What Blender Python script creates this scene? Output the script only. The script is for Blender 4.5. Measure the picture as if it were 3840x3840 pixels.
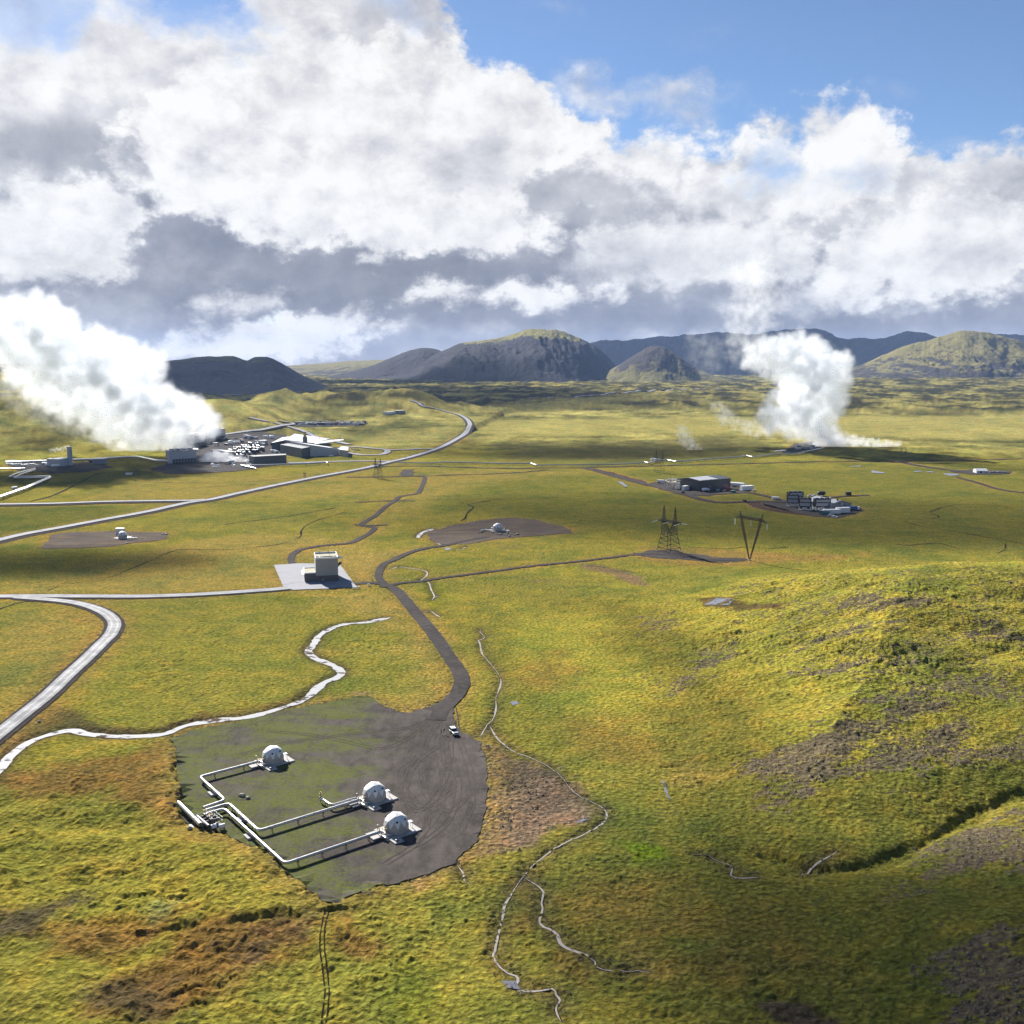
import bpy, bmesh, math, random
import numpy as np
from mathutils import Vector, Matrix, Euler

for o in list(bpy.data.objects):
    bpy.data.objects.remove(o, do_unlink=True)
scene = bpy.context.scene
COL = scene.collection
R = math.radians
random.seed(7)

# ------------------------------------------------------------------ camera
CAM_H = 120.0          # drone height above the plain
FPX = 3840.0           # focal length in photo pixels (53 degree square frame)
CPX = 1920.0
HORIZON = 1360.0
PITCH = math.atan((CPX - HORIZON) / FPX)
cam = bpy.data.cameras.new('camera')
cam.sensor_width = 36.0
cam.lens = 36.0 * FPX / 3840.0
cam.clip_start = 1.0
cam.clip_end = 60000.0
cam_ob = bpy.data.objects.new('camera', cam)
COL.objects.link(cam_ob)
cam_ob.location = (0, 0, CAM_H)
cam_ob.rotation_euler = (math.pi / 2 - PITCH, 0, 0)
scene.camera = cam_ob

# ------------------------------------------------------------------ sun, view, render
SUN_EL, SUN_AZ = R(31.0), R(-30.0)      # azimuth measured from +Y, clockwise
SUN_DIR = Vector((math.sin(SUN_AZ) * math.cos(SUN_EL), math.cos(SUN_AZ) * math.cos(SUN_EL), math.sin(SUN_EL)))
sun = bpy.data.lights.new('sun', 'SUN')
sun.energy = 5.0
sun.angle = R(0.55)
sun.color = (1.0, 0.965, 0.91)
sun_ob = bpy.data.objects.new('sun', sun)
COL.objects.link(sun_ob)
sun_ob.rotation_euler = SUN_DIR.to_track_quat('Z', 'Y').to_euler()
sun_ob.location = (-400, 700, 900)

vs = scene.view_settings
scene.display_settings.display_device = 'sRGB'
vs.view_transform = 'Standard'
vs.look = 'None'
vs.exposure = 1.3
vs.gamma = 1.0
vs.use_curve_mapping = False
scene.render.engine = 'CYCLES'
cy = scene.cycles
cy.max_bounces = 16
cy.diffuse_bounces = 2
cy.glossy_bounces = 2
cy.transmission_bounces = 4
cy.transparent_max_bounces = 8
cy.volume_bounces = 16
cy.volume_step_rate = 1.6
cy.volume_max_steps = 256
cy.use_adaptive_sampling = True
cy.adaptive_threshold = 0.02
cy.sample_clamp_indirect = 6.0
cy.caustics_reflective = False
cy.caustics_refractive = False
try:
    cy.use_denoising = True
    cy.denoiser = 'OPENIMAGEDENOISE'
    cy.denoising_input_passes = 'RGB_ALBEDO_NORMAL'
    cy.denoising_prefilter = 'NONE'
except Exception:
    pass

# ------------------------------------------------------------------ node helper
class NT:
    """Small expression helper over a node tree."""
    def __init__(self, tree):
        self.t = tree
    def new(self, typ, **kw):
        n = self.t.nodes.new(typ)
        for k, v in kw.items():
            setattr(n, k, v)
        return n
    def put(self, sock, v):
        if isinstance(v, bpy.types.NodeSocket):
            self.t.links.new(v, sock)
        elif isinstance(v, (tuple, list)) and len(v) == 3 and len(sock.default_value) == 4:
            sock.default_value = (*v, 1.0)
        else:
            sock.default_value = v
    def m(self, op, a, b=0.0, c=None, clamp=False):
        n = self.new('ShaderNodeMath', operation=op, use_clamp=clamp)
        self.put(n.inputs[0], a)
        self.put(n.inputs[1], b)
        if c is not None:
            self.put(n.inputs[2], c)
        return n.outputs[0]
    def add(self, a, b): return self.m('ADD', a, b)
    def sub(self, a, b): return self.m('SUBTRACT', a, b)
    def mul(self, a, b): return self.m('MULTIPLY', a, b)
    def v(self, op, a, b=(0, 0, 0), scale=None):
        n = self.new('ShaderNodeVectorMath', operation=op)
        self.put(n.inputs[0], a)
        if op == 'SCALE':
            self.put(n.inputs['Scale'], scale)
        else:
            self.put(n.inputs[1], b)
        return n.outputs['Value'] if op in ('LENGTH', 'DOT_PRODUCT', 'DISTANCE') else n.outputs['Vector']
    def xyz(self, x, y, z):
        n = self.new('ShaderNodeCombineXYZ')
        for i, q in enumerate((x, y, z)):
            self.put(n.inputs[i], q)
        return n.outputs[0]
    def sep(self, v):
        n = self.new('ShaderNodeSeparateXYZ')
        self.put(n.inputs[0], v)
        return n.outputs
    def noise(self, vec, scale, detail=4.0, rough=0.5, lac=2.0, dist=0.0, dim='3D', color=False, typ='FBM', norm=True):
        n = self.new('ShaderNodeTexNoise', noise_dimensions=dim)
        n.noise_type = typ
        n.normalize = norm
        self.put(n.inputs['Vector'], vec)
        self.put(n.inputs['Scale'], scale)
        self.put(n.inputs['Detail'], detail)
        self.put(n.inputs['Roughness'], rough)
        self.put(n.inputs['Lacunarity'], lac)
        self.put(n.inputs['Distortion'], dist)
        return n.outputs['Color' if color else 'Fac']
    def voronoi(self, vec, scale, feature='F1', rand=1.0, dim='3D', out='Distance'):
        n = self.new('ShaderNodeTexVoronoi', feature=feature, voronoi_dimensions=dim)
        self.put(n.inputs['Vector'], vec)
        self.put(n.inputs['Scale'], scale)
        self.put(n.inputs['Randomness'], rand)
        return n.outputs[out]
    def rng(self, v, a, b, c=0.0, d=1.0, smooth=True, clamp=True):
        n = self.new('ShaderNodeMapRange', interpolation_type='SMOOTHSTEP' if smooth else 'LINEAR')
        n.clamp = clamp
        for i, q in enumerate((v, a, b, c, d)):
            self.put(n.inputs[i], q)
        return n.outputs[0]
    def mix(self, f, a, b, blend='MIX'):
        n = self.new('ShaderNodeMix', data_type='RGBA', blend_type=blend)
        n.clamp_factor = True
        self.put(n.inputs[0], f)
        self.put(n.inputs[6], a)
        self.put(n.inputs[7], b)
        return n.outputs[2]
    def mixf(self, f, a, b):
        n = self.new('ShaderNodeMix', data_type='FLOAT')
        self.put(n.inputs[0], f)
        self.put(n.inputs[2], a)
        self.put(n.inputs[3], b)
        return n.outputs[0]
    def ramp(self, f, stops, interp='LINEAR'):
        n = self.new('ShaderNodeValToRGB')
        r = n.color_ramp
        r.interpolation = interp
        while len(r.elements) > 1:
            r.elements.remove(r.elements[-1])
        r.elements[0].position = stops[0][0]
        r.elements[0].color = (*stops[0][1], 1)
        for p, c in stops[1:]:
            e = r.elements.new(p)
            e.color = (*c, 1)
        self.put(n.inputs[0], f)
        return n.outputs[0]

def azel(u, v):
    """photo pixel -> world azimuth / elevation in degrees"""
    d = cam_ray(u, v)
    return math.degrees(math.atan2(d[0], d[1])), math.degrees(math.asin(d[2]))

def cam_ray(u, v):
    a, b = (u - CPX) / FPX, (v - CPX) / FPX
    cp, sp = math.cos(PITCH), math.sin(PITCH)
    x, y, z = a, cp - b * sp, -sp - b * cp
    l = math.sqrt(x * x + y * y + z * z)
    return (x / l, y / l, z / l)

# ------------------------------------------------------------------ sky with cloud cover
world = bpy.data.worlds.new('World')
scene.world = world
world.use_nodes = True
wt = world.node_tree
wt.nodes.clear()
W = NT(wt)
tc = W.new('ShaderNodeTexCoord')
dirv = W.v('NORMALIZE', tc.outputs['Generated'])
sky = W.new('ShaderNodeTexSky', sky_type='NISHITA')
sky.sun_disc = False
sky.sun_elevation = SUN_EL
sky.sun_rotation = SUN_AZ
sky.altitude = 200
sky.air_density = 0.72
sky.dust_density = 0.1
sky.ozone_density = 3.5
sx, sy, sz = W.sep(dirv)
az = W.mul(W.m('ARCTAN2', sx, sy), 57.29578)
el = W.mul(W.m('ARCSINE', sz), 57.29578)
# noise lives on the direction sphere, so it goes on seamlessly round the whole sky
d2 = W.xyz(sx, sy, W.mul(sz, 1.35))
w1 = W.v('SUBTRACT', W.noise(d2, 5.0, 3, 0.5, color=True), (0.5, 0.5, 0.5))
w2 = W.v('SUBTRACT', W.noise(d2, 19.0, 7, 0.62, color=True), (0.5, 0.5, 0.5))
w1x, w1y, _ = W.sep(w1)
w2x, w2y, w2z = W.sep(w2)
azw = W.add(az, W.add(W.mul(w1x, 7.0), W.mul(w2x, 5.0)))
elw = W.add(el, W.add(W.mul(w1y, 3.0), W.mul(w2y, 3.4)))
pw = W.xyz(azw, elw, 0.0)
azs = W.add(az, W.add(W.mul(w1x, 8.0), W.mul(w2x, 2.5)))
els = W.add(el, W.add(W.mul(w1y, 4.0), W.mul(w2y, 1.6)))
ps = W.xyz(azs, els, 0.0)
ero = W.noise(d2, 34.0, 8, 0.6)
big = W.noise(d2, 9.0, 5, 0.55)

def billow(dx, dy, scale):
    n = W.new('ShaderNodeTexVoronoi', feature='F1', voronoi_dimensions='2D')
    n.normalize = True
    W.put(n.inputs['Vector'], W.xyz(W.add(W.add(az, W.mul(w2x, 2.0)), dx), W.mul(W.add(W.add(el, W.mul(w2y, 1.6)), dy), 1.25), 0.0))
    n.inputs['Scale'].default_value = scale
    n.inputs['Detail'].default_value = 4.0
    n.inputs['Roughness'].default_value = 0.58
    n.inputs['Lacunarity'].default_value = 2.1
    return W.sub(1.0, W.mul(n.outputs['Distance'], 1.6))
bil = billow(0.0, 0.0, 0.30)
bil2 = billow(-0.55, 0.75, 0.30)
puff = W.sub(bil, bil2)
hA = W.noise(d2, 15.0, 6, 0.56)
hB = W.noise(W.v('ADD', d2, (-0.016, 0.0, 0.024)), 15.0, 6, 0.56)
emb = W.sub(hA, hB)
# upper edge of the cloud cover along the azimuth (degrees of elevation)
edge_px = [(-2600, -300), (-900, -300), (0, -170), (330, -60), (520, -40), (620, 60), (780, 70), (900, -120), (1200, -260), (1560, -120), (1700, 60),
           (1800, 220), (2020, 300), (2120, 400), (2200, 540), (2420, 500), (2700, 500), (2900, 470),
           (3060, 380), (3250, 410), (3420, 530), (3560, 620), (3750, 560), (4300, 640), (5200, 660)]
stops = []
for (u, v) in edge_px:
    a_, e_ = azel(u, v)
    stops.append((min(max((a_ + 60) / 120.0, 0), 1), e_ / 40.0))
stops.sort()
edge = W.mul(W.ramp(W.rng(azw, -60, 60, 0, 1, smooth=False), [(p, (e, e, e)) for p, e in stops]), 40.0)
cover = W.rng(W.add(W.sub(edge, elw), W.add(W.mul(W.sub(ero, 0.5), 4.2), W.mul(W.sub(bil, 0.45), 1.8))), -0.5, 1.0)

def blob(val, cu, cv, ru, rv, target, op=1.0, soft=0.5, rot=0.0, sharp=True):
    a_, e_ = azel(cu, cv)
    ra, re = ru / 70.0, rv / 70.0
    q = W.v('SUBTRACT', pw if sharp else ps, (a_, e_, 0))
    if rot:
        n = W.new('ShaderNodeVectorRotate', rotation_type='Z_AXIS')
        W.put(n.inputs['Vector'], q)
        n.inputs['Angle'].default_value = R(rot)
        q = n.outputs[0]
    q = W.v('MULTIPLY', q, (1 / ra, 1 / re, 0))
    f = W.sub(1.0, W.v('LENGTH', q))
    if sharp:      # edge width in degrees, whatever the size of the heap
        f = W.add(W.mul(f, min(ra, re)), W.add(W.mul(W.sub(ero, 0.5), 1.8), W.mul(W.sub(bil, 0.45), min(1.6, re * .8))))
        k = W.rng(f, -0.15, soft * 1.7, 0.0, op)
    else:
        k = W.rng(f, 0.0, soft, 0.0, op)
    return W.mixf(k, val, target)

# small separate clouds against the blue
for (cu, cv, ru, rv, op) in [(2200, 370, 170, 110, .62), (2460, 380, 330, 90, .5), (2580, 320, 110, 70, .6), (2560, 450, 210, 50, .35),
                             (3350, 350, 90, 45, .3), (2150, 40, 140, 40, .25), (2700, 130, 140, 45, .2), (3270, 120, 110, 35, .13), (3560, 530, 120, 45, .25)]:
    cover = blob(cover, cu, cv, ru, rv, 1.0, op, 0.9)
# gaps of blue in the cover
for (cu, cv, ru, rv, op) in [(860, 225, 110, 50, .75), (2880, 600, 120, 90, .75), (680, 70, 280, 100, .85), (100, 60, 260, 120, .6), (230, 95, 130, 60, .6), (1500, 40, 150, 80, .45), (960, 1190, 90, 35, .4), (3180, 650, 180, 60, .55)]:
    cover = blob(cover, cu, cv, ru, rv, 0.0, op, 0.8)

# brightness of the cover: 0 slate underside .. 1 sunlit
br = W.add(W.rng(el, 3.0, 12.0, 0.36, 0.70), W.mul(W.sub(big, 0.5), 0.6))
B = [  # cu, cv, ru, rv, target, opacity, softness, rot, sharp
    (500, 330, 800, 520, .90, .95, .7, 0, True),
    (250, 560, 520, 230, .30, .95, .9, 0, False),
    (620, 330, 420, 130, .62, .7, .9, 10, False),
    (1900, 700, 460, 330, .55, .9, .8, 0, False),
    (2500, 800, 1150, 330, .50, .95, .7, 0, False),
    (3500, 740, 650, 240, .70, .9, .8, 0, False),
    (1500, 1060, 1500, 210, .14, 1., .6, 0, False),
    (700, 820, 420, 180, .14, .9, .7, 20, False),
    (2900, 1190, 1600, 150, .17, 1., .6, 0, False),
    (3100, 1000, 300, 200, .24, .9, .7, 0, False),
    (2200, 900, 250, 180, .22, .9, .7, 0, False),
    (1350, 520, 860, 330, .93, 1., .45, -6, True),
    (1500, 820, 700, 130, .95, 1., .35, 0, True),
    (900, 620, 420, 180, .98, 1., .4, 20, True),
    (1900, 420, 330, 260, .93, .9, .5, 0, True),
    (1750, 640, 300, 160, .60, .75, .9, 0, False),
    (1450, 580, 260, 110, .70, .6, .9, 0, False),
    (230, 830, 330, 190, .92, 1., .5, 0, True),
    (90, 950, 260, 130, .90, .9, .5, 0, True),
    (2450, 560, 420, 110, .95, .95, .5, 0, True),
    (3100, 560, 300, 190, .97, .95, .5, 0, True),
    (2850, 700, 420, 110, .90, .85, .6, 0, True),
    (2650, 920, 420, 150, .86, .9, .5, 0, True),
    (2950, 960, 170, 110, .90, .9, .5, 0, True),
    (2350, 980, 260, 130, .66, .8, .7, 0, True),
    (3550, 930, 470, 200, .93, 1., .5, 0, True),
    (3500, 1060, 330, 110, .97, .9, .5, 0, True),
    (3700, 1010, 230, 100, .68, .6, .9, 0, False),
    (3100, 1070, 170, 60, .84, .8, .5, 0, True),
    (1690, 1105, 190, 62, .95, 1., .4, 0, True),
    (2060, 1085, 260, 62, .95, 1., .4, 0, True),
    (2300, 1100, 110, 42, .92, .95, .45, 0, True),
    (1360, 1000, 70, 55, .95, .9, .4, 0, True),
    (880, 1110, 130, 55, .92, .8, .5, 0, True),
    (980, 1265, 500, 95, 1.02, 1., .35, 0, True),
    (1180, 1225, 260, 70, 1.0, .95, .35, 0, True),
    (2480, 1290, 260, 45, .80, .6, .6, 0, True),
    (2880, 1130, 260, 70, .66, .7, .6, 0, True),
    (1650, 1250, 420, 40, .62, .7, .8, 0, True),
    (2150, 1235, 330, 36, .55, .7, .8, 0, True),
    (400, 1130, 300, 70, .50, .7, .8, 0, True),
    (620, 980, 260, 60, .40, .6, .9, 0, True),
    (3300, 1170, 300, 36, .45, .6, .8, 0, True),
]
for (cu, cv, ru, rv, t_, op, so, ro, sh) in B:
    br = blob(br, cu, cv, ru, rv, t_, op, so, ro, sh)
br = W.add(br, W.mul(W.sub(ero, 0.5), W.mixf(br, 0.18, 0.45)))
br = W.add(br, W.add(W.mul(emb, W.mixf(br, 0.3, 0.9)), W.mul(puff, W.mixf(br, 0.10, 0.42))))
br = W.add(br, W.mul(W.sub(big, 0.5), 0.20))
br = W.sub(br, 0.07)
cloud_col = W.ramp(br, [(0.0, (0.098, 0.104, 0.128)), (0.16, (0.138, 0.143, 0.166)), (0.4, (0.205, 0.209, 0.226)), (0.62, (0.285, 0.287, 0.298)), (0.85, (0.368, 0.367, 0.366)), (1.0, (0.410, 0.407, 0.403))])
SKY_STRENGTH = 0.05
final = W.mix(W.mul(cover, 0.97), sky.outputs[0], W.v('SCALE', cloud_col, scale=1.0 / SKY_STRENGTH))
bg = W.new('ShaderNodeBackground')
W.put(bg.inputs['Color'], final)
bg.inputs['Strength'].default_value = SKY_STRENGTH
wo = W.new('ShaderNodeOutputWorld')
wt.links.new(bg.outputs[0], wo.inputs['Surface'])
try:
    world.cycles.sampling_method = 'MANUAL'
    world.cycles.sample_map_resolution = 512
except Exception:
    pass

# ------------------------------------------------------------------ numpy noise
_rs = np.random.RandomState(11)
_PERM = _rs.permutation(2048)
_ANG = _rs.rand(2048) * 2 * np.pi
_GX, _GY = np.cos(_ANG).astype(np.float32), np.sin(_ANG).astype(np.float32)

def pn(x, y, seed=0):
    xi = np.floor(x).astype(np.int64)
    yi = np.floor(y).astype(np.int64)
    fx = (x - xi).astype(np.float32)
    fy = (y - yi).astype(np.float32)
    u = fx * fx * fx * (fx * (fx * 6 - 15) + 10)
    w = fy * fy * fy * (fy * (fy * 6 - 15) + 10)
    def g(ix, iy, dx, dy):
        h = _PERM[(_PERM[(ix + seed * 57) & 2047] + iy) & 2047]
        return _GX[h] * dx + _GY[h] * dy
    a = g(xi, yi, fx, fy)
    b = g(xi + 1, yi, fx - 1, fy)
    c = g(xi, yi + 1, fx, fy - 1)
    d = g(xi + 1, yi + 1, fx - 1, fy - 1)
    return (a + u * (b - a)) * (1 - w) + (c + u * (d - c)) * w

def fbm(x, y, scale, octv=4, gain=0.5, seed=0, ridged=False):
    x = np.asarray(x, dtype=np.float64) / scale
    y = np.asarray(y, dtype=np.float64) / scale
    s = 0.0
    a = 1.0
    t = 0.0
    for i in range(octv):
        n = pn(x, y, seed + i)
        s = s + a * ((1 - 2.6 * np.abs(n)) if ridged else n * 1.6)
        t += a
        a *= gain
        x = x * 2.03 + 3.7
        y = y * 2.03 - 1.3
    return s / t

def sst(a, b, x):
    t = np.clip((np.asarray(x, dtype=np.float64) - a) / (b - a), 0, 1)
    return t * t * (3 - 2 * t)

# ------------------------------------------------------------------ large relief of the ground
def seg_dist(px, py, pts):
    """distance to a polyline, with signed side (positive on the right of its direction)"""
    best = np.full(np.shape(px), 1e9)
    side = np.zeros(np.shape(px))
    for (x0, y0), (x1, y1) in zip(pts[:-1], pts[1:]):
        dx, dy = x1 - x0, y1 - y0
        t = np.clip(((px - x0) * dx + (py - y0) * dy) / (dx * dx + dy * dy), 0, 1)
        ex, ey = px - (x0 + t * dx), py - (y0 + t * dy)
        d = np.hypot(ex, ey)
        s = np.sign(dx * ey - dy * ex)
        m = d < best
        best = np.where(m, d, best)
        side = np.where(m, -s, side)
    return best, side

# foot of the moss hill on the right; the gully that parts it from the near flank
FOOT = [(-10, 690), (8, 610), (18, 560), (30, 470), (40, 400), (52, 345), (50, 300), (60, 268), (80, 248)]
GULLY = [(62, 240), (74, 232), (92, 236), (112, 252), (138, 272), (190, 300), (300, 340)]
def H0(x, y):
    x = np.asarray(x, dtype=np.float64)
    y = np.asarray(y, dtype=np.float64)
    h = np.zeros(np.broadcast(x, y).shape)
    near = (y < 1000) & (y > -400) & (x > -80) & (x < 900)
    if np.any(near):
        d, s = seg_dist(x, y, FOOT + [(112, 252), (138, 272), (190, 300), (300, 340), (600, 420)])
        d = -d * s
        a = sst(0, 150, d) * 9 + sst(0, 290, d) * 24 + sst(0, 20, d) * 2.0 + sst(150, 600, d) * 10
        a = a * (1 - sst(420, 590, y - 0.10 * x))
        d2, s2 = seg_dist(x, y, [(10, 60), (40, 150), (62, 205)] + GULLY[1:] + [(600, 430)])
        d2 = d2 * s2
        b = sst(0, 170, d2) * 24 + sst(0, 60, d2) * 3 + sst(100, 500, d2) * 40
        h = h + np.where(near, np.maximum(a, b), 0)
    far = (y > 850)
    if np.any(far):
        r = np.hypot(x, y)
        a = np.degrees(np.arctan2(x, y))
        # moss hills on the far left, behind the pipelines and the steam
        lh = sst(-14.5, -25, a + 2.0 * fbm(r, a * 40, 500, 2, seed=5)) * sst(1330, 2100, r)
        h = h + np.where(far, lh * (60 + 40 * fbm(x, y, 420, 4, seed=21) + 22 * fbm(x, y, 150, 4, .55, seed=22, ridged=True)), 0)
        lm = np.exp(-((a + 15.2) / 2.6) ** 2 - ((r - 1950) / 240) ** 2) * 40 + np.exp(-((a + 13.2) / 1.6) ** 2 - ((r - 2300) / 200) ** 2) * 34
        # long moss mound behind the plant
        md = np.exp(-np.abs((a + 8.6) / 4.3) ** 3 - ((r - 2480) / 300) ** 2) * 40 + np.exp(-((a + 5.3) / 1.7) ** 2 - ((r - 2420) / 170) ** 2) * 17
        h = h + np.where(far, (lm + md) * (1 + 0.30 * fbm(x, y, 260, 4, seed=31)), 0)
        # rough raised lava field before the mountains
        lava = sst(2630, 2720, r + 160 * fbm(x, y, 600, 3, seed=41) + 900 * sst(1, -3, a) - 0 * a)
        h = h + np.where(far, lava * (7 + 9 * sst(2700, 5200, r) + sst(10, 25, a) * 22 * sst(3800, 5600, r)), 0)
    return h

def G(u, v, off=0.0):
    """photo pixel -> point on the large relief"""
    d = cam_ray(u, v)
    tp = CAM_H / max(-d[2], 0.004)
    x, y = d[0] * tp, d[1] * tp
    if not ((y < 900 and x < -12) or (840 < y < 1240) or (640 < y < 900 and x < 300) or (y < 640 and x < 0)):
        lo, hi = tp * 0.35, tp * 1.001
        for _ in range(3):
            t = np.linspace(lo, hi, 90)
            below = CAM_H + d[2] * t <= H0(d[0] * t, d[1] * t) + off
            k = int(np.argmax(below)) if below.any() else len(t) - 1
            lo, hi = t[max(k - 1, 0)], t[k]
        tp = hi
        x, y = d[0] * tp, d[1] * tp
        return Vector((x, y, float(H0(np.array([x]), np.array([y]))[0])))
    return Vector((x, y, 0.0))

def GP(pts):
    return [G(u, v) for u, v in pts]

def spline(pts, step):
    """Catmull-Rom through 2D points, resampled about every step metres"""
    P = [Vector((p[0], p[1])) for p in pts]
    P = [P[0] * 2 - P[1]] + P + [P[-1] * 2 - P[-2]]
    out = []
    for i in range(1, len(P) - 2):
        a, b, c, d = P[i - 1:i + 3]
        n = max(2, int((c - b).length / step))
        for k in range(n):
            t = k / n
            q = 0.5 * ((2 * b) + (c - a) * t + (2 * a - 5 * b + 4 * c - d) * t * t + (3 * b - a - 3 * c + d) * t ** 3)
            out.append((q.x, q.y))
    out.append((P[-2].x, P[-2].y))
    return out

# ------------------------------------------------------------------ rasters that the ground is painted and levelled from
RX0, RX1, RY0, RY1, RC = -1000, 1100, 120, 2320, 1.0
RNX, RNY = int((RX1 - RX0) / RC), int((RY1 - RY0) / RC)
flat_r = np.zeros((RNY, RNX), dtype=np.float32)      # where sheets lie: the ground is levelled
verge_r = np.zeros((RNY, RNX), dtype=np.float32)     # disturbed verge beside roads

def raster_line(pts, half, arr, val=1.0):
    for (x0, y0), (x1, y1) in zip(pts[:-1], pts[1:]):
        L = math.hypot(x1 - x0, y1 - y0)
        n = max(1, int(L / 0.7))
        m = max(1, int(half / 0.7))
        t = np.linspace(0, 1, n + 1)[:, None]
        s = np.linspace(-half, half, 2 * m + 1)[None, :]
        nx, ny = -(y1 - y0) / max(L, 1e-6), (x1 - x0) / max(L, 1e-6)
        X = x0 + t * (x1 - x0) + s * nx
        Y = y0 + t * (y1 - y0) + s * ny
        i = ((Y - RY0) / RC).astype(int)
        j = ((X - RX0) / RC).astype(int)
        ok = (i >= 0) & (i < RNY) & (j >= 0) & (j < RNX)
        arr[i[ok], j[ok]] = val

def in_poly(px, py, poly):
    c = np.zeros(px.shape, dtype=bool)
    n = len(poly)
    for k in range(n):
        x0, y0 = poly[k][0], poly[k][1]
        x1, y1 = poly[(k + 1) % n][0], poly[(k + 1) % n][1]
        if y0 == y1:
            continue
        cond = ((y0 > py) != (y1 > py)) & (px < (x1 - x0) * (py - y0) / (y1 - y0) + x0)
        c ^= cond
    return c

def raster_poly(poly, arr, val=1.0):
    xs = [p[0] for p in poly]
    ys = [p[1] for p in poly]
    j0, j1 = max(0, int((min(xs) - RX0) / RC)), min(RNX, int((max(xs) - RX0) / RC) + 2)
    i0, i1 = max(0, int((min(ys) - RY0) / RC)), min(RNY, int((max(ys) - RY0) / RC) + 2)
    if j1 <= j0 or i1 <= i0:
        return
    X, Y = np.meshgrid(RX0 + (np.arange(j0, j1) + .5) * RC, RY0 + (np.arange(i0, i1) + .5) * RC)
    m = in_poly(X, Y, poly)
    arr[i0:i1, j0:j1][m] = val

def boxblur(a, r, n=2):
    for _ in range(n):
        for ax in (0, 1):
            c = np.cumsum(np.pad(a, [(r + 1, r) if k == ax else (0, 0) for k in (0, 1)], mode='edge'), axis=ax, dtype=np.float64)
            if ax == 0:
                a = ((c[2 * r + 1:] - c[:-2 * r - 1]) / (2 * r + 1)).astype(np.float32)
            else:
                a = ((c[:, 2 * r + 1:] - c[:, :-2 * r - 1]) / (2 * r + 1)).astype(np.float32)
    return a

def rsample(arr, x, y):
    fx = np.clip((x - RX0) / RC - .5, 0, RNX - 1.001)
    fy = np.clip((y - RY0) / RC - .5, 0, RNY - 1.001)
    j, i = fx.astype(int), fy.astype(int)
    a, b = fx - j, fy - i
    v = (arr[i, j] * (1 - a) + arr[i, j + 1] * a) * (1 - b) + (arr[i + 1, j] * (1 - a) + arr[i + 1, j + 1] * a) * b
    inside = (x > RX0) & (x < RX1) & (y > RY0) & (y < RY1)
    return np.where(inside, v, 0)

# ------------------------------------------------------------------ layout of roads, tracks, pads and water (photo pixels -> ground)
def world_line(px, step=4.0):
    return spline([(p.x, p.y) for p in GP(px)], step)

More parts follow.
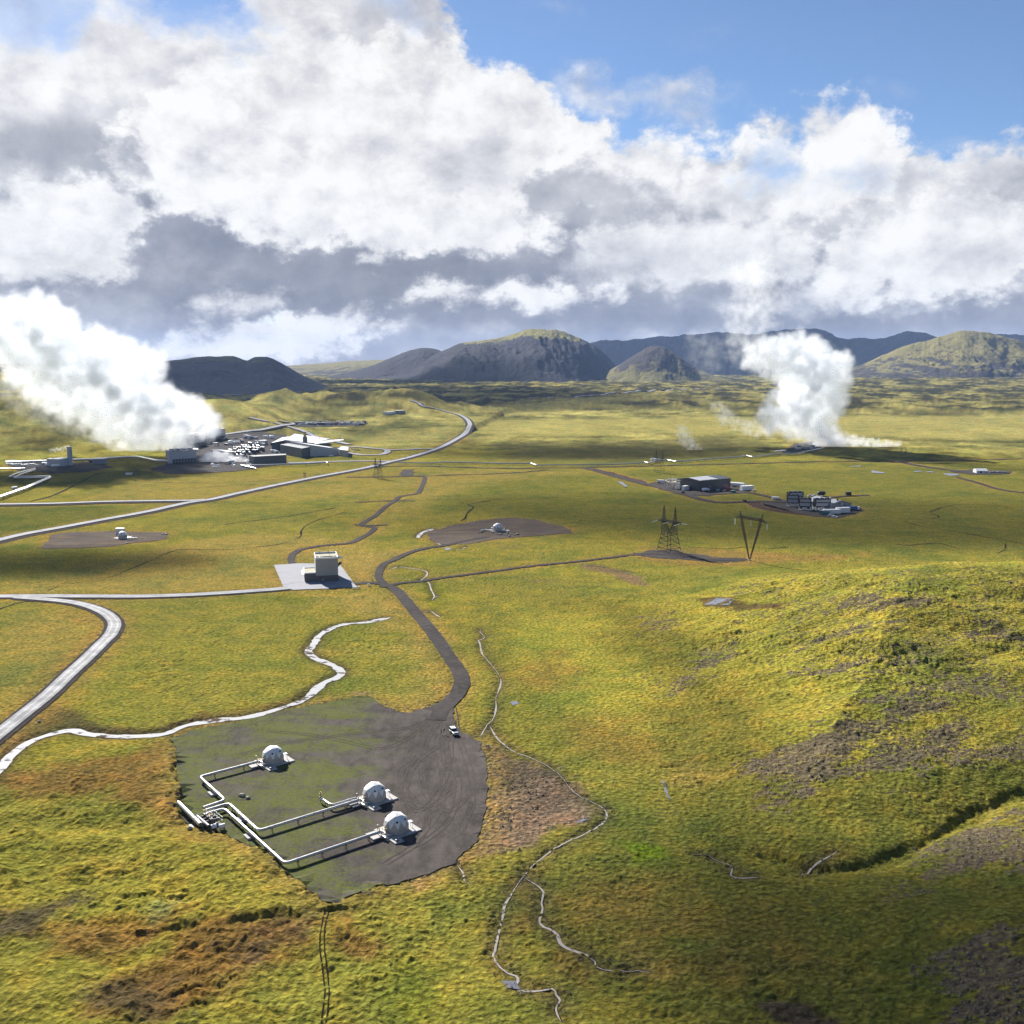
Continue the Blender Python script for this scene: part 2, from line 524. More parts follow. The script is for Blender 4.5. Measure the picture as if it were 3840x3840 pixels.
ROADS = {   # name: (centre line, width m, shoulder m, material key)
    'main_road': ([(-260, 2090), (-120, 2058), (0, 2027), (99, 2004), (199, 1986), (398, 1949), (547, 1922), (696, 1889), (795, 1874), (900, 1850), (1055, 1817), (1211, 1786),
                   (1366, 1757), (1459, 1734), (1547, 1713), (1651, 1679), (1728, 1638), (1754, 1612), (1762, 1591), (1749, 1571), (1718, 1555),
                   (1651, 1537), (1588, 1524), (1568, 1511), (1542, 1503)], 8.0, 4.5, 'asphalt_pale'),
    'side_road': ([(-200, 1897), (0, 1894), (199, 1891), (398, 1884), (596, 1881), (712, 1880), (770, 1876)], 7.5, 5.0, 'asphalt_pale'),
    'station_road': ([(-200, 2237), (0, 2237), (171, 2236), (362, 2237), (518, 2237), (673, 2233), (828, 2225), (1000, 2213), (1080, 2206)], 7.0, 1.5, 'asphalt_pale'),
    'bend_road': ([(60, 2240), (155, 2247), (248, 2256), (321, 2270), (383, 2293), (419, 2319), (430, 2345), (414, 2381), (383, 2412), (331, 2464), (259, 2530),
                   (181, 2605), (87, 2681), (0, 2750), (-110, 2840)], 5.8, 1.7, 'asphalt_worn'),
    'plant_road': ([(1081, 1736), (1150, 1735), (1236, 1732), (1370, 1730), (1462, 1730)], 9.0, 2.0, 'asphalt_pale'),
    'parking_road': ([(1625, 1683), (1540, 1686), (1459, 1689), (1452, 1697), (1428, 1705), (1380, 1707), (1330, 1703), (1290, 1694), (1283, 1680), (1310, 1675), (1392, 1681), (1440, 1686), (1462, 1690)], 9.0, 1.0, 'asphalt_pale'),
    'back_road': ([(1030, 1586), (1080, 1600), (1159, 1628), (1250, 1655), (1310, 1668)], 9.0, 3.0, 'asphalt_pale'),
    'yard_road': ([(830, 1632), (900, 1622), (1000, 1609), (1060, 1596), (1110, 1590)], 9.0, 3.0, 'asphalt_pale'),
    'mound_road': ([(936, 1567), (975, 1575), (1010, 1582)], 9.0, 3.0, 'asphalt_pale'),
    'hill_road': ([(1046, 1580), (1080, 1585), (1110, 1590)], 9.0, 3.0, 'asphalt_pale'),
    'highway': ([(600, 1497), (720, 1500), (860, 1505), (1000, 1506), (1200, 1508), (1560, 1508)], 16.0, 8.0, 'asphalt_pale'),
    'lava_road': ([(1980, 1498), (2150, 1492), (2300, 1480), (2500, 1466), (2700, 1460)], 14.0, 10.0, 'asphalt_pale'),
    'gravel_road': ([(1425, 2196), (1462, 2199), (1495, 2221), (1547, 2283), (1588, 2330), (1640, 2397), (1682, 2459), (1718, 2511), (1732, 2552), (1722, 2590), (1693, 2625), (1658, 2658), (1636, 2700)], 6.2, 0.0, 'gravel'),
    'dome_track': ([(1455, 2200), (1424, 2172), (1420, 2150), (1438, 2117), (1480, 2097), (1537, 2071), (1599, 2055), (1666, 2045), (1739, 2029), (1830, 2012)], 4.6, 0.0, 'gravel'),
    'pylon_track': ([(1450, 2200), (1490, 2188), (1573, 2179), (1676, 2164), (1780, 2151), (1899, 2135), (1988, 2123), (2186, 2103), (2385, 2079), (2460, 2076), (2560, 2088), (2660, 2098), (2800, 2098)], 3.6, 0.0, 'gravel'),
    'apron_track': ([(1318, 2190), (1360, 2186), (1400, 2184), (1450, 2192)], 5.0, 0.0, 'gravel'),
    'loop_track': ([(1100, 2122), (1091, 2098), (1098, 2078), (1124, 2062), (1165, 2053), (1217, 2045), (1310, 2036), (1345, 2021), (1385, 1999), (1405, 1981), (1385, 1974), (1352, 1970), (1367, 1957), (1407, 1933), (1449, 1897),
                    (1485, 1876), (1500, 1862), (1562, 1851), (1574, 1840), (1593, 1796), (1585, 1788), (1542, 1785), (1480, 1786)], 4.4, 0.0, 'gravel'),
    'cross_track': ([(1330, 1884), (1397, 1881), (1485, 1877), (1557, 1879)], 3.5, 0.0, 'gravel'),
    'spur_track': ([(1330, 1968), (1400, 1970), (1456, 1968)], 3.5, 0.0, 'gravel'),
    'long_track': ([(1400, 1752), (1560, 1748), (1900, 1757), (2055, 1755), (2190, 1754), (2418, 1748), (2900, 1736), (3099, 1731), (3332, 1730), (3616, 1726), (3900, 1719)], 5.5, 0.0, 'gravel'),
    'plant_track': ([(1300, 1790), (1520, 1787), (1700, 1781), (1900, 1775), (2060, 1762)], 4.0, 0.0, 'gravel'),
    'warehouse_track': ([(2185, 1754), (2225, 1762), (2262, 1773), (2381, 1806), (2485, 1830), (2573, 1855), (2635, 1874), (2702, 1884), (2780, 1882), (2870, 1880), (2960, 1884)], 8.0, 0.0, 'gravel'),
    'link_track': ([(2800, 1846), (2850, 1855), (2900, 1868), (2960, 1884)], 6.0, 0.0, 'gravel'),
    'shed_track': ([(3340, 1731), (3383, 1734), (3461, 1749), (3585, 1765), (3700, 1772)], 8.0, 0.0, 'gravel'),
    'south_track': ([(3590, 1791), (3611, 1796), (3668, 1811), (3746, 1835), (3840, 1848), (3960, 1858)], 5.0, 0.0, 'gravel'),
    'hut_track': ([(3110, 1866), (3180, 1860), (3260, 1857)], 6.0, 0.0, 'gravel'),
}
DITCH = {   # narrow peaty channels
    'ditch': [([(840, 1968), (940, 1954), (1040, 1942), (1140, 1926), (1256, 1905)], 2.2),
              ([(960, 2052), (1050, 2040), (1110, 2022), (1128, 2010), (1130, 1992), (1150, 1970), (1200, 1948), (1300, 1920)], 1.7),
              ([(1728, 1955), (1745, 1942), (1752, 1925), (1775, 1903), (1755, 1893), (1800, 1885), (1850, 1876), (1905, 1872), (2100, 1868)], 1.5),
              ([(1600, 1872), (1755, 1874), (1900, 1870)], 1.2),
              ([(110, 1882), (200, 1858), (300, 1810), (350, 1785), (400, 1772), (500, 1768), (580, 1772)], 2.2),
              ([(580, 1810), (700, 1812), (830, 1812), (960, 1806), (1120, 1790), (1143, 1788)], 1.7),
              ([(700, 1830), (800, 1826), (960, 1817)], 1.5),
              ([(180, 2214), (230, 2195), (300, 2182), (380, 2170), (430, 2160), (470, 2142), (560, 2105), (640, 2070), (700, 2060), (860, 2062), (1000, 2048)], 1.3),
              ([(-20, 2290), (40, 2270), (90, 2256), (140, 2254)], 2.4),
              ([(2580, 2053), (2720, 2057), (2800, 2052), (2880, 2056), (2950, 2052)], 1.5),
              ([(3360, 2040), (3400, 2046), (3450, 2042), (3520, 2038), (3600, 2060)], 1.4),
              ([(3370, 1945), (3440, 1948), (3520, 1940), (3490, 1920), (3560, 1898), (3640, 1892), (3800, 1902)], 1.2),
              ([(3390, 1955), (3480, 1980), (3620, 2000), (3840, 2040)], 1.2),
              ([(3740, 2076), (3768, 2060), (3770, 2040)], 1.2),
              ([(1840, 2600), (1880, 2540), (1872, 2690)], .1)],
}
STREAMS = [   # name, centre line, width
    ('stream', [(-80, 2950), (-30, 2905), (0, 2877), (43, 2826), (109, 2779), (188, 2750), (268, 2735), (326, 2748), (435, 2757), (543, 2755), (623, 2746), (696, 2717), (797, 2699),
                (927, 2685), (1051, 2652), (1145, 2616), (1210, 2560), (1262, 2538), (1280, 2520), (1257, 2496), (1210, 2476), (1180, 2464), (1156, 2440), (1178, 2410), (1195, 2383),
                (1236, 2356), (1293, 2338), (1376, 2330), (1433, 2319), (1464, 2312)], 3.3),
    ('stream', [(1800, 2760), (1822, 2722), (1850, 2690), (1860, 2650), (1860, 2612), (1874, 2576), (1878, 2546), (1862, 2514), (1825, 2470), (1808, 2450), (1800, 2412), (1795, 2398), (1818, 2388), (1800, 2366), (1806, 2354)], 1.1),
    ('stream', [(1835, 2716), (1870, 2770), (1930, 2815), (2010, 2845), (2090, 2895), (2150, 2965), (2200, 2995), (2250, 3020), (2275, 3045), (2268, 3075), (2240, 3098), (2130, 3152), (2060, 3190), (1990, 3250),
                (1962, 3282), (1935, 3318), (1910, 3362), (1892, 3390), (1884, 3440), (1868, 3500), (1856, 3560), (1848, 3582), (1876, 3620), (1905, 3642), (1935, 3652), (1942, 3670), (1930, 3688), (1945, 3705), (1990, 3710), (2070, 3705),
                (2086, 3725), (2100, 3745), (2085, 3770), (2090, 3800), (2105, 3830)], 1.0),
    ('stream', [(1962, 3282), (1995, 3302), (2020, 3318), (2038, 3342), (2030, 3380), (2035, 3400), (2024, 3455), (2060, 3478), (2090, 3500), (2102, 3530), (2135, 3552), (2200, 3575), (2232, 3600), (2240, 3622), (2330, 3640), (2390, 3632), (2440, 3640)], 1.0),
    ('stream', [(2600, 3206), (2650, 3202), (2700, 3224), (2748, 3245), (2740, 3275), (2788, 3289), (2850, 3285)], .9),
    ('stream', [(3005, 3272), (3030, 3235), (3080, 3210), (3143, 3180)], .9),
    ('stream', [(1715, 3240), (1735, 3265), (1742, 3295), (1752, 3315)], .7),
    ('stream', [(1465, 2133), (1500, 2125), (1590, 2137), (1600, 2155), (1575, 2177), (1605, 2180), (1618, 2210), (1628, 2232), (1622, 2245)], 1.2),
    ('stream', [(1580, 2295), (1612, 2288), (1632, 2300), (1650, 2312)], 1.6),
    ('stream', [(1648, 2230), (1630, 2236), (1620, 2250)], 1.8),
    ('stream', [(1625, 1981), (1600, 1989), (1582, 1996), (1570, 2008), (1568, 2016)], 3.6),
    ('stream', [(1630, 2030), (1645, 2037), (1655, 2041)], 2.6),
    ('stream', [(1700, 2062), (1725, 2058), (1742, 2051), (1748, 2046)], 2.0),
    ('stream', [(2215, 2118), (2260, 2124), (2330, 2140), (2370, 2150)], 1.6),
]
PONDS = [  # closed outlines
    [(1668, 2054), (1690, 2052), (1688, 2062), (1668, 2064)],
    [(1912, 2632), (1935, 2628), (1948, 2638), (1925, 2645)],
    [(2640, 2270), (2690, 2248), (2752, 2252), (2730, 2270), (2680, 2274)],
    [(2480, 2920), (2500, 2940), (2505, 2985), (2520, 3000), (2500, 2990), (2490, 2950)],
    [(2160, 3080), (2205, 3064), (2200, 3076), (2170, 3088)],
    [(3265, 1765), (3310, 1772), (3320, 1776), (3300, 1776), (3272, 1774)],
    [(3424, 1768), (3456, 1767), (3458, 1770), (3430, 1771)],
    [(3472, 1769), (3502, 1770), (3505, 1773), (3478, 1772)],
    [(3538, 1776), (3590, 1778), (3596, 1785), (3560, 1786), (3540, 1780)],
    [(2903, 1690), (2950, 1687), (2945, 1692), (2905, 1694)],
    [(3185, 1750), (3230, 1748), (3228, 1751), (3190, 1752)],
    [(2315, 1808), (2330, 1806), (2356, 1826), (2345, 1828)],
    [(2455, 2081), (2485, 2082), (2480, 2087), (2458, 2086)],
    [(2500, 2084), (2520, 2085), (2515, 2088), (2500, 2087)],
    [(1880, 3672), (1935, 3672), (1948, 3705), (1905, 3705)],
]
PADS = {
    'gravel_pad': ([(630, 2772), (740, 2732), (855, 2712), (975, 2685), (1087, 2658), (1190, 2640), (1290, 2622), (1374, 2610), (1430, 2640), (1490, 2668), (1540, 2672), (1600, 2652), (1650, 2630),
                    (1700, 2640), (1698, 2680), (1705, 2712), (1729, 2739), (1801, 2783), (1822, 2848), (1828, 2949), (1812, 3051), (1794, 3145), (1707, 3232), (1584, 3283), (1468, 3312), (1345, 3355), (1240, 3406),
                    (1190, 3368), (1101, 3290), (1014, 3217), (920, 3165), (833, 3123), (740, 3105), (690, 3080), (665, 3040), (682, 2964), (659, 2891), (664, 2810)], 'gravel_pad'),
    'dome_pad': ([(1600, 1995), (1680, 1975), (1760, 1958), (1850, 1945), (1935, 1940), (2000, 1948), (2080, 1965), (2140, 1985), (2145, 1998), (2060, 2006), (1950, 2012), (1850, 2024), (1750, 2040), (1660, 2040), (1610, 2025)], 'gravel_mixed'),
    'well_pad': ([(190, 2008), (260, 1995), (420, 1993), (520, 1994), (628, 1996), (620, 2022), (520, 2034), (400, 2050), (250, 2056), (150, 2058), (180, 2032)], 'gravel_mixed'),
    'plant_yard': ([(560, 1762), (640, 1735), (690, 1672), (790, 1640), (860, 1626), (985, 1622), (1070, 1632), (1095, 1660), (1060, 1700), (1075, 1738), (980, 1752), (880, 1768), (760, 1774), (640, 1778)], 'gravel'),
    'separator_yard': ([(30, 1742), (110, 1734), (240, 1735), (380, 1735), (420, 1752), (330, 1770), (200, 1776), (140, 1768), (60, 1765)], 'gravel'),
    'warehouse_yard': ([(2440, 1812), (2510, 1802), (2600, 1806), (2760, 1822), (2812, 1838), (2806, 1848), (2740, 1852), (2670, 1856), (2660, 1862), (2560, 1856), (2470, 1832)], 'gravel'),
    'collector_yard': ([(2850, 1880), (2950, 1876), (3060, 1880), (3200, 1898), (3240, 1912), (3205, 1928), (3140, 1942), (3060, 1938), (2960, 1918), (2870, 1896)], 'gravel'),
    'collector_bank': ([(2800, 1886), (2850, 1884), (2960, 1916), (3060, 1936), (2990, 1930), (2900, 1918), (2830, 1902)], 'red_soil'),
    'shed_yard': ([(3560, 1764), (3660, 1762), (3790, 1768), (3790, 1778), (3640, 1780), (3580, 1772)], 'gravel'),
    'square_pad': ([(1510, 1762), (1558, 1760), (1545, 1785), (1500, 1784)], 'gravel'),
    'vent_yard': ([(2950, 1682), (2975, 1664), (3050, 1656), (3090, 1672), (3060, 1690), (2970, 1700), (2930, 1698)], 'gravel'),
    'laydown_yard': ([(1100, 1592), (1115, 1583), (1200, 1580), (1320, 1583), (1380, 1588), (1350, 1598), (1220, 1600), (1110, 1600)], 'gravel'),
    'pylon_bank': ([(2380, 2074), (2460, 2064), (2530, 2062), (2562, 2072), (2600, 2074), (2680, 2090), (2790, 2094), (2800, 2104), (2700, 2110), (2600, 2100), (2460, 2092), (2380, 2082)], 'gravel'),
    'station_apron': ([(1027, 2120), (1114, 2113), (1273, 2116), (1340, 2204), (1250, 2208), (1100, 2213), (1062, 2201)], 'concrete_apron'),
    'red_track_bed': ([(2190, 1757), (2230, 1756), (2400, 1800), (2440, 1814), (2420, 1822), (2330, 1795)], 'red_soil'),
}
road_w = {}
for nm, (px, w, sh, mk) in ROADS.items():
    road_w[nm] = world_line(px, 3.0)
    if nm == 'highway':
        road_w[nm] = spline([((u - CPX) / FPX * 3420, 3440 + (u - 600) * .12) for u, v in px], 12.0)
    raster_line(road_w[nm], w / 2 + sh + 0.6, flat_r)
    raster_line(road_w[nm], w / 2 + sh + 4.0, verge_r)
pad_w = {}
for nm, (px, mk) in PADS.items():
    pad_w[nm] = [(p.x, p.y) for p in GP(px)]
    raster_poly(pad_w[nm], flat_r)
    raster_poly(pad_w[nm], verge_r)
    raster_line(pad_w[nm] + pad_w[nm][:1], 5.0, verge_r)
stream_w = []
for nm, px, w in STREAMS:
    w = w if w > 3 else w * .52
    stream_w.append((nm, world_line(px, 1.6), w))
    raster_line(stream_w[-1][1], w / 2 + 0.9, flat_r, 1.0)
ditch_w = [(world_line(px, 2.5), w) for px, w in DITCH['ditch'][:-1]]
flat_hard = flat_r.copy()
flat_r = boxblur(flat_r, 2, 2)
verge_r = boxblur(verge_r, 4, 2)
bed_r = np.zeros((RNY, RNX), dtype=np.float32)
for nm, ln, w in stream_w:
    raster_line(ln, w / 2 + .2, bed_r)
bed_r = boxblur(bed_r, 1, 1)
stream_r = np.zeros((RNY, RNX), dtype=np.float32)
for nm, ln, w in stream_w:
    raster_line(ln, w / 2 + 0.5, stream_r)
stream_r = boxblur(stream_r, 2, 2)

# ------------------------------------------------------------------ colour zones of the ground (plants and soils; some greens darkened for shade)
C_MOSS = np.array((0.278, 0.244, 0.036))
C_GRASS = np.array((0.160, 0.153, 0.027))
C_GREEN = np.array((0.098, 0.103, 0.020))
C_OCHRE = np.array((0.262, 0.196, 0.050))
C_ORANGE = np.array((0.190, 0.102, 0.030))
C_SOIL = np.array((0.058, 0.043, 0.031))
C_LAVA = np.array((0.042, 0.041, 0.020))
C_PINK = np.array((0.225, 0.145, 0.095))
C_PALEM = np.array((0.320, 0.280, 0.082))
C_LUSH = np.array((0.075, 0.125, 0.006))
# (outline in photo pixels, colour, strength, edge softness m, edge noise m)
ZONES = [
    # open plain beyond the road
    ([(1500, 1780), (2300, 1770), (3840, 1740), (4400, 1760), (4400, 2100), (3300, 2060), (2700, 2030), (2150, 1960), (1700, 1930)], C_GREEN * np.array((1.15, 1.1, 1.1)), .6, 40, 30),
    ([(0, 1900), (330, 1895), (500, 1915), (200, 1975), (0, 2010), (-300, 2040), (-300, 1900)], C_GREEN, .85, 8, 6),  # darker green stands in for a cloud shadow
    ([(1800, 1660), (2700, 1640), (2950, 1690), (2500, 1725), (1800, 1730)], C_LAVA * 1.5, .6, 60, 60),
    ([(1500, 1480), (2500, 1470), (2500, 1500), (1700, 1545), (1500, 1520)], C_PALEM, .7, 90, 120),
    ([(1700, 1560), (3900, 1545), (4300, 1600), (3900, 1650), (2700, 1630), (1800, 1640)], C_PALEM, .75, 60, 80),
    ([(900, 1660), (1700, 1600), (1650, 1650), (1400, 1700), (1300, 1640)], C_PALEM, .6, 30, 30),
    # ochre grass about the station and tracks
    ([(560, 2060), (960, 1990), (1340, 2030), (1480, 2080), (1440, 2160), (1350, 2170), (1290, 2110), (1100, 2090), (1020, 2120), (1080, 2200), (600, 2225), (0, 2225), (0, 2190)], C_OCHRE, .72, 10, 14),
    ([(1280, 2090), (1440, 2060), (1560, 2050), (1440, 2130), (1410, 2180), (1345, 2190)], C_OCHRE, .85, 6, 10),
    ([(1150, 2225), (1440, 2215), (1560, 2330), (1680, 2500), (1690, 2560), (1620, 2640), (1540, 2665), (1480, 2660), (1550, 2560), (1500, 2400), (1330, 2290)], C_OCHRE, .8, 9, 12),
    ([(0, 2270), (250, 2290), (370, 2330), (390, 2370), (260, 2480), (0, 2690)], C_OCHRE, .55, 8, 12),
    ([(500, 1790), (1400, 1765), (1600, 1800), (1550, 1860), (1000, 1870), (300, 1880)], C_OCHRE, .45, 25, 30),
    ([(1600, 1770), (1800, 1765), (2190, 1770), (1900, 1800), (1680, 1850), (1480, 1960), (1380, 1990), (1420, 1930), (1560, 1850)], C_OCHRE, .6, 20, 20),
    # green tussock meadow
    ([(420, 2420), (880, 2290), (1200, 2320), (1160, 2400), (1120, 2470), (1180, 2530), (1080, 2620), (800, 2680), (520, 2720), (200, 2700)], C_GRASS * 1.15, .55, 10, 14),
    ([(1200, 2480), (1400, 2380), (1600, 2450), (1640, 2560), (1520, 2650), (1400, 2600), (1280, 2570)], C_GRASS * 1.2, .5, 8, 10),
    ([(1700, 2560), (1740, 2620), (1710, 2660), (1740, 2720), (1810, 2770), (1860, 2690), (1870, 2600), (1800, 2450), (1720, 2380)], C_GRASS * np.array((1.25, 1.3, 1)), .6, 6, 8),
    ([(1570, 2180), (1640, 2170), (1680, 2240), (1620, 2290), (1580, 2240)], C_LUSH, .55, 5, 6),
    # valley left of the moss hill
    ([(1880, 2440), (2150, 2350), (2330, 2480), (2450, 2700), (2430, 2900), (2500, 3100), (2250, 3180), (2050, 2860), (1900, 2760)], C_GRASS, .5, 12, 16),
    ([(1900, 2300), (2150, 2330), (2330, 2460), (2440, 2620), (2470, 2760), (2300, 2720), (2100, 2640), (1950, 2520)], C_MOSS * np.array((.95, 1., 1)), .7, 8, 14),
    ([(1960, 2460), (2120, 2440), (2180, 2560), (2050, 2620), (1970, 2560)], C_ORANGE * 1.1, .45, 8, 10),
    ([(2080, 2700), (2480, 2650), (2560, 2820), (2400, 2880), (2150, 2800)], C_ORANGE, .35, 10, 14),
    ([(2250, 2560), (2440, 2500), (2480, 2640), (2300, 2660)], C_MOSS, .5, 10, 12),
    ([(1900, 3300), (2300, 3080), (2800, 3300), (3000, 3600), (2800, 3840), (1900, 3840)], C_GREEN * 1.12, .75, 12, 16),
    ([(2330, 3160), (2480, 3180), (2500, 3220), (2380, 3230)], C_LUSH * 1.3, .8, 3, 4),
    ([(2200, 3250), (2500, 3300), (2560, 3450), (2400, 3560), (2180, 3450)], C_ORANGE * .95, .40, 8, 12),
    ([(2600, 3450), (2900, 3400), (3000, 3600), (2800, 3750), (2560, 3650)], C_ORANGE * .85, .45, 8, 12),
    ([(2380, 3560), (2560, 3640), (2520, 3680), (2400, 3650)], C_OCHRE * .9, .6, 4, 6),
    ([(1940, 3350), (2020, 3330), (2010, 3420), (1940, 3480)], C_ORANGE, .5, 4, 5),
    ([(2080, 3560), (2240, 3600), (2200, 3680), (2080, 3650)], C_ORANGE * .9, .45, 4, 6),
    # left foreground
    ([(560, 2800), (660, 2790), (680, 2960), (720, 3110), (820, 3160), (700, 3180), (560, 3080), (420, 2990), (0, 2980), (0, 2900), (300, 2870)], C_ORANGE, .85, 6, 10),
    ([(0, 3090), (450, 3050), (800, 3160), (1080, 3300), (1200, 3420), (900, 3440), (640, 3430), (400, 3480), (0, 3430)], C_MOSS * .8, .55, 8, 12),
    ([(0, 3430), (300, 3360), (280, 3420), (120, 3490), (0, 3520)], C_SOIL, .85, 4, 8),
    ([(200, 3500), (620, 3450), (560, 3560), (400, 3620), (200, 3600)], C_ORANGE * .9, .8, 5, 8),
    ([(700, 3500), (1180, 3420), (1240, 3560), (900, 3720), (700, 3760), (640, 3840), (300, 3840), (420, 3700)], C_ORANGE * .8, .85, 6, 10),
    ([(820, 3560), (1180, 3440), (1150, 3520), (960, 3640)], C_SOIL * 1.1, .7, 4, 8),
    ([(300, 3740), (640, 3700), (640, 3840), (250, 3840)], C_SOIL * 1.1, .6, 4, 8),
    ([(600, 3400), (700, 3390), (660, 3440), (560, 3480)], C_PALEM * np.array((.6, .8, 1)), .5, 3, 5),
    ([(1000, 3640), (1200, 3560), (1240, 3840), (860, 3840), (860, 3720)], C_GRASS * 1.2, .8, 5, 8),
    ([(1300, 3420), (1560, 3320), (1800, 3260), (1900, 3380), (1860, 3560), (1500, 3840), (1260, 3840), (1280, 3560)], C_GRASS * 1.1, .7, 8, 12),
    ([(1250, 3440), (1330, 3420), (1420, 3580), (1360, 3660), (1260, 3560)], C_ORANGE * .9, .8, 3, 6),
    ([(1440, 3700), (1560, 3640), (1700, 3760), (1500, 3840)], C_LUSH * .9, .4, 6, 8),
    # verge bare patches
    ([(1810, 2790), (1910, 2832), (2085, 2895), (2150, 2960), (2236, 3022), (2207, 3072), (2070, 3116), (1961, 3167), (1816, 3212), (1700, 3244), (1560, 3310), (1600, 3270), (1720, 3220), (1800, 3140), (1815, 3040), (1832, 2940)], C_PINK * np.array((.86, .88, .95)), .9, 4, 6),
    ([(1830, 2800), (1900, 2830), (2060, 2900), (2000, 2950), (1880, 2960), (1835, 2900)], C_SOIL * 1.2, .75, 3, 5),
    ([(2040, 2960), (2160, 2975), (2100, 3030), (1980, 3010)], C_SOIL * 1.2, .55, 3, 5),
    ([(1330, 2590), (1400, 2600), (1370, 2610), (1320, 2605)], C_PINK, .7, 1.5, 2),
    # dark damp banks between the bend road and the stream
    ([(80, 2700), (200, 2640), (330, 2680), (450, 2735), (620, 2725), (760, 2680), (760, 2700), (620, 2740), (450, 2752), (326, 2742), (268, 2728), (188, 2742), (109, 2770), (40, 2820), (0, 2850), (0, 2780)], C_SOIL * np.array((1.5, 1.35, .9)), .8, 3, 5),
    ([(760, 2670), (1000, 2640), (1130, 2590), (1150, 2610), (1040, 2645), (920, 2675), (790, 2692)], C_OCHRE * .55, .7, 2, 4),
    ([(240, 2290), (330, 2300), (400, 2340), (385, 2380), (300, 2460), (180, 2560), (120, 2560), (300, 2400), (340, 2350)], C_OCHRE * np.array((.9, .8, .8)), .6, 4, 6),
    # ground about the pylons
    ([(2400, 2050), (2560, 2050), (2700, 2062), (3000, 2080), (3240, 2076), (3100, 2100), (2800, 2120), (2560, 2120), (2400, 2100)], C_OCHRE * np.array((.85, .72, .8)), .85, 6, 8),
    ([(2170, 2112), (2280, 2128), (2400, 2160), (2440, 2200), (2380, 2190), (2280, 2150), (2180, 2130)], C_PINK * .7, .8, 2, 3),
    ([(2620, 2245), (2700, 2240), (2800, 2262), (2960, 2262), (2940, 2280), (2760, 2290), (2640, 2275)], C_SOIL * np.array((1.2, .9, .8)), .8, 2, 3),
    # darker, thinner moss down the flank; slope and cloud shade painted green about the gully
    ([(2180, 2240), (2420, 2280), (2600, 2430), (2760, 2620), (2920, 2800), (3020, 2980), (2860, 3080), (2620, 3000), (2530, 2860), (2510, 2700), (2450, 2560), (2330, 2420), (2240, 2320)], C_GREEN * np.array((1.15, 1.0, 1.0)), .62, 12, 16),
    ([(2560, 2960), (3000, 2900), (3500, 2850), (3950, 2740), (3950, 2980), (3500, 3030), (3200, 3110), (3000, 3240), (2750, 3250), (2600, 3120)], C_GREEN, .65, 9, 12),
    ([(2700, 3330), (3050, 3290), (3300, 3150), (3600, 3040), (4000, 2960), (4000, 4000), (2900, 4000), (2760, 3600)], C_GREEN * np.array((1.05, 1.02, 1.)), .6, 14, 16),
    ([(2480, 2860), (2600, 2840), (2720, 2900), (2620, 2960), (2500, 2940)], C_OCHRE * .8, .6, 4, 6),
    # bare scree streaks on the moss hill
    ([(2840, 3750), (2960, 3735), (3140, 3830), (3150, 3900), (2950, 3850)], C_SOIL * 1.1, .95, 1.5, 2),
]
BARE = [   # scree and cinder on the hill: outline, amount
    ([(2530, 2560), (2640, 2440), (2760, 2420), (2700, 2500), (2600, 2560), (2540, 2600)], .8),
    ([(3100, 2260), (3250, 2230), (3500, 2270), (3480, 2300), (3250, 2300)], .75),
    ([(3060, 2400), (3200, 2340), (3400, 2330), (3380, 2370), (3150, 2410)], .8),
    ([(3600, 2340), (3840, 2320), (3840, 2400), (3640, 2400)], .7),
    ([(2900, 2540), (3240, 2460), (3500, 2440), (3400, 2500), (3100, 2560)], .75),
    ([(3200, 2640), (3520, 2520), (3840, 2540), (3840, 2640), (3560, 2640), (3300, 2680)], .65),
    ([(2800, 2860), (3100, 2720), (3400, 2640), (3560, 2660), (3300, 2760), (3160, 2900), (2900, 2950)], .85),
    ([(3160, 2860), (3420, 2760), (3620, 2700), (3560, 2840), (3380, 2900), (3180, 2920)], .85),
    ([(3640, 2800), (3900, 2700), (3900, 2860), (3700, 2880)], .6),
    ([(2380, 2330), (2460, 2300), (2600, 2340), (2450, 2390)], .55),
    ([(2840, 2980), (3000, 2920), (3080, 2960), (2960, 3040), (2840, 3020)], .7),
    ([(3440, 3230), (3620, 3080), (3900, 3020), (3900, 3240), (3640, 3280), (3460, 3330)], .8),
    ([(3500, 3680), (3640, 3540), (3900, 3520), (3900, 3900), (3560, 3840)], .8),
    ([(3300, 3300), (3480, 3240), (3440, 3320), (3340, 3350)], .55),
    ([(2440, 2400), (2520, 2350), (2560, 2380), (2480, 2420)], .5),
    ([(2620, 2330), (2700, 2320), (2760, 2350), (2660, 2360)], .4),
    ([(3300, 2150), (3460, 2140), (3560, 2170), (3400, 2180)], .55),
    ([(2450, 2290), (2520, 2276), (2540, 2300), (2470, 2320)], .5),
    ([(2340, 2520), (2480, 2480), (2560, 2540), (2460, 2620)], .35),
    ([(1930, 2170), (2060, 2160), (2120, 2180), (1990, 2190)], .45),
    ([(1830, 2800), (1910, 2836), (2085, 2899), (2150, 2962), (2226, 3022), (2200, 3068), (2070, 3110), (1961, 3160), (1816, 3204), (1810, 3050), (1835, 2940)], .5),
    ([(1820, 2048), (1960, 2036), (2000, 2046), (1880, 2056)], .6),
]
zone_w = [([(p.x, p.y) for p in GP(z[0])],) + tuple(z[1:]) for z in ZONES]
bare_w = [([(p.x, p.y) for p in GP(b[0])], b[1]) for b in BARE]

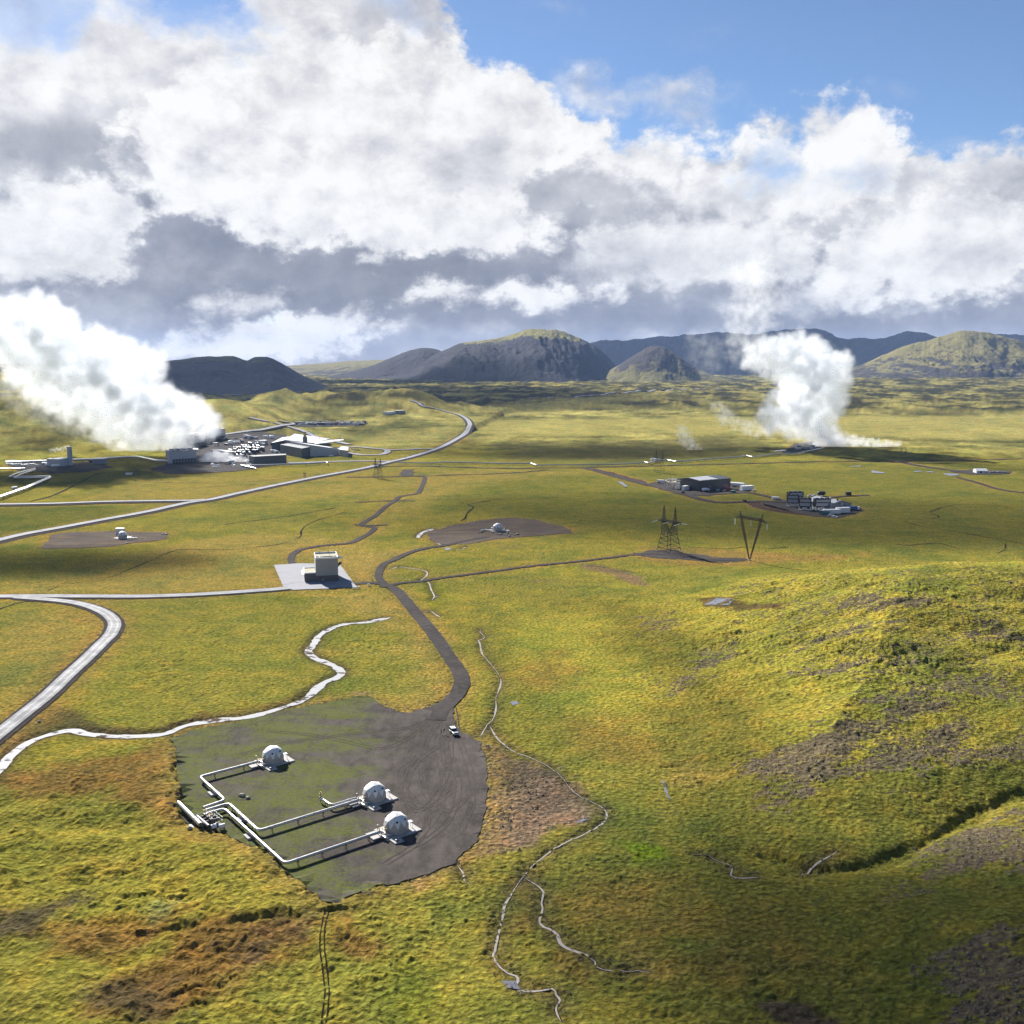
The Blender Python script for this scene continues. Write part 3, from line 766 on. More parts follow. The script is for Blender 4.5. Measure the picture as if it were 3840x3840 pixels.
def poly_sd(px, py, poly):
    """signed distance, positive inside"""
    best = np.full(px.shape, 1e9)
    n = len(poly)
    for k in range(n):
        x0, y0 = poly[k]
        x1, y1 = poly[(k + 1) % n]
        dx, dy = x1 - x0, y1 - y0
        L2 = dx * dx + dy * dy
        if L2 < 1e-9:
            continue
        t = np.clip(((px - x0) * dx + (py - y0) * dy) / L2, 0, 1)
        best = np.minimum(best, (px - x0 - t * dx) ** 2 + (py - y0 - t * dy) ** 2)
    d = np.sqrt(best)
    return np.where(in_poly(px, py, poly), d, -d)

# ------------------------------------------------------------------ the ground sheet (fine near the middle, coarse far out)
dep = list(np.arange(62.0, 44.0, -0.3)) + list(np.arange(44.0, 12.0, -0.045)) + list(np.arange(12.0, 2.0, -0.06)) + list(np.geomspace(2.0, 0.42, 90))[1:]
rad = np.array([20.0, 40.0] + [CAM_H / math.tan(R(a)) for a in dep])
az_f = np.arange(-33.0, 33.001, 0.062)
az_all = np.radians(np.concatenate([np.arange(-180, -34.0, 2.0), az_f, np.arange(35, 180, 2.0)]))
NR, NA = len(rad), len(az_all)
RR, AA = np.meshgrid(rad, az_all, indexing='ij')
X = (RR * np.sin(AA)).ravel()
Y = (RR * np.cos(AA)).ravel()
rr = RR.ravel()
aa = np.degrees(AA.ravel())
Z = H0(X, Y)
flat = rsample(flat_r, X, Y)
tf_ = .50 + .30 * np.clip(fbm(X, Y, 3.2, 3, .6, seed=151) * 1.5, -1, 1)
flat = np.where(rr < 700, sst(tf_ - .14, tf_ + .14, flat), np.clip(flat * 1.15, 0, 1))
verge = rsample(verge_r, X, Y)
strm = rsample(stream_r, X, Y)
free = 1 - np.clip(flat * 1.5, 0, 1)
cell = np.maximum(rr * R(0.062), (rr ** 2 + CAM_H ** 2) / CAM_H * R(0.05))
wx, wy = X + 1.2 * fbm(X, Y, 5, 2, seed=4), Y + 1.2 * fbm(X, Y, 5, 2, seed=6)
tus = 2.2 * np.abs(pn(wx / 2.4, wy / 2.4, 3)) + 1.1 * np.abs(pn(wx / 1.15, wy / 1.15, 9)) - .75
mid = fbm(X, Y, 17, 4, .5, seed=8)
lowf = fbm(X, Y, 120, 4, .5, seed=13)
keep = np.clip(1.7 - cell / 2.0, 0, 1)
hillness = sst(1.0, 9.0, Z) * (rr < 900)
leftfg = sst(330, 250, Y) * sst(10, -30, X + 0.25 * (300 - Y) - 8)
rough = (0.40 + 0.22 * hillness + 0.12 * leftfg) * np.clip(.75 + 1.1 * fbm(X, Y, 38, 3, .5, seed=58), .18, 1.5)
vx_ = poly_sd(X, Y, [(p.x, p.y) for p in GP([(1900, 2330), (2150, 2330), (2400, 2560), (2480, 2760), (2440, 2900), (2560, 3100), (2300, 3180), (2100, 2860), (1900, 2700)])])
rough = rough * (1 - .6 * sst(-8, 10, vx_))
Z = Z + free * keep * rough * tus * (0.55 + 0.45 * np.clip(mid * 1.5 + .5, 0, 1))
cush = 2.4 * np.abs(pn(wx / 7.0, wy / 6.0, 19)) - .55
Z = Z + free * np.clip(1.6 - cell / 5.0, 0, 1) * rough * 1.3 * cush * np.clip(.4 + 1.5 * fbm(X, Y, 55, 2, seed=77), 0, 1.2)
Z = Z + free * (rr < 2400) * mid * (0.35 + .55 * hillness + 0.9 * leftfg)
Z = Z + free * leftfg * (2.2 * fbm(X + 0.6 * Y, Y, 46, 4, .55, seed=51) + 1.2 * fbm(X, Y, 22, 3, .5, seed=52, ridged=True))
rill = fbm((X * .85 - Y * .5) * .35, (X * .5 + Y * .85), 34, 4, .55, seed=61)
st_ = fbm((X * .9 + Y * .43) * .30, (Y * .9 - X * .43), 17, 4, .55, seed=111, ridged=True)
Z = Z + free * hillness * (1.5 * st_ + 2.0 * rill + 1.6 * fbm(X, Y, 60, 3, .5, seed=63))
gd, _g = seg_dist(X, Y, GULLY[:-1])
gd = gd + 2.2 * mid
Z = Z - np.where((rr < 600), 1.5 * np.exp(-(gd / 2.4) ** 2) + 1.0 * np.exp(-(gd / 9.0) ** 2), 0)
# small scarps in the left foreground
for px_, hgt, wid in [([(600, 3490), (740, 3475), (900, 3470), (1170, 3430)], 3.0, 8), ([(240, 3480), (330, 3470), (420, 3465)], 1.2, 4),
                      ([(1320, 3520), (1370, 3560), (1440, 3600)], 1.3, 5), ([(0, 3330), (150, 3300), (350, 3260)], 2.2, 12), ([(2830, 3740), (2960, 3730), (3060, 3790)], 1.6, 5),
                      ([(2560, 2560 + 150), (2680, 2690)], 1.5, 5), ([(2540, 2870), (2700, 2840)], 1.6, 6), ([(2440, 2162), (2560, 2178), (2720, 2165)], 1.5, 7), ([(2760, 2258), (2900, 2276), (3020, 2240)], 1.8, 7)]:
    hgt *= .26
    wid *= 1.3
    ln = [(p.x, p.y) for p in GP(px_)]
    bx = [p[0] for p in ln]
    by = [p[1] for p in ln]
    sel = (X > min(bx) - 40) & (X < max(bx) + 40) & (Y > min(by) - 40) & (Y < max(by) + 40)
    d_, s_ = seg_dist(X[sel], Y[sel] + 1.5 * mid[sel], ln)
    sd = d_ * s_        # positive on the camera side for left-to-right lines
    brk = np.clip(.55 + 1.2 * fbm(X[sel], Y[sel], 12, 3, .6, seed=55), 0, 1.2)
    fr_ = sst(1.2, -1.8, sd)
    Z[sel] += free[sel] * brk * hgt * np.exp(-(d_ / wid) ** 2) * (1.5 * fr_ - .5)
lavaz = sst(2630, 2730, rr + 160 * fbm(X, Y, 600, 3, seed=41) + 900 * sst(1, -3, aa))
Z = Z + np.where(rr > 2300, lavaz * (15 * fbm(X, Y, 80, 4, .62, seed=71) + 3), 0)
mossland = (rr > 1250) & (rr < 3000)
Z = Z + np.where(mossland, 1.6 * fbm(X, Y, 26, 3, .6, seed=72) * np.clip((rr - 1250) / 200, 0, 1) * free, 0)
Z = Z - 0.30 * np.clip(flat * 1.4, 0, 1)
Z = Z - 0.22 * np.clip(rsample(bed_r, X, Y) * 1.5, 0, 1)
Z = np.where(rr > 9500, Z - (rr - 9500) * 0.004, Z)

# colour
n_a = np.clip(lowf * 1.4 + .5, 0, 1)[:, None]
n_b = np.clip(mid * 1.3 + .5, 0, 1)[:, None]
alb = C_GRASS * (1 - n_a) + (C_MOSS * .72) * n_a
alb = alb * (1 - .15 * n_b) + C_OCHRE * .15 * n_b
hm = hillness[:, None]
hx = np.clip(fbm(X, Y, 70, 4, .55, seed=81) * 1.8 + .70, 0, 1)[:, None]
alb = alb * (1 - hm) + (C_MOSS * hx + C_GRASS * 1.1 * (1 - hx)) * hm
dn = np.clip(1 - sst(330, 230, Y) * .9, 0, 1)[:, None]            # near flank greener and darker, shade put into its colour
alb = alb * (1 - .55 * hm * (1 - dn)) + (C_GREEN * 1.35) * .55 * hm * (1 - dn)
fm = sst(1350, 1700, rr)[:, None]
px1 = np.clip(fbm(X, Y * .45, 150, 4, .6, seed=91) * 1.9 + .5, 0, 1)[:, None]
alb = alb * (1 - fm) + (C_PALEM * px1 + (C_LAVA * 1.6 + C_GREEN) * .62 * (1 - px1)) * fm
spk = fbm(X, Y, 55, 4, .7, seed=141)
spk2 = fbm(X, Y * .5, 210, 4, .6, seed=142)
alb = alb * (1 + (np.clip(spk * 1.3 + spk2 * .9, -.72, .6) * sst(1150, 1500, rr))[:, None])
lz = lavaz[:, None] * (rr > 2300)[:, None]
px2 = np.clip(fbm(X, Y * .6, 130, 5, .62, seed=92) * 2.4 + .42 + .25 * np.clip(Z[:, None] - 18, -1, 1), 0, 1)[:, None] if False else np.clip(fbm(X, Y * .6, 130, 5, .62, seed=92) * 2.6 + .28, 0, 1)[:, None]
alb = alb * (1 - lz) + (C_PALEM * .9 * px2 + C_LAVA * .62 * (1 - px2)) * lz
pt = fbm(X, Y, 34, 5, .6, seed=131)
pq = fbm(X, Y, 75, 4, .6, seed=137)
nearm = ((rr < 1300) * (1 - .5 * hillness))[:, None]
k1 = (sst(.16, .46, pt) * .36)[:, None] * nearm
alb = alb * (1 - k1) + C_OCHRE * k1
k2 = (sst(.10, .40, pq) * .55)[:, None] * nearm
alb = alb * (1 - k2) + C_GREEN * 1.25 * k2
k3 = (sst(.15, .45, -pq) * .5)[:, None] * nearm
alb = alb * (1 - k3) + C_MOSS * .95 * k3
bare = np.zeros(len(X))
for poly, col, st, soft, nz in zone_w:
    xs = np.array([p[0] for p in poly])
    ys = np.array([p[1] for p in poly])
    mg = soft * 1.5 + nz
    sel = np.nonzero((X > xs.min() - mg) & (X < xs.max() + mg) & (Y > ys.min() - mg) & (Y < ys.max() + mg))[0]
    if len(sel) == 0:
        continue
    sd = poly_sd(X[sel], Y[sel], poly) + nz * (1.4 * fbm(X[sel], Y[sel], max(6, nz * 2.5), 4, .6, seed=int(abs(xs[0])) % 97))
    k = (sst(-soft, soft, sd) * st)[:, None]
    alb[sel] = alb[sel] * (1 - k) + np.asarray(col) * k
streak = fbm((X * .9 + Y * .43) * .27, (Y * .9 - X * .43), 8, 5, .62, seed=101)
for poly, amt in bare_w:
    xs = np.array([p[0] for p in poly])
    ys = np.array([p[1] for p in poly])
    sel = np.nonzero((X > xs.min() - 25) & (X < xs.max() + 25) & (Y > ys.min() - 25) & (Y < ys.max() + 25))[0]
    if len(sel):
        sd = poly_sd(X[sel], Y[sel], poly) + 16 * streak[sel] + 4 * mid[sel]
        bare[sel] = np.maximum(bare[sel], sst(-11, 9, sd) * amt)
bare = np.maximum(bare, hillness * .50 * sst(.0, .55, streak + .15))
crk = fbm((X * .9 + Y * .43) * .45, (Y * .9 - X * .43), 13, 4, .6, seed=161, ridged=True)
bare = np.maximum(bare, hillness * .42 * sst(.45, .66, crk) * sst(250, 330, Y))
bare = np.maximum(bare, .30 * sst(.25, .7, streak) * (rr < 700) * leftfg)
# verges: disturbed, drier, a bit of bare soil
vk = (np.clip(verge * 1.3, 0, 1) * .55 * (rr < 1700))[:, None]
alb = alb * (1 - vk) + C_OCHRE * np.array((.95, .85, .9)) * vk
bare = np.maximum(bare, sst(.55, .9, verge) * .35)
# damp brown banks of the streams
sk = (np.clip(strm * 1.6, 0, 1) * .75)[:, None]
alb = alb * (1 - sk) + C_SOIL * np.array((1.0, 1.0, .9)) * sk
alb = np.clip(alb, 0.004, .6)

idx = np.arange(NR * NA).reshape(NR, NA)
a0 = idx[:-1, :].ravel()
a1 = idx[1:, :].ravel()
b0 = np.roll(idx, -1, axis=1)[:-1, :].ravel()
b1 = np.roll(idx, -1, axis=1)[1:, :].ravel()
quads = np.stack([a0, b0, b1, a1], axis=1)

def grid_mesh(name, verts, quads):
    me = bpy.data.meshes.new(name)
    nv, nq = len(verts), len(quads)
    me.vertices.add(nv)
    me.vertices.foreach_set('co', np.asarray(verts, dtype=np.float32).ravel())
    me.loops.add(nq * 4)
    me.loops.foreach_set('vertex_index', np.asarray(quads, dtype=np.int32).ravel())
    me.polygons.add(nq)
    me.polygons.foreach_set('loop_start', np.arange(0, nq * 4, 4, dtype=np.int32))
    me.polygons.foreach_set('loop_total', np.full(nq, 4, dtype=np.int32))
    me.polygons.foreach_set('use_smooth', np.ones(nq, dtype=bool))
    me.update(calc_edges=True)
    return me

def color_attr(me, name, rgb):
    at = me.color_attributes.new(name, 'FLOAT_COLOR', 'POINT')
    c = np.ones((len(rgb), 4), dtype=np.float32)
    c[:, :3] = rgb
    at.data.foreach_set('color', c.ravel())

def float_attr(me, name, val):
    at = me.attributes.new(name, 'FLOAT', 'POINT')
    at.data.foreach_set('value', np.asarray(val, dtype=np.float32))

def link(name, data, mat=None, parent=None):
    o = bpy.data.objects.new(name, data)
    COL.objects.link(o)
    if mat is not None and hasattr(data, 'materials') and len(data.materials) == 0:
        data.materials.append(mat)
    if parent is not None:
        o.parent = parent
    return o

def tag(o, label=None, cat=None, group=None, kind=None):
    if label: o['label'] = label
    if cat: o['category'] = cat
    if group: o['group'] = group
    if kind: o['kind'] = kind
    return o

def new_mat(name):
    m = bpy.data.materials.new(name)
    m.use_nodes = True
    t = m.node_tree
    t.nodes.clear()
    n = NT(t)
    out = n.new('ShaderNodeOutputMaterial')
    bs = n.new('ShaderNodeBsdfPrincipled')
    t.links.new(bs.outputs[0], out.inputs['Surface'])
    return m, n, bs, out

def ground_material():
    m, n, bs, out = new_mat('moss_and_grass')
    geo = n.new('ShaderNodeNewGeometry')
    pos = geo.outputs['Position']
    a = n.new('ShaderNodeAttribute', attribute_name='albedo').outputs['Color']
    b = n.new('ShaderNodeAttribute', attribute_name='bare').outputs['Fac']
    n1 = n.noise(pos, 0.75, 6, .62)
    n2 = n.noise(pos, 0.11, 5, .6)
    n3 = n.noise(pos, 0.022, 4, .55)
    tuft = n.voronoi(n.v('ADD', pos, n.v('SCALE', n.noise(pos, .5, 3, .5, color=True), scale=2.0)), 0.62)
    c = n.mix(n.rng(n2, .42, .70), a, n.v('MULTIPLY', a, (1.14, .95, .85)))
    c = n.mix(n.rng(n3, .45, .70), c, n.v('MULTIPLY', c, (.66, .82, .85)))
    val = n.mul(n.rng(n1, .28, .72, .48, 1.52, smooth=False), n.rng(n2, .3, .7, .78, 1.22, smooth=False))
    val = n.mul(val, n.rng(tuft, .1, .8, 1.12, .72))
    c = n.v('SCALE', c, scale=val)
    soil = n.mix(n.rng(n1, .3, .7), (0.056, 0.043, 0.031), (0.145, 0.112, 0.082))
    thr = n.add(n.mul(n1, .5), n.mul(n.noise(pos, .26, 5, .65), .5))
    k = n.rng(n.sub(b, n.rng(thr, .36, .64, 0, 1, smooth=False)), -.10, .20, 0, .88)
    c = n.mix(k, c, soil)
    n.put(bs.inputs['Base Color'], c)
    bs.inputs['Roughness'].default_value = 1.0
    bs.inputs['Specular IOR Level'].default_value = 0.0
    bs.inputs['Sheen Weight'].default_value = 0.03
    bs.inputs['Sheen Roughness'].default_value = 0.5
    n.put(bs.inputs['Sheen Tint'], (1.0, 0.9, 0.35))
    bp = n.new('ShaderNodeBump')
    bp.inputs['Strength'].default_value = 0.8
    bp.inputs['Distance'].default_value = 1.0
    h = n.add(n.mul(n1, .9), n.mul(n.sub(1.0, tuft), .55))
    n.put(bp.inputs['Height'], h)
    n.t.links.new(bp.outputs[0], bs.inputs['Normal'])
    return m

ground_me = grid_mesh('ground', np.stack([X, Y, Z], axis=1), quads)
color_attr(ground_me, 'albedo', alb)
float_attr(ground_me, 'bare', bare)
ground = link('ground', ground_me, ground_material())
tag(ground, 'mossy green plain and hillside that carries everything', kind='structure')

# height lookup on the finished sheet
Zg = Z.reshape(NR, NA)
def hz(x, y):
    x = np.atleast_1d(np.asarray(x, dtype=np.float64))
    y = np.atleast_1d(np.asarray(y, dtype=np.float64))
    r = np.hypot(x, y)
    a = np.arctan2(x, y)
    fi = np.interp(r, rad, np.arange(NR))
    fj = np.interp(a, az_all, np.arange(NA))
    i = np.clip(fi.astype(int), 0, NR - 2)
    j = np.clip(fj.astype(int), 0, NA - 2)
    s, t = fi - i, fj - j
    return (Zg[i, j] * (1 - s) + Zg[i + 1, j] * s) * (1 - t) + (Zg[i, j + 1] * (1 - s) + Zg[i + 1, j + 1] * s) * t

def GZ(u, v):
    p = G(u, v)
    return Vector((p.x, p.y, float(hz(p.x, p.y)[0])))

# ------------------------------------------------------------------ materials for sheets and things
def simple_mat(name, col, rough=0.6, metal=0.0, spec=0.5, var=0.12, scale=1.5, bump=0.0, stretch=(1, 1, 1), dirt=None, dirt_amt=0.4):
    m, n, bs, out = new_mat(name)
    tcn = n.new('ShaderNodeTexCoord')
    p = n.v('MULTIPLY', tcn.outputs['Object'], stretch)
    f = n.noise(p, scale, 5, .6)
    c = n.v('SCALE', tuple(col), scale=n.rng(f, .25, .75, 1 - var, 1 + var, smooth=False))
    if dirt is not None:
        g = n.noise(p, scale * .35, 6, .65)
        c = n.mix(n.rng(g, .5, .75, 0, dirt_amt), c, dirt)
    n.put(bs.inputs['Base Color'], c)
    n.put(bs.inputs['Roughness'], n.rng(f, .2, .8, max(rough - .08, .03), min(rough + .08, 1), smooth=False))
    bs.inputs['Metallic'].default_value = metal
    bs.inputs['Specular IOR Level'].default_value = spec
    if bump:
        bp = n.new('ShaderNodeBump')
        bp.inputs['Strength'].default_value = bump
        bp.inputs['Distance'].default_value = .05
        n.put(bp.inputs['Height'], f)
        n.t.links.new(bp.outputs[0], bs.inputs['Normal'])
    return m

def soil_mat(name, c0, c1, moss=None, moss_amt=0.0, rough=1.0, sc=.5, spec=.02, streak=(1, 1, 1), mossbias=None):
    m, n, bs, out = new_mat(name)
    pos = n.new('ShaderNodeNewGeometry').outputs['Position']
    p = n.v('MULTIPLY', pos, streak)
    a = n.noise(p, sc, 7, .65)
    b = n.noise(p, sc * .15, 5, .6)
    fine = n.noise(pos, 4.0, 3, .6)
    c = n.mix(n.rng(n.add(n.mul(a, .6), n.mul(b, .4)), .3, .7), c0, c1)
    if moss is not None:
        g = n.noise(n.v('MULTIPLY', pos, (.5, 1.0, 1)), .085, 8, .74)
        g2 = n.noise(pos, 1.1, 4, .65)
        gg = n.add(n.mul(g, .66), n.mul(g2, .34))
        if mossbias is not None:
            x, y, z = n.sep(pos)
            gg = n.add(gg, mossbias(n, x, y))
        k = n.mul(n.rng(gg, .50, .60, 0, moss_amt), n.rng(n.noise(pos, .9, 5, .7), .36, .60, .25, 1.15))
        c = n.mix(k, c, moss)
    c = n.v('SCALE', c, scale=n.rng(fine, .2, .8, .8, 1.2, smooth=False))
    n.put(bs.inputs['Base Color'], c)
    bs.inputs['Roughness'].default_value = rough
    bs.inputs['Specular IOR Level'].default_value = spec
    bp = n.new('ShaderNodeBump')
    bp.inputs['Strength'].default_value = .45
    bp.inputs['Distance'].default_value = .25
    n.put(bp.inputs['Height'], n.add(a, n.mul(fine, .3)))
    n.t.links.new(bp.outputs[0], bs.inputs['Normal'])
    return m

def water_mat(name, col, rough, bars=True, spec=.5):
    m, n, bs, out = new_mat(name)
    pos = n.new('ShaderNodeNewGeometry').outputs['Position']
    f = n.noise(pos, .55, 5, .65)
    k = n.rng(n.noise(n.v('MULTIPLY', pos, (.55, 1, 1)), .22, 7, .7), .53, .58, 0, 1.0 if bars else 0.0)
    c = n.mix(k, col, (.085, .066, .05))
    n.put(bs.inputs['Base Color'], c)
    n.put(bs.inputs['Roughness'], n.mixf(k, rough, 1.0))
    n.put(bs.inputs['Specular IOR Level'], n.mixf(k, spec, .0))
    bp = n.new('ShaderNodeBump')
    bp.inputs['Strength'].default_value = .5
    bp.inputs['Distance'].default_value = .12
    n.put(bp.inputs['Height'], n.noise(pos, 1.8, 4, .6))
    n.t.links.new(bp.outputs[0], bs.inputs['Normal'])
    return m

def n_scale(c, k):
    return tuple(x * k for x in c)

def road_mat(name, c0, c1, rough):
    m, n, bs, out = new_mat(name)
    pos = n.new('ShaderNodeNewGeometry').outputs['Position']
    uv = n.new('ShaderNodeAttribute', attribute_name='across').outputs['Fac']     # -1 .. 1 over the carriageway
    a = n.noise(pos, .10, 7, .7)
    b = n.noise(pos, 1.2, 4, .6)
    ruts = n.m('ABSOLUTE', n.sub(n.m('ABSOLUTE', uv), .45))
    c = n.mix(n.rng(n.add(n.mul(a, .7), n.mul(b, .3)), .35, .68), c0, c1)
    c = n.v('SCALE', c, scale=n.rng(ruts, .0, .28, 1.2, .82))
    n.put(bs.inputs['Base Color'], c)
    n.put(bs.inputs['Roughness'], n.rng(b, .3, .7, rough - .08, rough + .1))
    bs.inputs['Specular IOR Level'].default_value = .06
    return m

MAT = {
    'asphalt_pale': road_mat('pale_asphalt', (.20, .20, .208), (.32, .32, .328), .82),
    'asphalt_worn': road_mat('worn_asphalt', (.17, .17, .175), (.40, .395, .39), .8),
    'shoulder': soil_mat('road_shoulder', (.026, .023, .022), (.060, .050, .044), sc=.4),
    'gravel': soil_mat('dark_gravel', (.036, .032, .030), (.078, .068, .062), sc=.35),
    'gravel_pad': soil_mat('mossy_gravel', (.042, .037, .033), (.105, .090, .079), moss=(.095, .112, .016), moss_amt=.8, sc=.30, streak=(1, .5, 1),
                           mossbias=lambda n, x, y: n.add(n.rng(n.add(x, n.mul(y, .08)), -40, 16, .075, -.14), n.rng(y, 232, 205, 0, .06))),
    'gravel_mixed': soil_mat('sandy_gravel', (.052, .041, .034), (.110, .086, .068), moss=(.150, .105, .045), moss_amt=.8, sc=.12, streak=(.4, 1, 1)),
    'red_soil': soil_mat('reddish_soil', (.045, .026, .019), (.085, .048, .034), sc=.2),
    'peat': soil_mat('peat', (.012, .009, .006), (.032, .023, .014), sc=.5),
    'concrete_apron': simple_mat('apron_concrete', (.25, .25, .265), .8, spec=.08, var=.10, scale=.25, dirt=(.17, .17, .18), dirt_amt=.6),
    'track': soil_mat('packed_gravel', (.055, .047, .042), (.085, .072, .064), sc=.5),
    'water_white': water_mat('silty_water', (.30, .30, .305), .75, spec=.2),
    'water_grey': water_mat('shallow_water', (.25, .22, .19), .5, bars=False, spec=.3),
    'water_pond': water_mat('pond_water', (.15, .15, .165), .2),
}

def finish(me, mat):
    me.materials.append(mat)
    return me

def ribbon(name, line, half, mat, lift, n_across=4, jitter=0.0, crown=0.0, profile=None, parent=None, seed=1, level=False):
    """a strip laid over the ground along a centre line; profile(t) gives extra lift for t in -1..1"""
    P = np.array(line)
    T = np.gradient(P, axis=0)
    T /= np.maximum(np.hypot(T[:, 0], T[:, 1]), 1e-6)[:, None]
    Nn = np.stack([-T[:, 1], T[:, 0]], axis=1)
    n = len(P)
    s = np.linspace(-1, 1, n_across + 1)
    arc = np.concatenate([[0], np.cumsum(np.hypot(*np.diff(P, axis=0).T))])
    hw = np.asarray(half) * np.ones(n)
    eL = hw * (1 + jitter * fbm(arc, arc * 0 + seed * 7.3, 5.0, 3, .6, seed=seed))
    eR = hw * (1 + jitter * fbm(arc, arc * 0 + seed * 7.3 + 91, 5.0, 3, .6, seed=seed))
    V = np.zeros((n, n_across + 1, 3))
    for k, q in enumerate(s):
        off = np.where(q < 0, q * eL, q * eR)
        V[:, k, 0] = P[:, 0] + Nn[:, 0] * off
        V[:, k, 1] = P[:, 1] + Nn[:, 1] * off
    z = hz(V[:, :, 0].ravel(), V[:, :, 1].ravel()).reshape(n, n_across + 1)
    zc = hz(P[:, 0], P[:, 1])[:, None]
    z = np.minimum(np.maximum(z, zc - .4), zc + .5)
    if level:
        z = zc + 0 * z
    pr = np.array([(profile(q) if profile else crown * (1 - q * q)) for q in s])[None, :]
    V[:, :, 2] = z + lift + pr
    ids = np.arange(n * (n_across + 1)).reshape(n, n_across + 1)
    q = np.stack([ids[:-1, :-1].ravel(), ids[1:, :-1].ravel(), ids[1:, 1:].ravel(), ids[:-1, 1:].ravel()], axis=1)[:, ::-1]
    me = grid_mesh(name, V.reshape(-1, 3), q)
    float_attr(me, 'across', np.tile(s, n))
    return link(name, finish(me, mat), parent=parent)

from mathutils.geometry import delaunay_2d_cdt
def sheet(name, poly, mat, lift, edge_step=1.5, jitter=.5, cellsz=6.0, seed=1, parent=None, raise_in=0.0):
    """a flat area laid over the ground, with an uneven edge"""
    pts = []
    n = len(poly)
    for k in range(n):
        (x0, y0), (x1, y1) = poly[k], poly[(k + 1) % n]
        L = math.hypot(x1 - x0, y1 - y0)
        m = max(1, int(L / edge_step))
        for i in range(m):
            t = i / m
            pts.append((x0 + (x1 - x0) * t, y0 + (y1 - y0) * t))
    A = np.array(pts)
    if jitter:
        A[:, 0] += jitter * fbm(A[:, 0], A[:, 1], edge_step * 4, 3, .6, seed=seed)
        A[:, 1] += jitter * fbm(A[:, 0], A[:, 1], edge_step * 4, 3, .6, seed=seed + 9)
    xs = np.arange(A[:, 0].min(), A[:, 0].max(), cellsz)
    ys = np.arange(A[:, 1].min(), A[:, 1].max(), cellsz)
    gx, gy = np.meshgrid(xs, ys)
    gx, gy = gx.ravel(), gy.ravel()
    ins = poly_sd(gx, gy, [tuple(p) for p in A]) > cellsz * .4
    allp = [Vector(p) for p in A] + [Vector(p) for p in zip(gx[ins], gy[ins])]
    res = delaunay_2d_cdt(allp, [], [list(range(len(A)))], 1, 1e-4)
    v, f = res[0], res[2]
    vx = np.array([p.x for p in v])
    vy = np.array([p.y for p in v])
    z = hz(vx, vy) + lift
    me = bpy.data.meshes.new(name)
    me.from_pydata(list(zip(vx.tolist(), vy.tolist(), z.tolist())), [], [list(q) for q in f])
    me.update()
    if me.polygons and sum(p.normal.z for p in me.polygons) < 0:
        me.flip_normals()
    return link(name, finish(me, mat), parent=parent)

def lab(o, text):
    return tag(o, text, kind='structure')

# pads first, tracks and roads above them
PAD_LABEL = {
    'gravel_pad': 'dark mossy gravel pad around the three wellhead domes', 'dome_pad': 'brown gravel pad around a lone dome by the stream',
    'well_pad': 'brown gravel strip around the dome beside the main road', 'plant_yard': 'grey gravel yard of the power plant', 'separator_yard': 'dark gravel yard around the chimney',
    'warehouse_yard': 'dark gravel yard of the black warehouse', 'collector_yard': 'dark gravel yard of the collector boxes', 'collector_bank': 'reddish soil bank before the collector boxes',
    'shed_yard': 'dark strip under the small white shed', 'square_pad': 'small square gravel pad beside the main road', 'vent_yard': 'gravel yard under the rising steam', 'laydown_yard': 'storage yard behind the plant',
    'pylon_bank': 'black gravel bank at the foot of the pylons', 'station_apron': 'pale concrete apron around the separator station', 'red_track_bed': 'reddish verge of the warehouse track'}
for i, (nm, poly) in enumerate(pad_w.items()):
    far_ = min(p[1] for p in poly)
    es = 1.2 if far_ < 420 else (3.0 if far_ < 900 else 6.0)
    lf = {'station_apron': .42, 'plant_yard': .5, 'laydown_yard': .8}.get(nm, .22 if far_ < 900 else .4)
    o = sheet(nm, poly, MAT[PADS[nm][1]], lf, es, 0.05 if nm == 'station_apron' else es * 1.1, max(4.0, es * 2.5), seed=i + 3)
    lab(o, PAD_LABEL[nm])

ROAD_LABEL = {}
for i, (nm, (px, w, sh, mk)) in enumerate(ROADS.items()):
    ln = road_w[nm]
    far_ = min(p[1] for p in ln)
    base = .30 if far_ < 800 else .5
    words = nm.replace('_', ' ')
    if mk == 'gravel':
        o = ribbon(nm, ln, w / 2, MAT['gravel'], base + .02 * (i % 5), 4, .16 if far_ < 900 else .1, .06, seed=i)
        lab(o, f'narrow dark gravel lane, the {words}')
    else:
        hgt = .75 if sh > 2.5 else .25
        prof = lambda q, hgt=hgt: hgt * (1 - abs(q)) ** .7
        sd = ribbon(nm + '_shoulder', ln, w / 2 + sh, MAT['shoulder'], base - .06, 6, .10, 0, profile=prof, seed=i + 40)
        lab(sd, f'dark gravel shoulder along the {words}')
        o = ribbon(nm, ln, w / 2, MAT[mk], base + hgt + .05, 4, .03, .05, seed=i)
        lab(o, f'pale paved carriageway, the {words}')

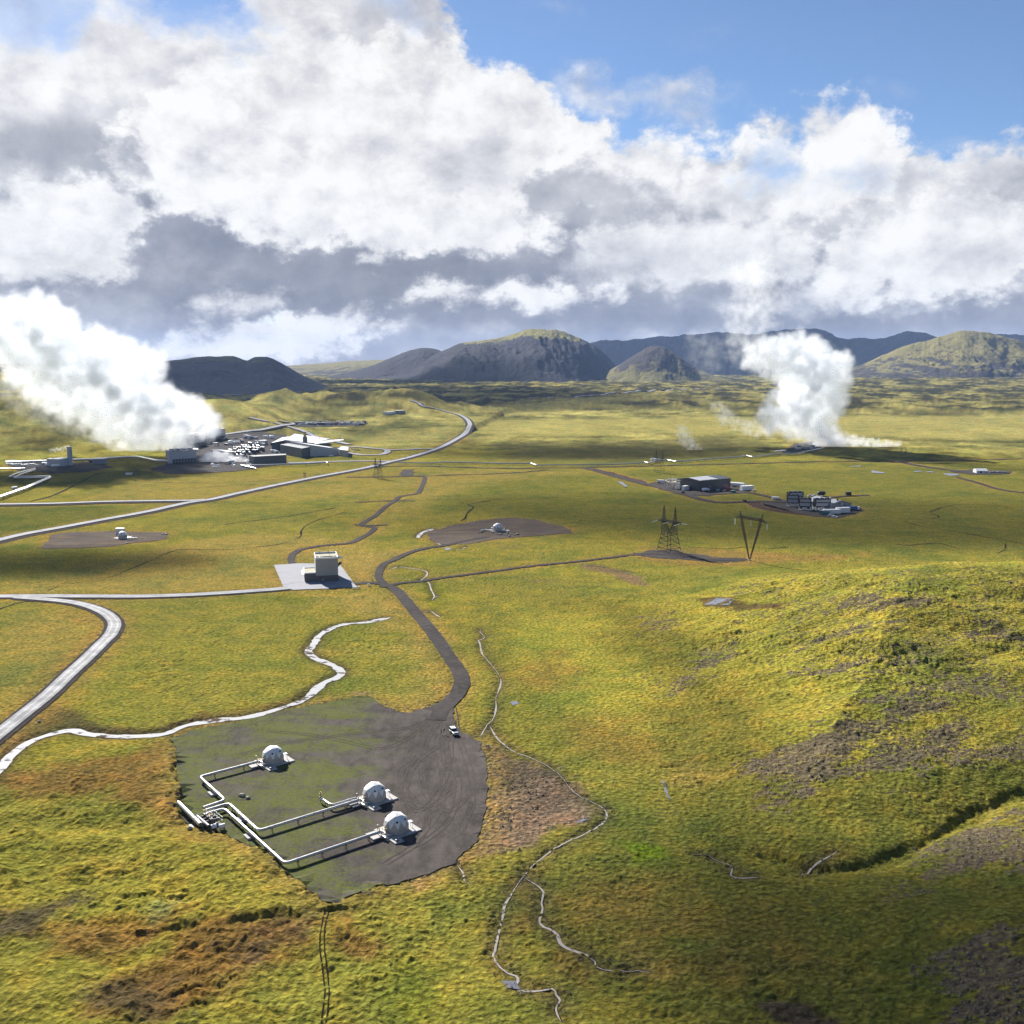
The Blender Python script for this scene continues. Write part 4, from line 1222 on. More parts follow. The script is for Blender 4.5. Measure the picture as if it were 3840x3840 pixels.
for i, (nm, ln, w) in enumerate(stream_w):
    big_ = w > 3
    P = np.array(ln)
    arc = np.concatenate([[0], np.cumsum(np.hypot(*np.diff(P, axis=0).T))])
    hw = w / 2 * (1 + (.95 if big_ else .9) * fbm(arc, arc * 0 + i * 13.7, 12, 5, .7, seed=i))
    hw = (np.maximum(hw, .10) if big_ else hw * np.clip(1.6 * fbm(arc, arc * 0 + i * 31.7, 30, 2, .5, seed=i + 5) + .75, 0.35, 1.2)) * np.clip(np.minimum(arc, arc[-1] - arc) / 3 + .15, 0, 1)
    if not big_:
        bk = ribbon('stream_bank', ln, w / 2 + .06, MAT['peat'], .02, 2, .9, 0, seed=i + 170, level=True)
        lab(bk, 'dark sunken bank of a thin stream')
    o = ribbon('stream', ln, np.maximum(hw, .02), MAT['water_white'] if (w > .9) else MAT['water_grey'],   .12 if big_ else .06, 4, .25, 0, seed=i + 70, level=True)
    lab(o, 'broad pale stream past the gravel pad' if i == 0 else 'thin stream winding through the grass')
for i, px in enumerate(PONDS):
    o = sheet('pond', [(p.x, p.y) for p in GP(px)], MAT['water_pond'], .12 if px[0][1] > 1900 else .5, 2.0, .5, 6.0, seed=i)
    lab(o, 'small shallow pool glinting in the grass')
for i, (ln, w) in enumerate(ditch_w):
    P = np.array(ln)
    arc = np.concatenate([[0], np.cumsum(np.hypot(*np.diff(P, axis=0).T))])
    far_ = P[:, 1].mean()
    hw = w / 2 * np.clip(.75 + 1.0 * fbm(arc, arc * 0 + i * 9.1, 25, 3, .6, seed=i), .12, 1.6)
    o = ribbon('ditch', ln, hw, MAT['peat'], .12 if far_ < 800 else .35, 2, .3, 0, seed=i + 120)
    lab(o, 'dark peaty channel cut in the grass')

# wheel tracks curving over the gravel pad
pad_ob = bpy.data.objects['gravel_pad']
trk = [[(1690, 2620), (1650, 2700), (1640, 2800), (1660, 2920), (1640, 3050), (1560, 3150)], [(1680, 2640), (1620, 2740), (1560, 2840), (1500, 2900), (1540, 3000), (1620, 3020), (1700, 2960)],
       [(1700, 2650), (1720, 2760), (1760, 2880), (1770, 3000), (1730, 3110)], [(1660, 2660), (1560, 2720), (1420, 2740), (1250, 2760), (1050, 2790), (900, 2830)],
       [(1650, 2690), (1600, 2780), (1580, 2880), (1600, 2980), (1680, 3040), (1740, 3000)], [(1640, 2680), (1540, 2760), (1460, 2800), (1380, 2800), (1200, 2760), (1000, 2740)],
       [(1700, 2700), (1690, 2820), (1720, 2940), (1690, 3060), (1610, 3140), (1500, 3200)], [(1480, 2860), (1520, 2960), (1600, 3060), (1560, 3160), (1440, 3240)],
       [(1660, 2720), (1680, 2860), (1640, 2980), (1560, 3040), (1520, 2960), (1560, 2860), (1640, 2800)]]
for k, px in enumerate(trk):
    ln = world_line(px, 1.5)
    P = np.array(ln)
    T = np.gradient(P, axis=0)
    T /= np.maximum(np.hypot(T[:, 0], T[:, 1]), 1e-6)[:, None]
    Nn = np.stack([-T[:, 1], T[:, 0]], axis=1)
    for sgn in (-.8, .8):
        o = ribbon('wheel_track', [tuple(q) for q in (P + Nn * sgn)], .17, MAT['track'], .26 + .002 * k, 1, .5, 0, parent=pad_ob, seed=k * 2 + int(sgn > 0))

# twin ruts running down from the pad tip
for du in (-7, 7):
    ln = world_line([(1225 + du, 3425), (1212 + du, 3490), (1208 + du * 1.2, 3560), (1222 + du * 1.2, 3660), (1226 + du * 1.2, 3740), (1212 + du * 1.3, 3850)], 1.2)
    lab(ribbon('rut', ln, .15, MAT['peat'], .08, 1, .8, 0, seed=500 + du), 'narrow wheel rut leading from the tip of the gravel pad')

# loose stones over the bare slopes
rs = np.random.RandomState(4)
cand = np.nonzero((bare > .42) & (rr < 560) & (rr > 100) & (np.abs(aa) < 32) & (flat < .1))[0]
pick = rs.choice(cand, min(5200, len(cand)), replace=False)
oct_v = np.array([(1, 0, 0), (0, 1, 0), (-1, 0, 0), (0, -1, 0), (0, 0, 1), (0, 0, -1)], dtype=float)
oct_f = np.array([(0, 1, 4), (1, 2, 4), (2, 3, 4), (3, 0, 4), (1, 0, 5), (2, 1, 5), (3, 2, 5), (0, 3, 5)])
nS = len(pick)
size = .06 + .34 * rs.rand(nS) ** 5
jit = 1 + .5 * (rs.rand(nS, 6, 1) - .5)
ang = rs.rand(nS) * 6.28
V = oct_v[None] * jit * size[:, None, None] * np.array((1.2, .9, .7))
ca, sa = np.cos(ang)[:, None], np.sin(ang)[:, None]
Vx = V[:, :, 0] * ca - V[:, :, 1] * sa + X[pick][:, None] + rs.uniform(-.6, .6, (nS, 1))
Vy = V[:, :, 0] * sa + V[:, :, 1] * ca + Y[pick][:, None] + rs.uniform(-.6, .6, (nS, 1))
zc_ = hz(Vx.mean(1), Vy.mean(1))[:, None]
Vz = V[:, :, 2] + zc_ + size[:, None] * .3
vv = np.stack([Vx, Vy, Vz], axis=-1).reshape(-1, 3)
ff = (oct_f[None] + (np.arange(nS) * 6)[:, None, None]).reshape(-1, 3)
me = bpy.data.meshes.new('loose_stones')
me.from_pydata(vv.tolist(), [], ff.tolist())
me.update()
tag(link('loose_stones', me, simple_mat('scree_stone', (.20, .165, .13), .95, spec=.05, var=.5, scale=.6)), 'loose grey stones scattered over the bare slopes', kind='stuff')

cand = np.nonzero((flat > .05) & (flat < .9) & (rr < 460) & (rr > 100) & (np.abs(aa) < 30))[0]
pick = rs.choice(cand, min(2600, len(cand)), replace=False)
nS = len(pick)
size = .05 + .22 * rs.rand(nS) ** 4
V = oct_v[None] * (1 + .5 * (rs.rand(nS, 6, 1) - .5)) * size[:, None, None] * np.array((1.2, .9, .7))
Vx = V[:, :, 0] + X[pick][:, None] + rs.uniform(-.5, .5, (nS, 1))
Vy = V[:, :, 1] + Y[pick][:, None] + rs.uniform(-.5, .5, (nS, 1))
Vz = V[:, :, 2] + hz(Vx.mean(1), Vy.mean(1))[:, None] + .24
vv = np.stack([Vx, Vy, Vz], axis=-1).reshape(-1, 3)
ff = (oct_f[None] + (np.arange(nS) * 6)[:, None, None]).reshape(-1, 3)
me = bpy.data.meshes.new('roadside_stones')
me.from_pydata(vv.tolist(), [], ff.tolist())
me.update()
tag(link('roadside_stones', me, bpy.data.materials['scree_stone']), 'loose stones along the margins of pads and lanes', kind='stuff')

# ------------------------------------------------------------------ mountains
def mountain_mat(name, lava, moss, moss_hi, moss_lo, amt):
    m, n, bs, out = new_mat(name)
    geo = n.new('ShaderNodeNewGeometry')
    pos = geo.outputs['Position']
    x, y, z = n.sep(pos)
    nx, ny, nz = n.sep(geo.outputs['Normal'])
    a = n.noise(n.v('MULTIPLY', pos, (1, 1, 2.2)), .0045, 7, .66)
    g = n.noise(n.v('MULTIPLY', pos, (1, 1, .25)), .012, 6, .62)
    k = n.add(n.mul(n.rng(z, moss_lo, moss_hi, 0, 1), .45), n.mul(a, .55))
    k = n.add(k, n.mul(n.sub(nz, .86), .9))
    k = n.rng(n.add(k, n.mul(n.sub(g, .5), .5)), .52, .66, 0, amt)
    base = n.mix(g, lava, n_scale(lava, 1.9))
    c = n.mix(k, base, moss)
    n.put(bs.inputs['Base Color'], c)
    bs.inputs['Roughness'].default_value = 1.0
    bs.inputs['Specular IOR Level'].default_value = .05
    bp = n.new('ShaderNodeBump')
    bp.inputs['Strength'].default_value = .9
    bp.inputs['Distance'].default_value = 25.0
    n.put(bp.inputs['Height'], n.noise(pos, .02, 6, .65))
    n.t.links.new(bp.outputs[0], bs.inputs['Normal'])
    return m

def mountain(name, label, sil, dist, front, back, mat, gul=.10, seed=1, shape=1.15, base=0.0, shear=0.0):
    """ridge whose crest follows a line of (photo x, photo y); the crest stands at dist, the foot front metres nearer"""
    azs, hts = [], []
    for u, v in sil:
        d = cam_ray(u, v)
        azs.append(math.atan2(d[0], d[1]))
        hts.append(CAM_H + dist * d[2] / math.hypot(d[0], d[1]))
    order = np.argsort(azs)
    azs, hts = np.array(azs)[order], np.maximum(np.array(hts)[order], 0)
    na = int(max(80, (azs[-1] - azs[0]) / R(.055)))
    A = np.linspace(azs[0], azs[-1], na)
    nt = 110
    t = np.concatenate([np.linspace(0, 1, 80), np.linspace(1, 2, 31)[1:]])
    AA_, TT = np.meshgrid(A, t, indexing='ij')
    # smooth crest line
    cr = np.interp(A, azs, hts)
    ker = np.hanning(9)
    ker /= ker.sum()
    cr = np.convolve(np.pad(cr, 4, mode='edge'), ker, mode='valid')
    cr = cr * (1 + .09 * fbm(A * dist, A * 0 + seed * 3.1, 380, 5, .62, seed=seed + 2, ridged=True) - .02)
    HC = cr[:, None] * np.ones_like(TT)
    ridge_shift = 260 * fbm(A * dist, A * 0 + seed, 900, 3, .5, seed=seed)[:, None]
    rr_ = np.where(TT <= 1, dist - front * (1 - TT) * (.55 + .45 * np.clip(HC / max(hts.max(), 1), 0, 1)), dist + back * (TT - 1)) + ridge_shift * np.where(TT <= 1, TT, 1)
    lx = AA_ * dist
    prof = np.where(TT <= 1, np.power(np.clip(TT, 0, 1), shape), np.power(np.clip(2 - TT, 0, 1), 1.4))
    prof = prof * prof * (3 - 2 * prof) * .55 + prof * .45
    env = np.sin(np.clip(TT, 0, 1) * np.pi) * (TT <= 1)
    g1 = fbm(lx + shear * rr_, rr_ * .22, 330, 5, .55, seed=seed + 3, ridged=True)
    g2 = fbm(lx, rr_, 900, 4, .5, seed=seed + 17)
    z = HC * (prof + env * (gul * (g1 - .2) + gul * 1.1 * g2))
    z = z + HC * (.03 * fbm(lx, rr_, 160, 4, .6, seed=seed + 29) + .05 * fbm(lx, rr_ * .3, 110, 3, .6, seed=seed + 31, ridged=True) * env)
    z = np.where(TT <= 0, -30, z + base)
    V = np.stack([rr_ * np.sin(AA_), rr_ * np.cos(AA_), z], axis=-1).reshape(-1, 3)
    ids = np.arange(na * len(t)).reshape(na, len(t))
    q = np.stack([ids[:-1, :-1].ravel(), ids[1:, :-1].ravel(), ids[1:, 1:].ravel(), ids[:-1, 1:].ravel()], axis=1)
    return tag(link(name, grid_mesh(name, V, q), mat), label, kind='structure')

M_DARK = mountain_mat('dark_slope', (.028, .034, .046), (.085, .094, .042), 230, 60, .8)  # blue of the distant air put into the slope colour
M_MAIN = mountain_mat('lava_slope', (.027, .027, .031), (.20, .18, .055), 300, 205, .95)
M_FAR = mountain_mat('far_slope', (.028, .030, .030), (.05, .055, .03), 900, 300, .5)
M_MOSS = mountain_mat('mossy_slope', (.034, .030, .027), (.19, .165, .055), 260, -120, .95)
M_CONE = mountain_mat('cone_slope', (.034, .029, .027), (.17, .15, .05), -20, 260, .95)
mountain('mountain', 'dark rounded range behind the big steam cloud', [(430, 1400), (500, 1370), (560, 1350), (600, 1358), (660, 1356), (720, 1348), (765, 1343), (810, 1342), (850, 1338), (890, 1345), (925, 1358), (960, 1344), (990, 1340),
         (1020, 1346), (1055, 1362), (1090, 1385), (1130, 1408), (1180, 1430), (1230, 1452)], 4400, 900, 1500, M_DARK, .20, 5)
mountain('mountain', 'low pale ridge between the dark ranges', [(900, 1400), (1000, 1378), (1080, 1372), (1200, 1364), (1300, 1356), (1360, 1352), (1500, 1350), (1640, 1370)], 9500, 1600, 2000, M_MOSS, .05, 9)
mountain('mountain', 'low dark shoulder west of the broad flat-topped mountain', [(1180, 1425), (1260, 1405), (1340, 1388), (1400, 1368), (1460, 1345), (1510, 1328), (1560, 1312), (1595, 1304), (1625, 1306), (1660, 1320), (1720, 1340), (1800, 1380)], 7200, 1300, 1500, M_MAIN, .12, 15)
mountain('mountain', 'broad dark mountain with sunlit mossy flat top', [(1380, 1425), (1450, 1410), (1520, 1390), (1600, 1345), (1660, 1318), (1700, 1298), (1740, 1286), (1790, 1278), (1860, 1272), (1900, 1264), (1940, 1256), (1975, 1244),
         (2000, 1238), (2040, 1238), (2075, 1244), (2110, 1254), (2150, 1264), (2190, 1280), (2230, 1302), (2265, 1330), (2300, 1362), (2340, 1395), (2380, 1420)], 6700, 1250, 1500, M_MAIN, .27, 23, shape=.92, shear=.25)
mountain('mountain', 'small pointed cinder cone beside the broad mountain', [(2200, 1432), (2260, 1405), (2310, 1378), (2350, 1352), (2390, 1328), (2425, 1308), (2450, 1298), (2475, 1299), (2500, 1308), (2540, 1332), (2580, 1362), (2620, 1388), (2680, 1412), (2740, 1425)], 6100, 620, 900, M_CONE, .17, 33, shape=1.05)
mountain('mountain', 'long blue range under the low cloud', [(1900, 1330), (2050, 1310), (2180, 1292), (2260, 1282), (2340, 1276), (2420, 1270), (2520, 1262), (2640, 1256), (2700, 1252), (2800, 1254), (2880, 1250), (2950, 1240), (3000, 1238), (3050, 1237), (3095, 1246),
         (3140, 1268), (3180, 1276), (3230, 1270), (3290, 1272), (3340, 1262), (3390, 1248), (3430, 1244), (3470, 1252), (3520, 1270), (3600, 1275), (3660, 1258), (3760, 1256), (3840, 1262), (4000, 1258), (4200, 1280), (4500, 1300)], 10500, 2200, 2600, M_FAR, .10, 43)
mountain('mountain', 'streaked mossy hill on the far side of the lava field', [(3080, 1408), (3180, 1390), (3250, 1362), (3300, 1338), (3360, 1314), (3430, 1290), (3500, 1270), (3560, 1254), (3610, 1242), (3640, 1239), (3690, 1244), (3760, 1258), (3820, 1280), (3900, 1310), (4000, 1350), (4150, 1390), (4300, 1420)],
         6900, 1050, 1500, M_MOSS, .24, 53, shear=.6)

# ------------------------------------------------------------------ mesh building
class MB:
    def __init__(self):
        self.v, self.f, self.sm = [], [], []
    def _add(self, vs_, fs, smooth=False):
        k = len(self.v)
        self.v += [tuple(q) for q in vs_]
        self.f += [tuple(i + k for i in f) for f in fs]
        self.sm += [smooth] * len(fs)
        return self
    def box(self, c, s, rz=0.0, taper=1.0, tx=None):
        x, y, z = s[0] / 2, s[1] / 2, s[2] / 2
        ca, sa = math.cos(rz), math.sin(rz)
        P = []
        for dz in (-1, 1):
            k = taper if dz > 0 else 1.0
            for dx, dy in ((-1, -1), (1, -1), (1, 1), (-1, 1)):
                a, b = dx * x * k, dy * y * k
                P.append((c[0] + a * ca - b * sa, c[1] + a * sa + b * ca, c[2] + dz * z))
        return self._add(P, [(3, 2, 1, 0), (4, 5, 6, 7), (0, 1, 5, 4), (1, 2, 6, 5), (2, 3, 7, 6), (3, 0, 4, 7)])
    def b(self, x0, x1, y0, y1, z0, z1):
        return self.box(((x0 + x1) / 2, (y0 + y1) / 2, (z0 + z1) / 2), (abs(x1 - x0), abs(y1 - y0), abs(z1 - z0)))
    def hexa(self, lo, hi):
        """eight corners: four below, four above, both counter-clockwise"""
        return self._add(list(lo) + list(hi), [(3, 2, 1, 0), (4, 5, 6, 7), (0, 1, 5, 4), (1, 2, 6, 5), (2, 3, 7, 6), (3, 0, 4, 7)])
    def prism(self, poly, z0, z1):
        n = len(poly)
        P = [(x, y, z0) for x, y in poly] + [(x, y, z1) for x, y in poly]
        return self._add(P, [tuple(reversed(range(n))), tuple(range(n, 2 * n))] + [(i, (i + 1) % n, n + (i + 1) % n, n + i) for i in range(n)])
    def prism_y(self, poly, y0, y1):
        """outline in x,z carried along y"""
        n = len(poly)
        P = [(x, y0, z) for x, z in poly] + [(x, y1, z) for x, z in poly]
        return self._add(P, [tuple(range(n)), tuple(reversed(range(n, 2 * n)))] + [(i, n + i, n + (i + 1) % n, (i + 1) % n) for i in range(n)])
    def prism_x(self, poly, x0, x1):
        n = len(poly)
        P = [(x0, y, z) for y, z in poly] + [(x1, y, z) for y, z in poly]
        return self._add(P, [tuple(reversed(range(n))), tuple(range(n, 2 * n))] + [(i, (i + 1) % n, n + (i + 1) % n, n + i) for i in range(n)])
    def cyl(self, a, b, r, n=12, r2=None, caps=True, smooth=True):
        a, b = Vector(a), Vector(b)
        r2 = r if r2 is None else r2
        d = (b - a)
        if d.length < 1e-6:
            return self
        d.normalize()
        u = d.orthogonal().normalized()
        w = d.cross(u)
        P = []
        for c, q in ((a, r), (b, r2)):
            for i in range(n):
                t = 2 * math.pi * i / n
                P.append(c + (u * math.cos(t) + w * math.sin(t)) * q)
        F = [(i, (i + 1) % n, n + (i + 1) % n, n + i) for i in range(n)]
        self._add(P, F, smooth)
        if caps:
            self._add(P, [tuple(reversed(range(n))), tuple(range(n, 2 * n))])
        return self
    def tube(self, pts, r, n=12, bend=1.2):
        """pipe along a polyline with rounded corners"""
        P = [Vector(p) for p in pts]
        Q = [P[0]]
        for i in range(1, len(P) - 1):
            a, b, c = P[i - 1], P[i], P[i + 1]
            l = min(bend, (a - b).length * .45, (c - b).length * .45)
            s, e = b + (a - b).normalized() * l, b + (c - b).normalized() * l
            for k in range(7):
                t = k / 6
                Q.append(s * (1 - t) ** 2 + b * 2 * t * (1 - t) + e * t * t)
        Q.append(P[-1])
        V, F = [], []
        up = Vector((0, 0, 1))
        for i, q in enumerate(Q):
            t = (Q[min(i + 1, len(Q) - 1)] - Q[max(i - 1, 0)]).normalized()
            u = t.cross(up)
            if u.length < 1e-3:
                u = Vector((1, 0, 0))
            u.normalize()
            w = u.cross(t)
            for k in range(n):
                a = 2 * math.pi * k / n
                V.append(q + (u * math.cos(a) + w * math.sin(a)) * r)
        m = len(Q)
        for i in range(m - 1):
            for k in range(n):
                F.append((i * n + k, i * n + (k + 1) % n, (i + 1) * n + (k + 1) % n, (i + 1) * n + k))
        self._add(V, F, True)
        self._add(V[:n], [tuple(range(n))])
        self._add(V[-n:], [tuple(reversed(range(n)))])
        return self
    def bar(self, a, b, w):
        return self.cyl(a, b, w, 4, smooth=False)
    def ball(self, c, r, n=12, m=8, sz=1.0):
        V = [(c[0], c[1], c[2] - r * sz)]
        for j in range(1, m):
            t = -math.pi / 2 + math.pi * j / m
            for i in range(n):
                a = 2 * math.pi * i / n
                V.append((c[0] + r * math.cos(t) * math.cos(a), c[1] + r * math.cos(t) * math.sin(a), c[2] + r * sz * math.sin(t)))
        V.append((c[0], c[1], c[2] + r * sz))
        F = [(0, 1 + (i + 1) % n, 1 + i) for i in range(n)]
        for j in range(m - 2):
            for i in range(n):
                F.append((1 + j * n + i, 1 + j * n + (i + 1) % n, 1 + (j + 1) * n + (i + 1) % n, 1 + (j + 1) * n + i))
        k = 1 + (m - 2) * n
        F += [(k + i, k + (i + 1) % n, len(V) - 1) for i in range(n)]
        return self._add(V, F, True)
    def torus(self, c, R_, r, axis='x', n=14, m=6):
        V, F = [], []
        for i in range(n):
            a = 2 * math.pi * i / n
            for j in range(m):
                b = 2 * math.pi * j / m
                p, q, s = (R_ + r * math.cos(b)) * math.cos(a), (R_ + r * math.cos(b)) * math.sin(a), r * math.sin(b)
                V.append({'x': (c[0] + s, c[1] + p, c[2] + q), 'y': (c[0] + p, c[1] + s, c[2] + q), 'z': (c[0] + p, c[1] + q, c[2] + s)}[axis])
        for i in range(n):
            for j in range(m):
                F.append((i * m + j, ((i + 1) % n) * m + j, ((i + 1) % n) * m + (j + 1) % m, i * m + (j + 1) % m))
        return self._add(V, F, True)
    def mesh(self, name):
        me = bpy.data.meshes.new(name)
        me.from_pydata(self.v, [], self.f)
        me.polygons.foreach_set('use_smooth', self.sm)
        me.update()
        return me
    def build(self, name, mat, parent=None, bevel=0.0):
        o = link(name, self.mesh(name), mat, parent)
        if bevel:
            md = o.modifiers.new('bevel', 'BEVEL')
            md.width = bevel
            md.segments = 2
            md.limit_method = 'ANGLE'
        return o

def empty(name, loc, rz=0.0, label=None, cat=None, group=None):
    o = bpy.data.objects.new(name, None)
    COL.objects.link(o)
    o.empty_display_size = .5
    o.location = loc
    o.rotation_euler = (0, 0, rz)
    return tag(o, label, cat, group)

def copy_tree(o, parent=None):
    kids = list(o.children)
    c = o.copy()
    COL.objects.link(c)
    c.parent = parent
    for k in kids:
        copy_tree(k, c)
    return c

def frame(name, a_px, b_px, label, cat, group=None, z=None):
    """a thing whose near edge runs from photo pixel a to b on the ground; local x along it, local y away"""
    A, B = GZ(*a_px), GZ(*b_px)
    zz = min(A.z, B.z) if z is None else z
    w = (B.xy - A.xy).length
    return empty(name, (A.x, A.y, zz), math.atan2(B.y - A.y, B.x - A.x), label, cat, group), w

def plane_pt(u, v, z):
    d = cam_ray(u, v)
    t = (CAM_H - z) / -d[2]
    return Vector((d[0] * t, d[1] * t, z))

S = simple_mat
MAT.update({
    'steel': S('aluminium_cladding', (.52, .51, .49), .36, .85, var=.08, scale=.8),
    'galv': S('galvanised_steel', (.30, .30, .30), .5, .7, var=.15, scale=2),
    'dark_steel': S('dark_steel', (.055, .052, .048), .5, .5, var=.2, scale=2),
    'brass': S('weathered_brass', (.30, .22, .10), .5, .6, var=.2, scale=3),
    'rust': S('weathering_steel_lattice', (.060, .044, .028), .8, .1, var=.25, scale=.4),
    'dome': S('dome_panel', (.82, .80, .77), .45, var=.07, scale=.5, dirt=(.58, .53, .47), dirt_amt=.35),
    'dome_wall': S('dome_wall_panel', (.46, .42, .375), .6, var=.12, scale=.6, dirt=(.22, .19, .16), dirt_amt=.5),
    'concrete': S('weathered_concrete', (.40, .385, .365), .85, spec=.3, var=.14, scale=.7, dirt=(.22, .19, .16), dirt_amt=.5),
    'white': S('white_paint', (.78, .78, .77), .45, var=.05, scale=.4, dirt=(.52, .50, .47), dirt_amt=.3),
    'offwhite': S('off_white_sheet', (.64, .64, .62), .5, var=.07, scale=.3, dirt=(.45, .44, .42), dirt_amt=.3),
    'grey_panel': S('grey_cladding', (.36, .345, .32), .5, var=.06, scale=.25, stretch=(1, 1, 3)),
    'lightgrey': S('light_grey_cladding', (.44, .44, .44), .5, var=.06, scale=.2),
    'midgrey': S('mid_grey_cladding', (.215, .22, .225), .5, var=.08, scale=.2),
    'base_dark': S('dark_base_course', (.105, .098, .092), .6, var=.1, scale=.3),
    'dark_clad': S('charcoal_cladding', (.040, .045, .048), .45, var=.12, scale=.15),
    'green_clad': S('dark_green_cladding', (.070, .082, .078), .45, var=.12, scale=.15),
    'black': S('black_paint', (.014, .014, .015), .4, var=.2, scale=1),
    'collector': S('collector_screen', (.40, .40, .46), .5, .2, var=.08, scale=.4),
    'roof_pale': S('pale_roof_sheet', (.50, .50, .51), .45, .1, var=.06, scale=.15, dirt=(.38, .38, .38), dirt_amt=.4),
    'roof_moss': S('mossy_roof_deck', (.23, .21, .12), .8, var=.15, scale=.4, dirt=(.17, .16, .11), dirt_amt=.5),
    'glass': S('dark_glass', (.020, .024, .028), .08, spec=.8, var=.05, scale=1),
    'red': S('red_paint', (.30, .035, .030), .45, var=.12, scale=.6),
    'blue': S('blue_paint', (.035, .10, .28), .45, var=.12, scale=.6),
    'green': S('green_paint', (.03, .16, .08), .45, var=.12, scale=.6),
    'teal': S('teal_paint', (.05, .15, .17), .5, var=.12, scale=.6),
    'insulator': S('pale_glass_insulator', (.62, .68, .62), .25, var=.04, scale=3),
    'rubber': S('tyre_rubber', (.012, .012, .012), .8, var=.2, scale=4),
    'silver': S('silver_car_paint', (.60, .61, .62), .25, .25, var=.03, scale=1),
    'stone': S('pale_boulder', (.36, .33, .25), .9, spec=.2, var=.25, scale=2.5, bump=.6),
    'cloth': S('dark_outdoor_cloth', (.018, .018, .020), .9, spec=.1, var=.2, scale=6),
    'skin': S('skin', (.42, .26, .19), .6, var=.05, scale=6),
})

# ------------------------------------------------------------------ geodesic wellhead dome
def make_dome(panels=True):
    root = empty('wellhead_dome', (0, 0, 0))
    Rd, zc, hd = 3.35, 1.75, 1.75
    slab = MB()
    slab.b(-4.4, 5.3, -3.9, 3.9, -.15, .28)
    slab.build('slab', MAT['concrete'], root, .03)
    MB().b(-7.4, -4.42, -.9, 3.3, -.15, .24).build('slab', MAT['concrete'], root, .03)
    MB().b(-4.3, -1.6, -6.2, -3.92, -.15, .22).build('slab', MAT['concrete'], root, .03)
    # drum wall of sheet panels
    n = 15
    wall = MB()
    for i in range(n):
        a0, a1 = 2 * math.pi * i / n, 2 * math.pi * (i + 1) / n
        r0, r1 = 3.08, 3.2
        wall.hexa([(r0 * math.cos(a0), r0 * math.sin(a0), .28), (r0 * math.cos(a1), r0 * math.sin(a1), .28), ((r0 - .1) * math.cos(a1), (r0 - .1) * math.sin(a1), .28), ((r0 - .1) * math.cos(a0), (r0 - .1) * math.sin(a0), .28)],
                  [(r1 * math.cos(a0), r1 * math.sin(a0), hd), (r1 * math.cos(a1), r1 * math.sin(a1), hd), ((r1 - .1) * math.cos(a1), (r1 - .1) * math.sin(a1), hd), ((r1 - .1) * math.cos(a0), (r1 - .1) * math.sin(a0), hd)])
    wall.build('drum_wall', MAT['dome_wall'], root)
    # geodesic cap: inner shell and separate triangular panels
    bm = bmesh.new()
    bmesh.ops.create_icosphere(bm, subdivisions=3 if not panels else 2, radius=1.0, matrix=Matrix.Rotation(R(12), 4, 'Z'))
    tris = [[v.co.copy() for v in f.verts] for f in bm.faces]
    bm.free()
    shell = MB()
    rings = [(Rd * .90 * math.cos(R(t)), zc + Rd * .90 * math.sin(R(t))) for t in range(0, 91, 15)]
    m = 20
    V = [(r * math.cos(2 * math.pi * k / m), r * math.sin(2 * math.pi * k / m), z) for r, z in rings for k in range(m)]
    F = [(j * m + k, j * m + (k + 1) % m, (j + 1) * m + (k + 1) % m, (j + 1) * m + k) for j in range(len(rings) - 1) for k in range(m)]
    shell._add(V, F)
    sh = shell.build('dome_shell', MAT['midgrey'], root)
    for tr in tris:
        T = [Vector((p.x, p.y, p.z)) for p in tr]
        if max(p.z for p in T) < .12:
            continue
        T = [Vector((p.x, p.y, max(p.z, -.03))) for p in T]
        c = sum(T, Vector()) / 3
        if c.z < .05:
            continue
        out = [(c + (p - c) * .965) * Rd for p in T]
        inn = [(c + (p - c) * .965) * (Rd - .10) for p in T]
        nrm = (out[1] - out[0]).cross(out[2] - out[0])
        if nrm.dot(c) < 0:
            out.reverse()
            inn.reverse()
        mb = MB()
        off = Vector((0, 0, zc))
        mb._add([p + off for p in out + inn], [(0, 1, 2), (5, 4, 3), (0, 3, 4, 1), (1, 4, 5, 2), (2, 5, 3, 0)])
        low = c.z < .36 and T[0].z + T[1].z + T[2].z < 3 * c.z + 1e-6 and sum(1 for p in T if p.z > c.z + .02) == 1
        mb.build('panel', MAT['dome_wall'] if low else MAT['dome'], sh)
    # round vents
    for a, e in ((-118, 33), (-62, 36), (60, 35), (125, 35)):
        d = Vector((math.cos(R(a)) * math.cos(R(e)), math.sin(R(a)) * math.cos(R(e)), math.sin(R(e))))
        c = Vector((0, 0, zc)) + d * Rd * .93
        MB().cyl(c, c + d * .34, .26, 14).build('vent', MAT['black'], root)
    # porch
    pr = MB()
    pr.b(2.5, 4.05, -1.75, -.65, 1.95, 2.10)
    pr.b(3.9, 4.0, -1.7, -1.6, .28, 1.95)
    pr.b(3.9, 4.0, -.8, -.7, .28, 1.95)
    p_ = pr.build('porch', MAT['dome'], root)
    MB().b(2.72, 2.84, -1.55, -.85, .3, 1.9).build('door', MAT['black'], p_)
    # valve gear on the pipe side
    vg = MB()
    for y in (-.55, 0.0, .65):
        vg.cyl((-5.0, y, .95), (-2.9, y, .95), .17, 10)
    vg.cyl((-3.9, -.9, 1.0), (-3.9, 1.0, 1.0), .2, 10)
    vv = vg.build('valve_gear', MAT['steel'], root)
    for x, y in ((-4.3, 0), (-3.6, -.55), (-4.7, .65)):
        w = MB()
        w.cyl((x, y, .95), (x, y, 1.95), .10, 8)
        w.ball((x, y, 1.05), .30, 10, 6)
        w.torus((x, y, 1.95), .28, .05, 'z')
        w.build('valve', MAT['brass'], vv)
    mf = MB()
    mf.cyl((-4.9, -2.2, .75), (-2.4, -2.2, .75), .24, 10)
    mf.cyl((-5.0, -3.0, .65), (-5.0, -1.7, .65), .34, 12)
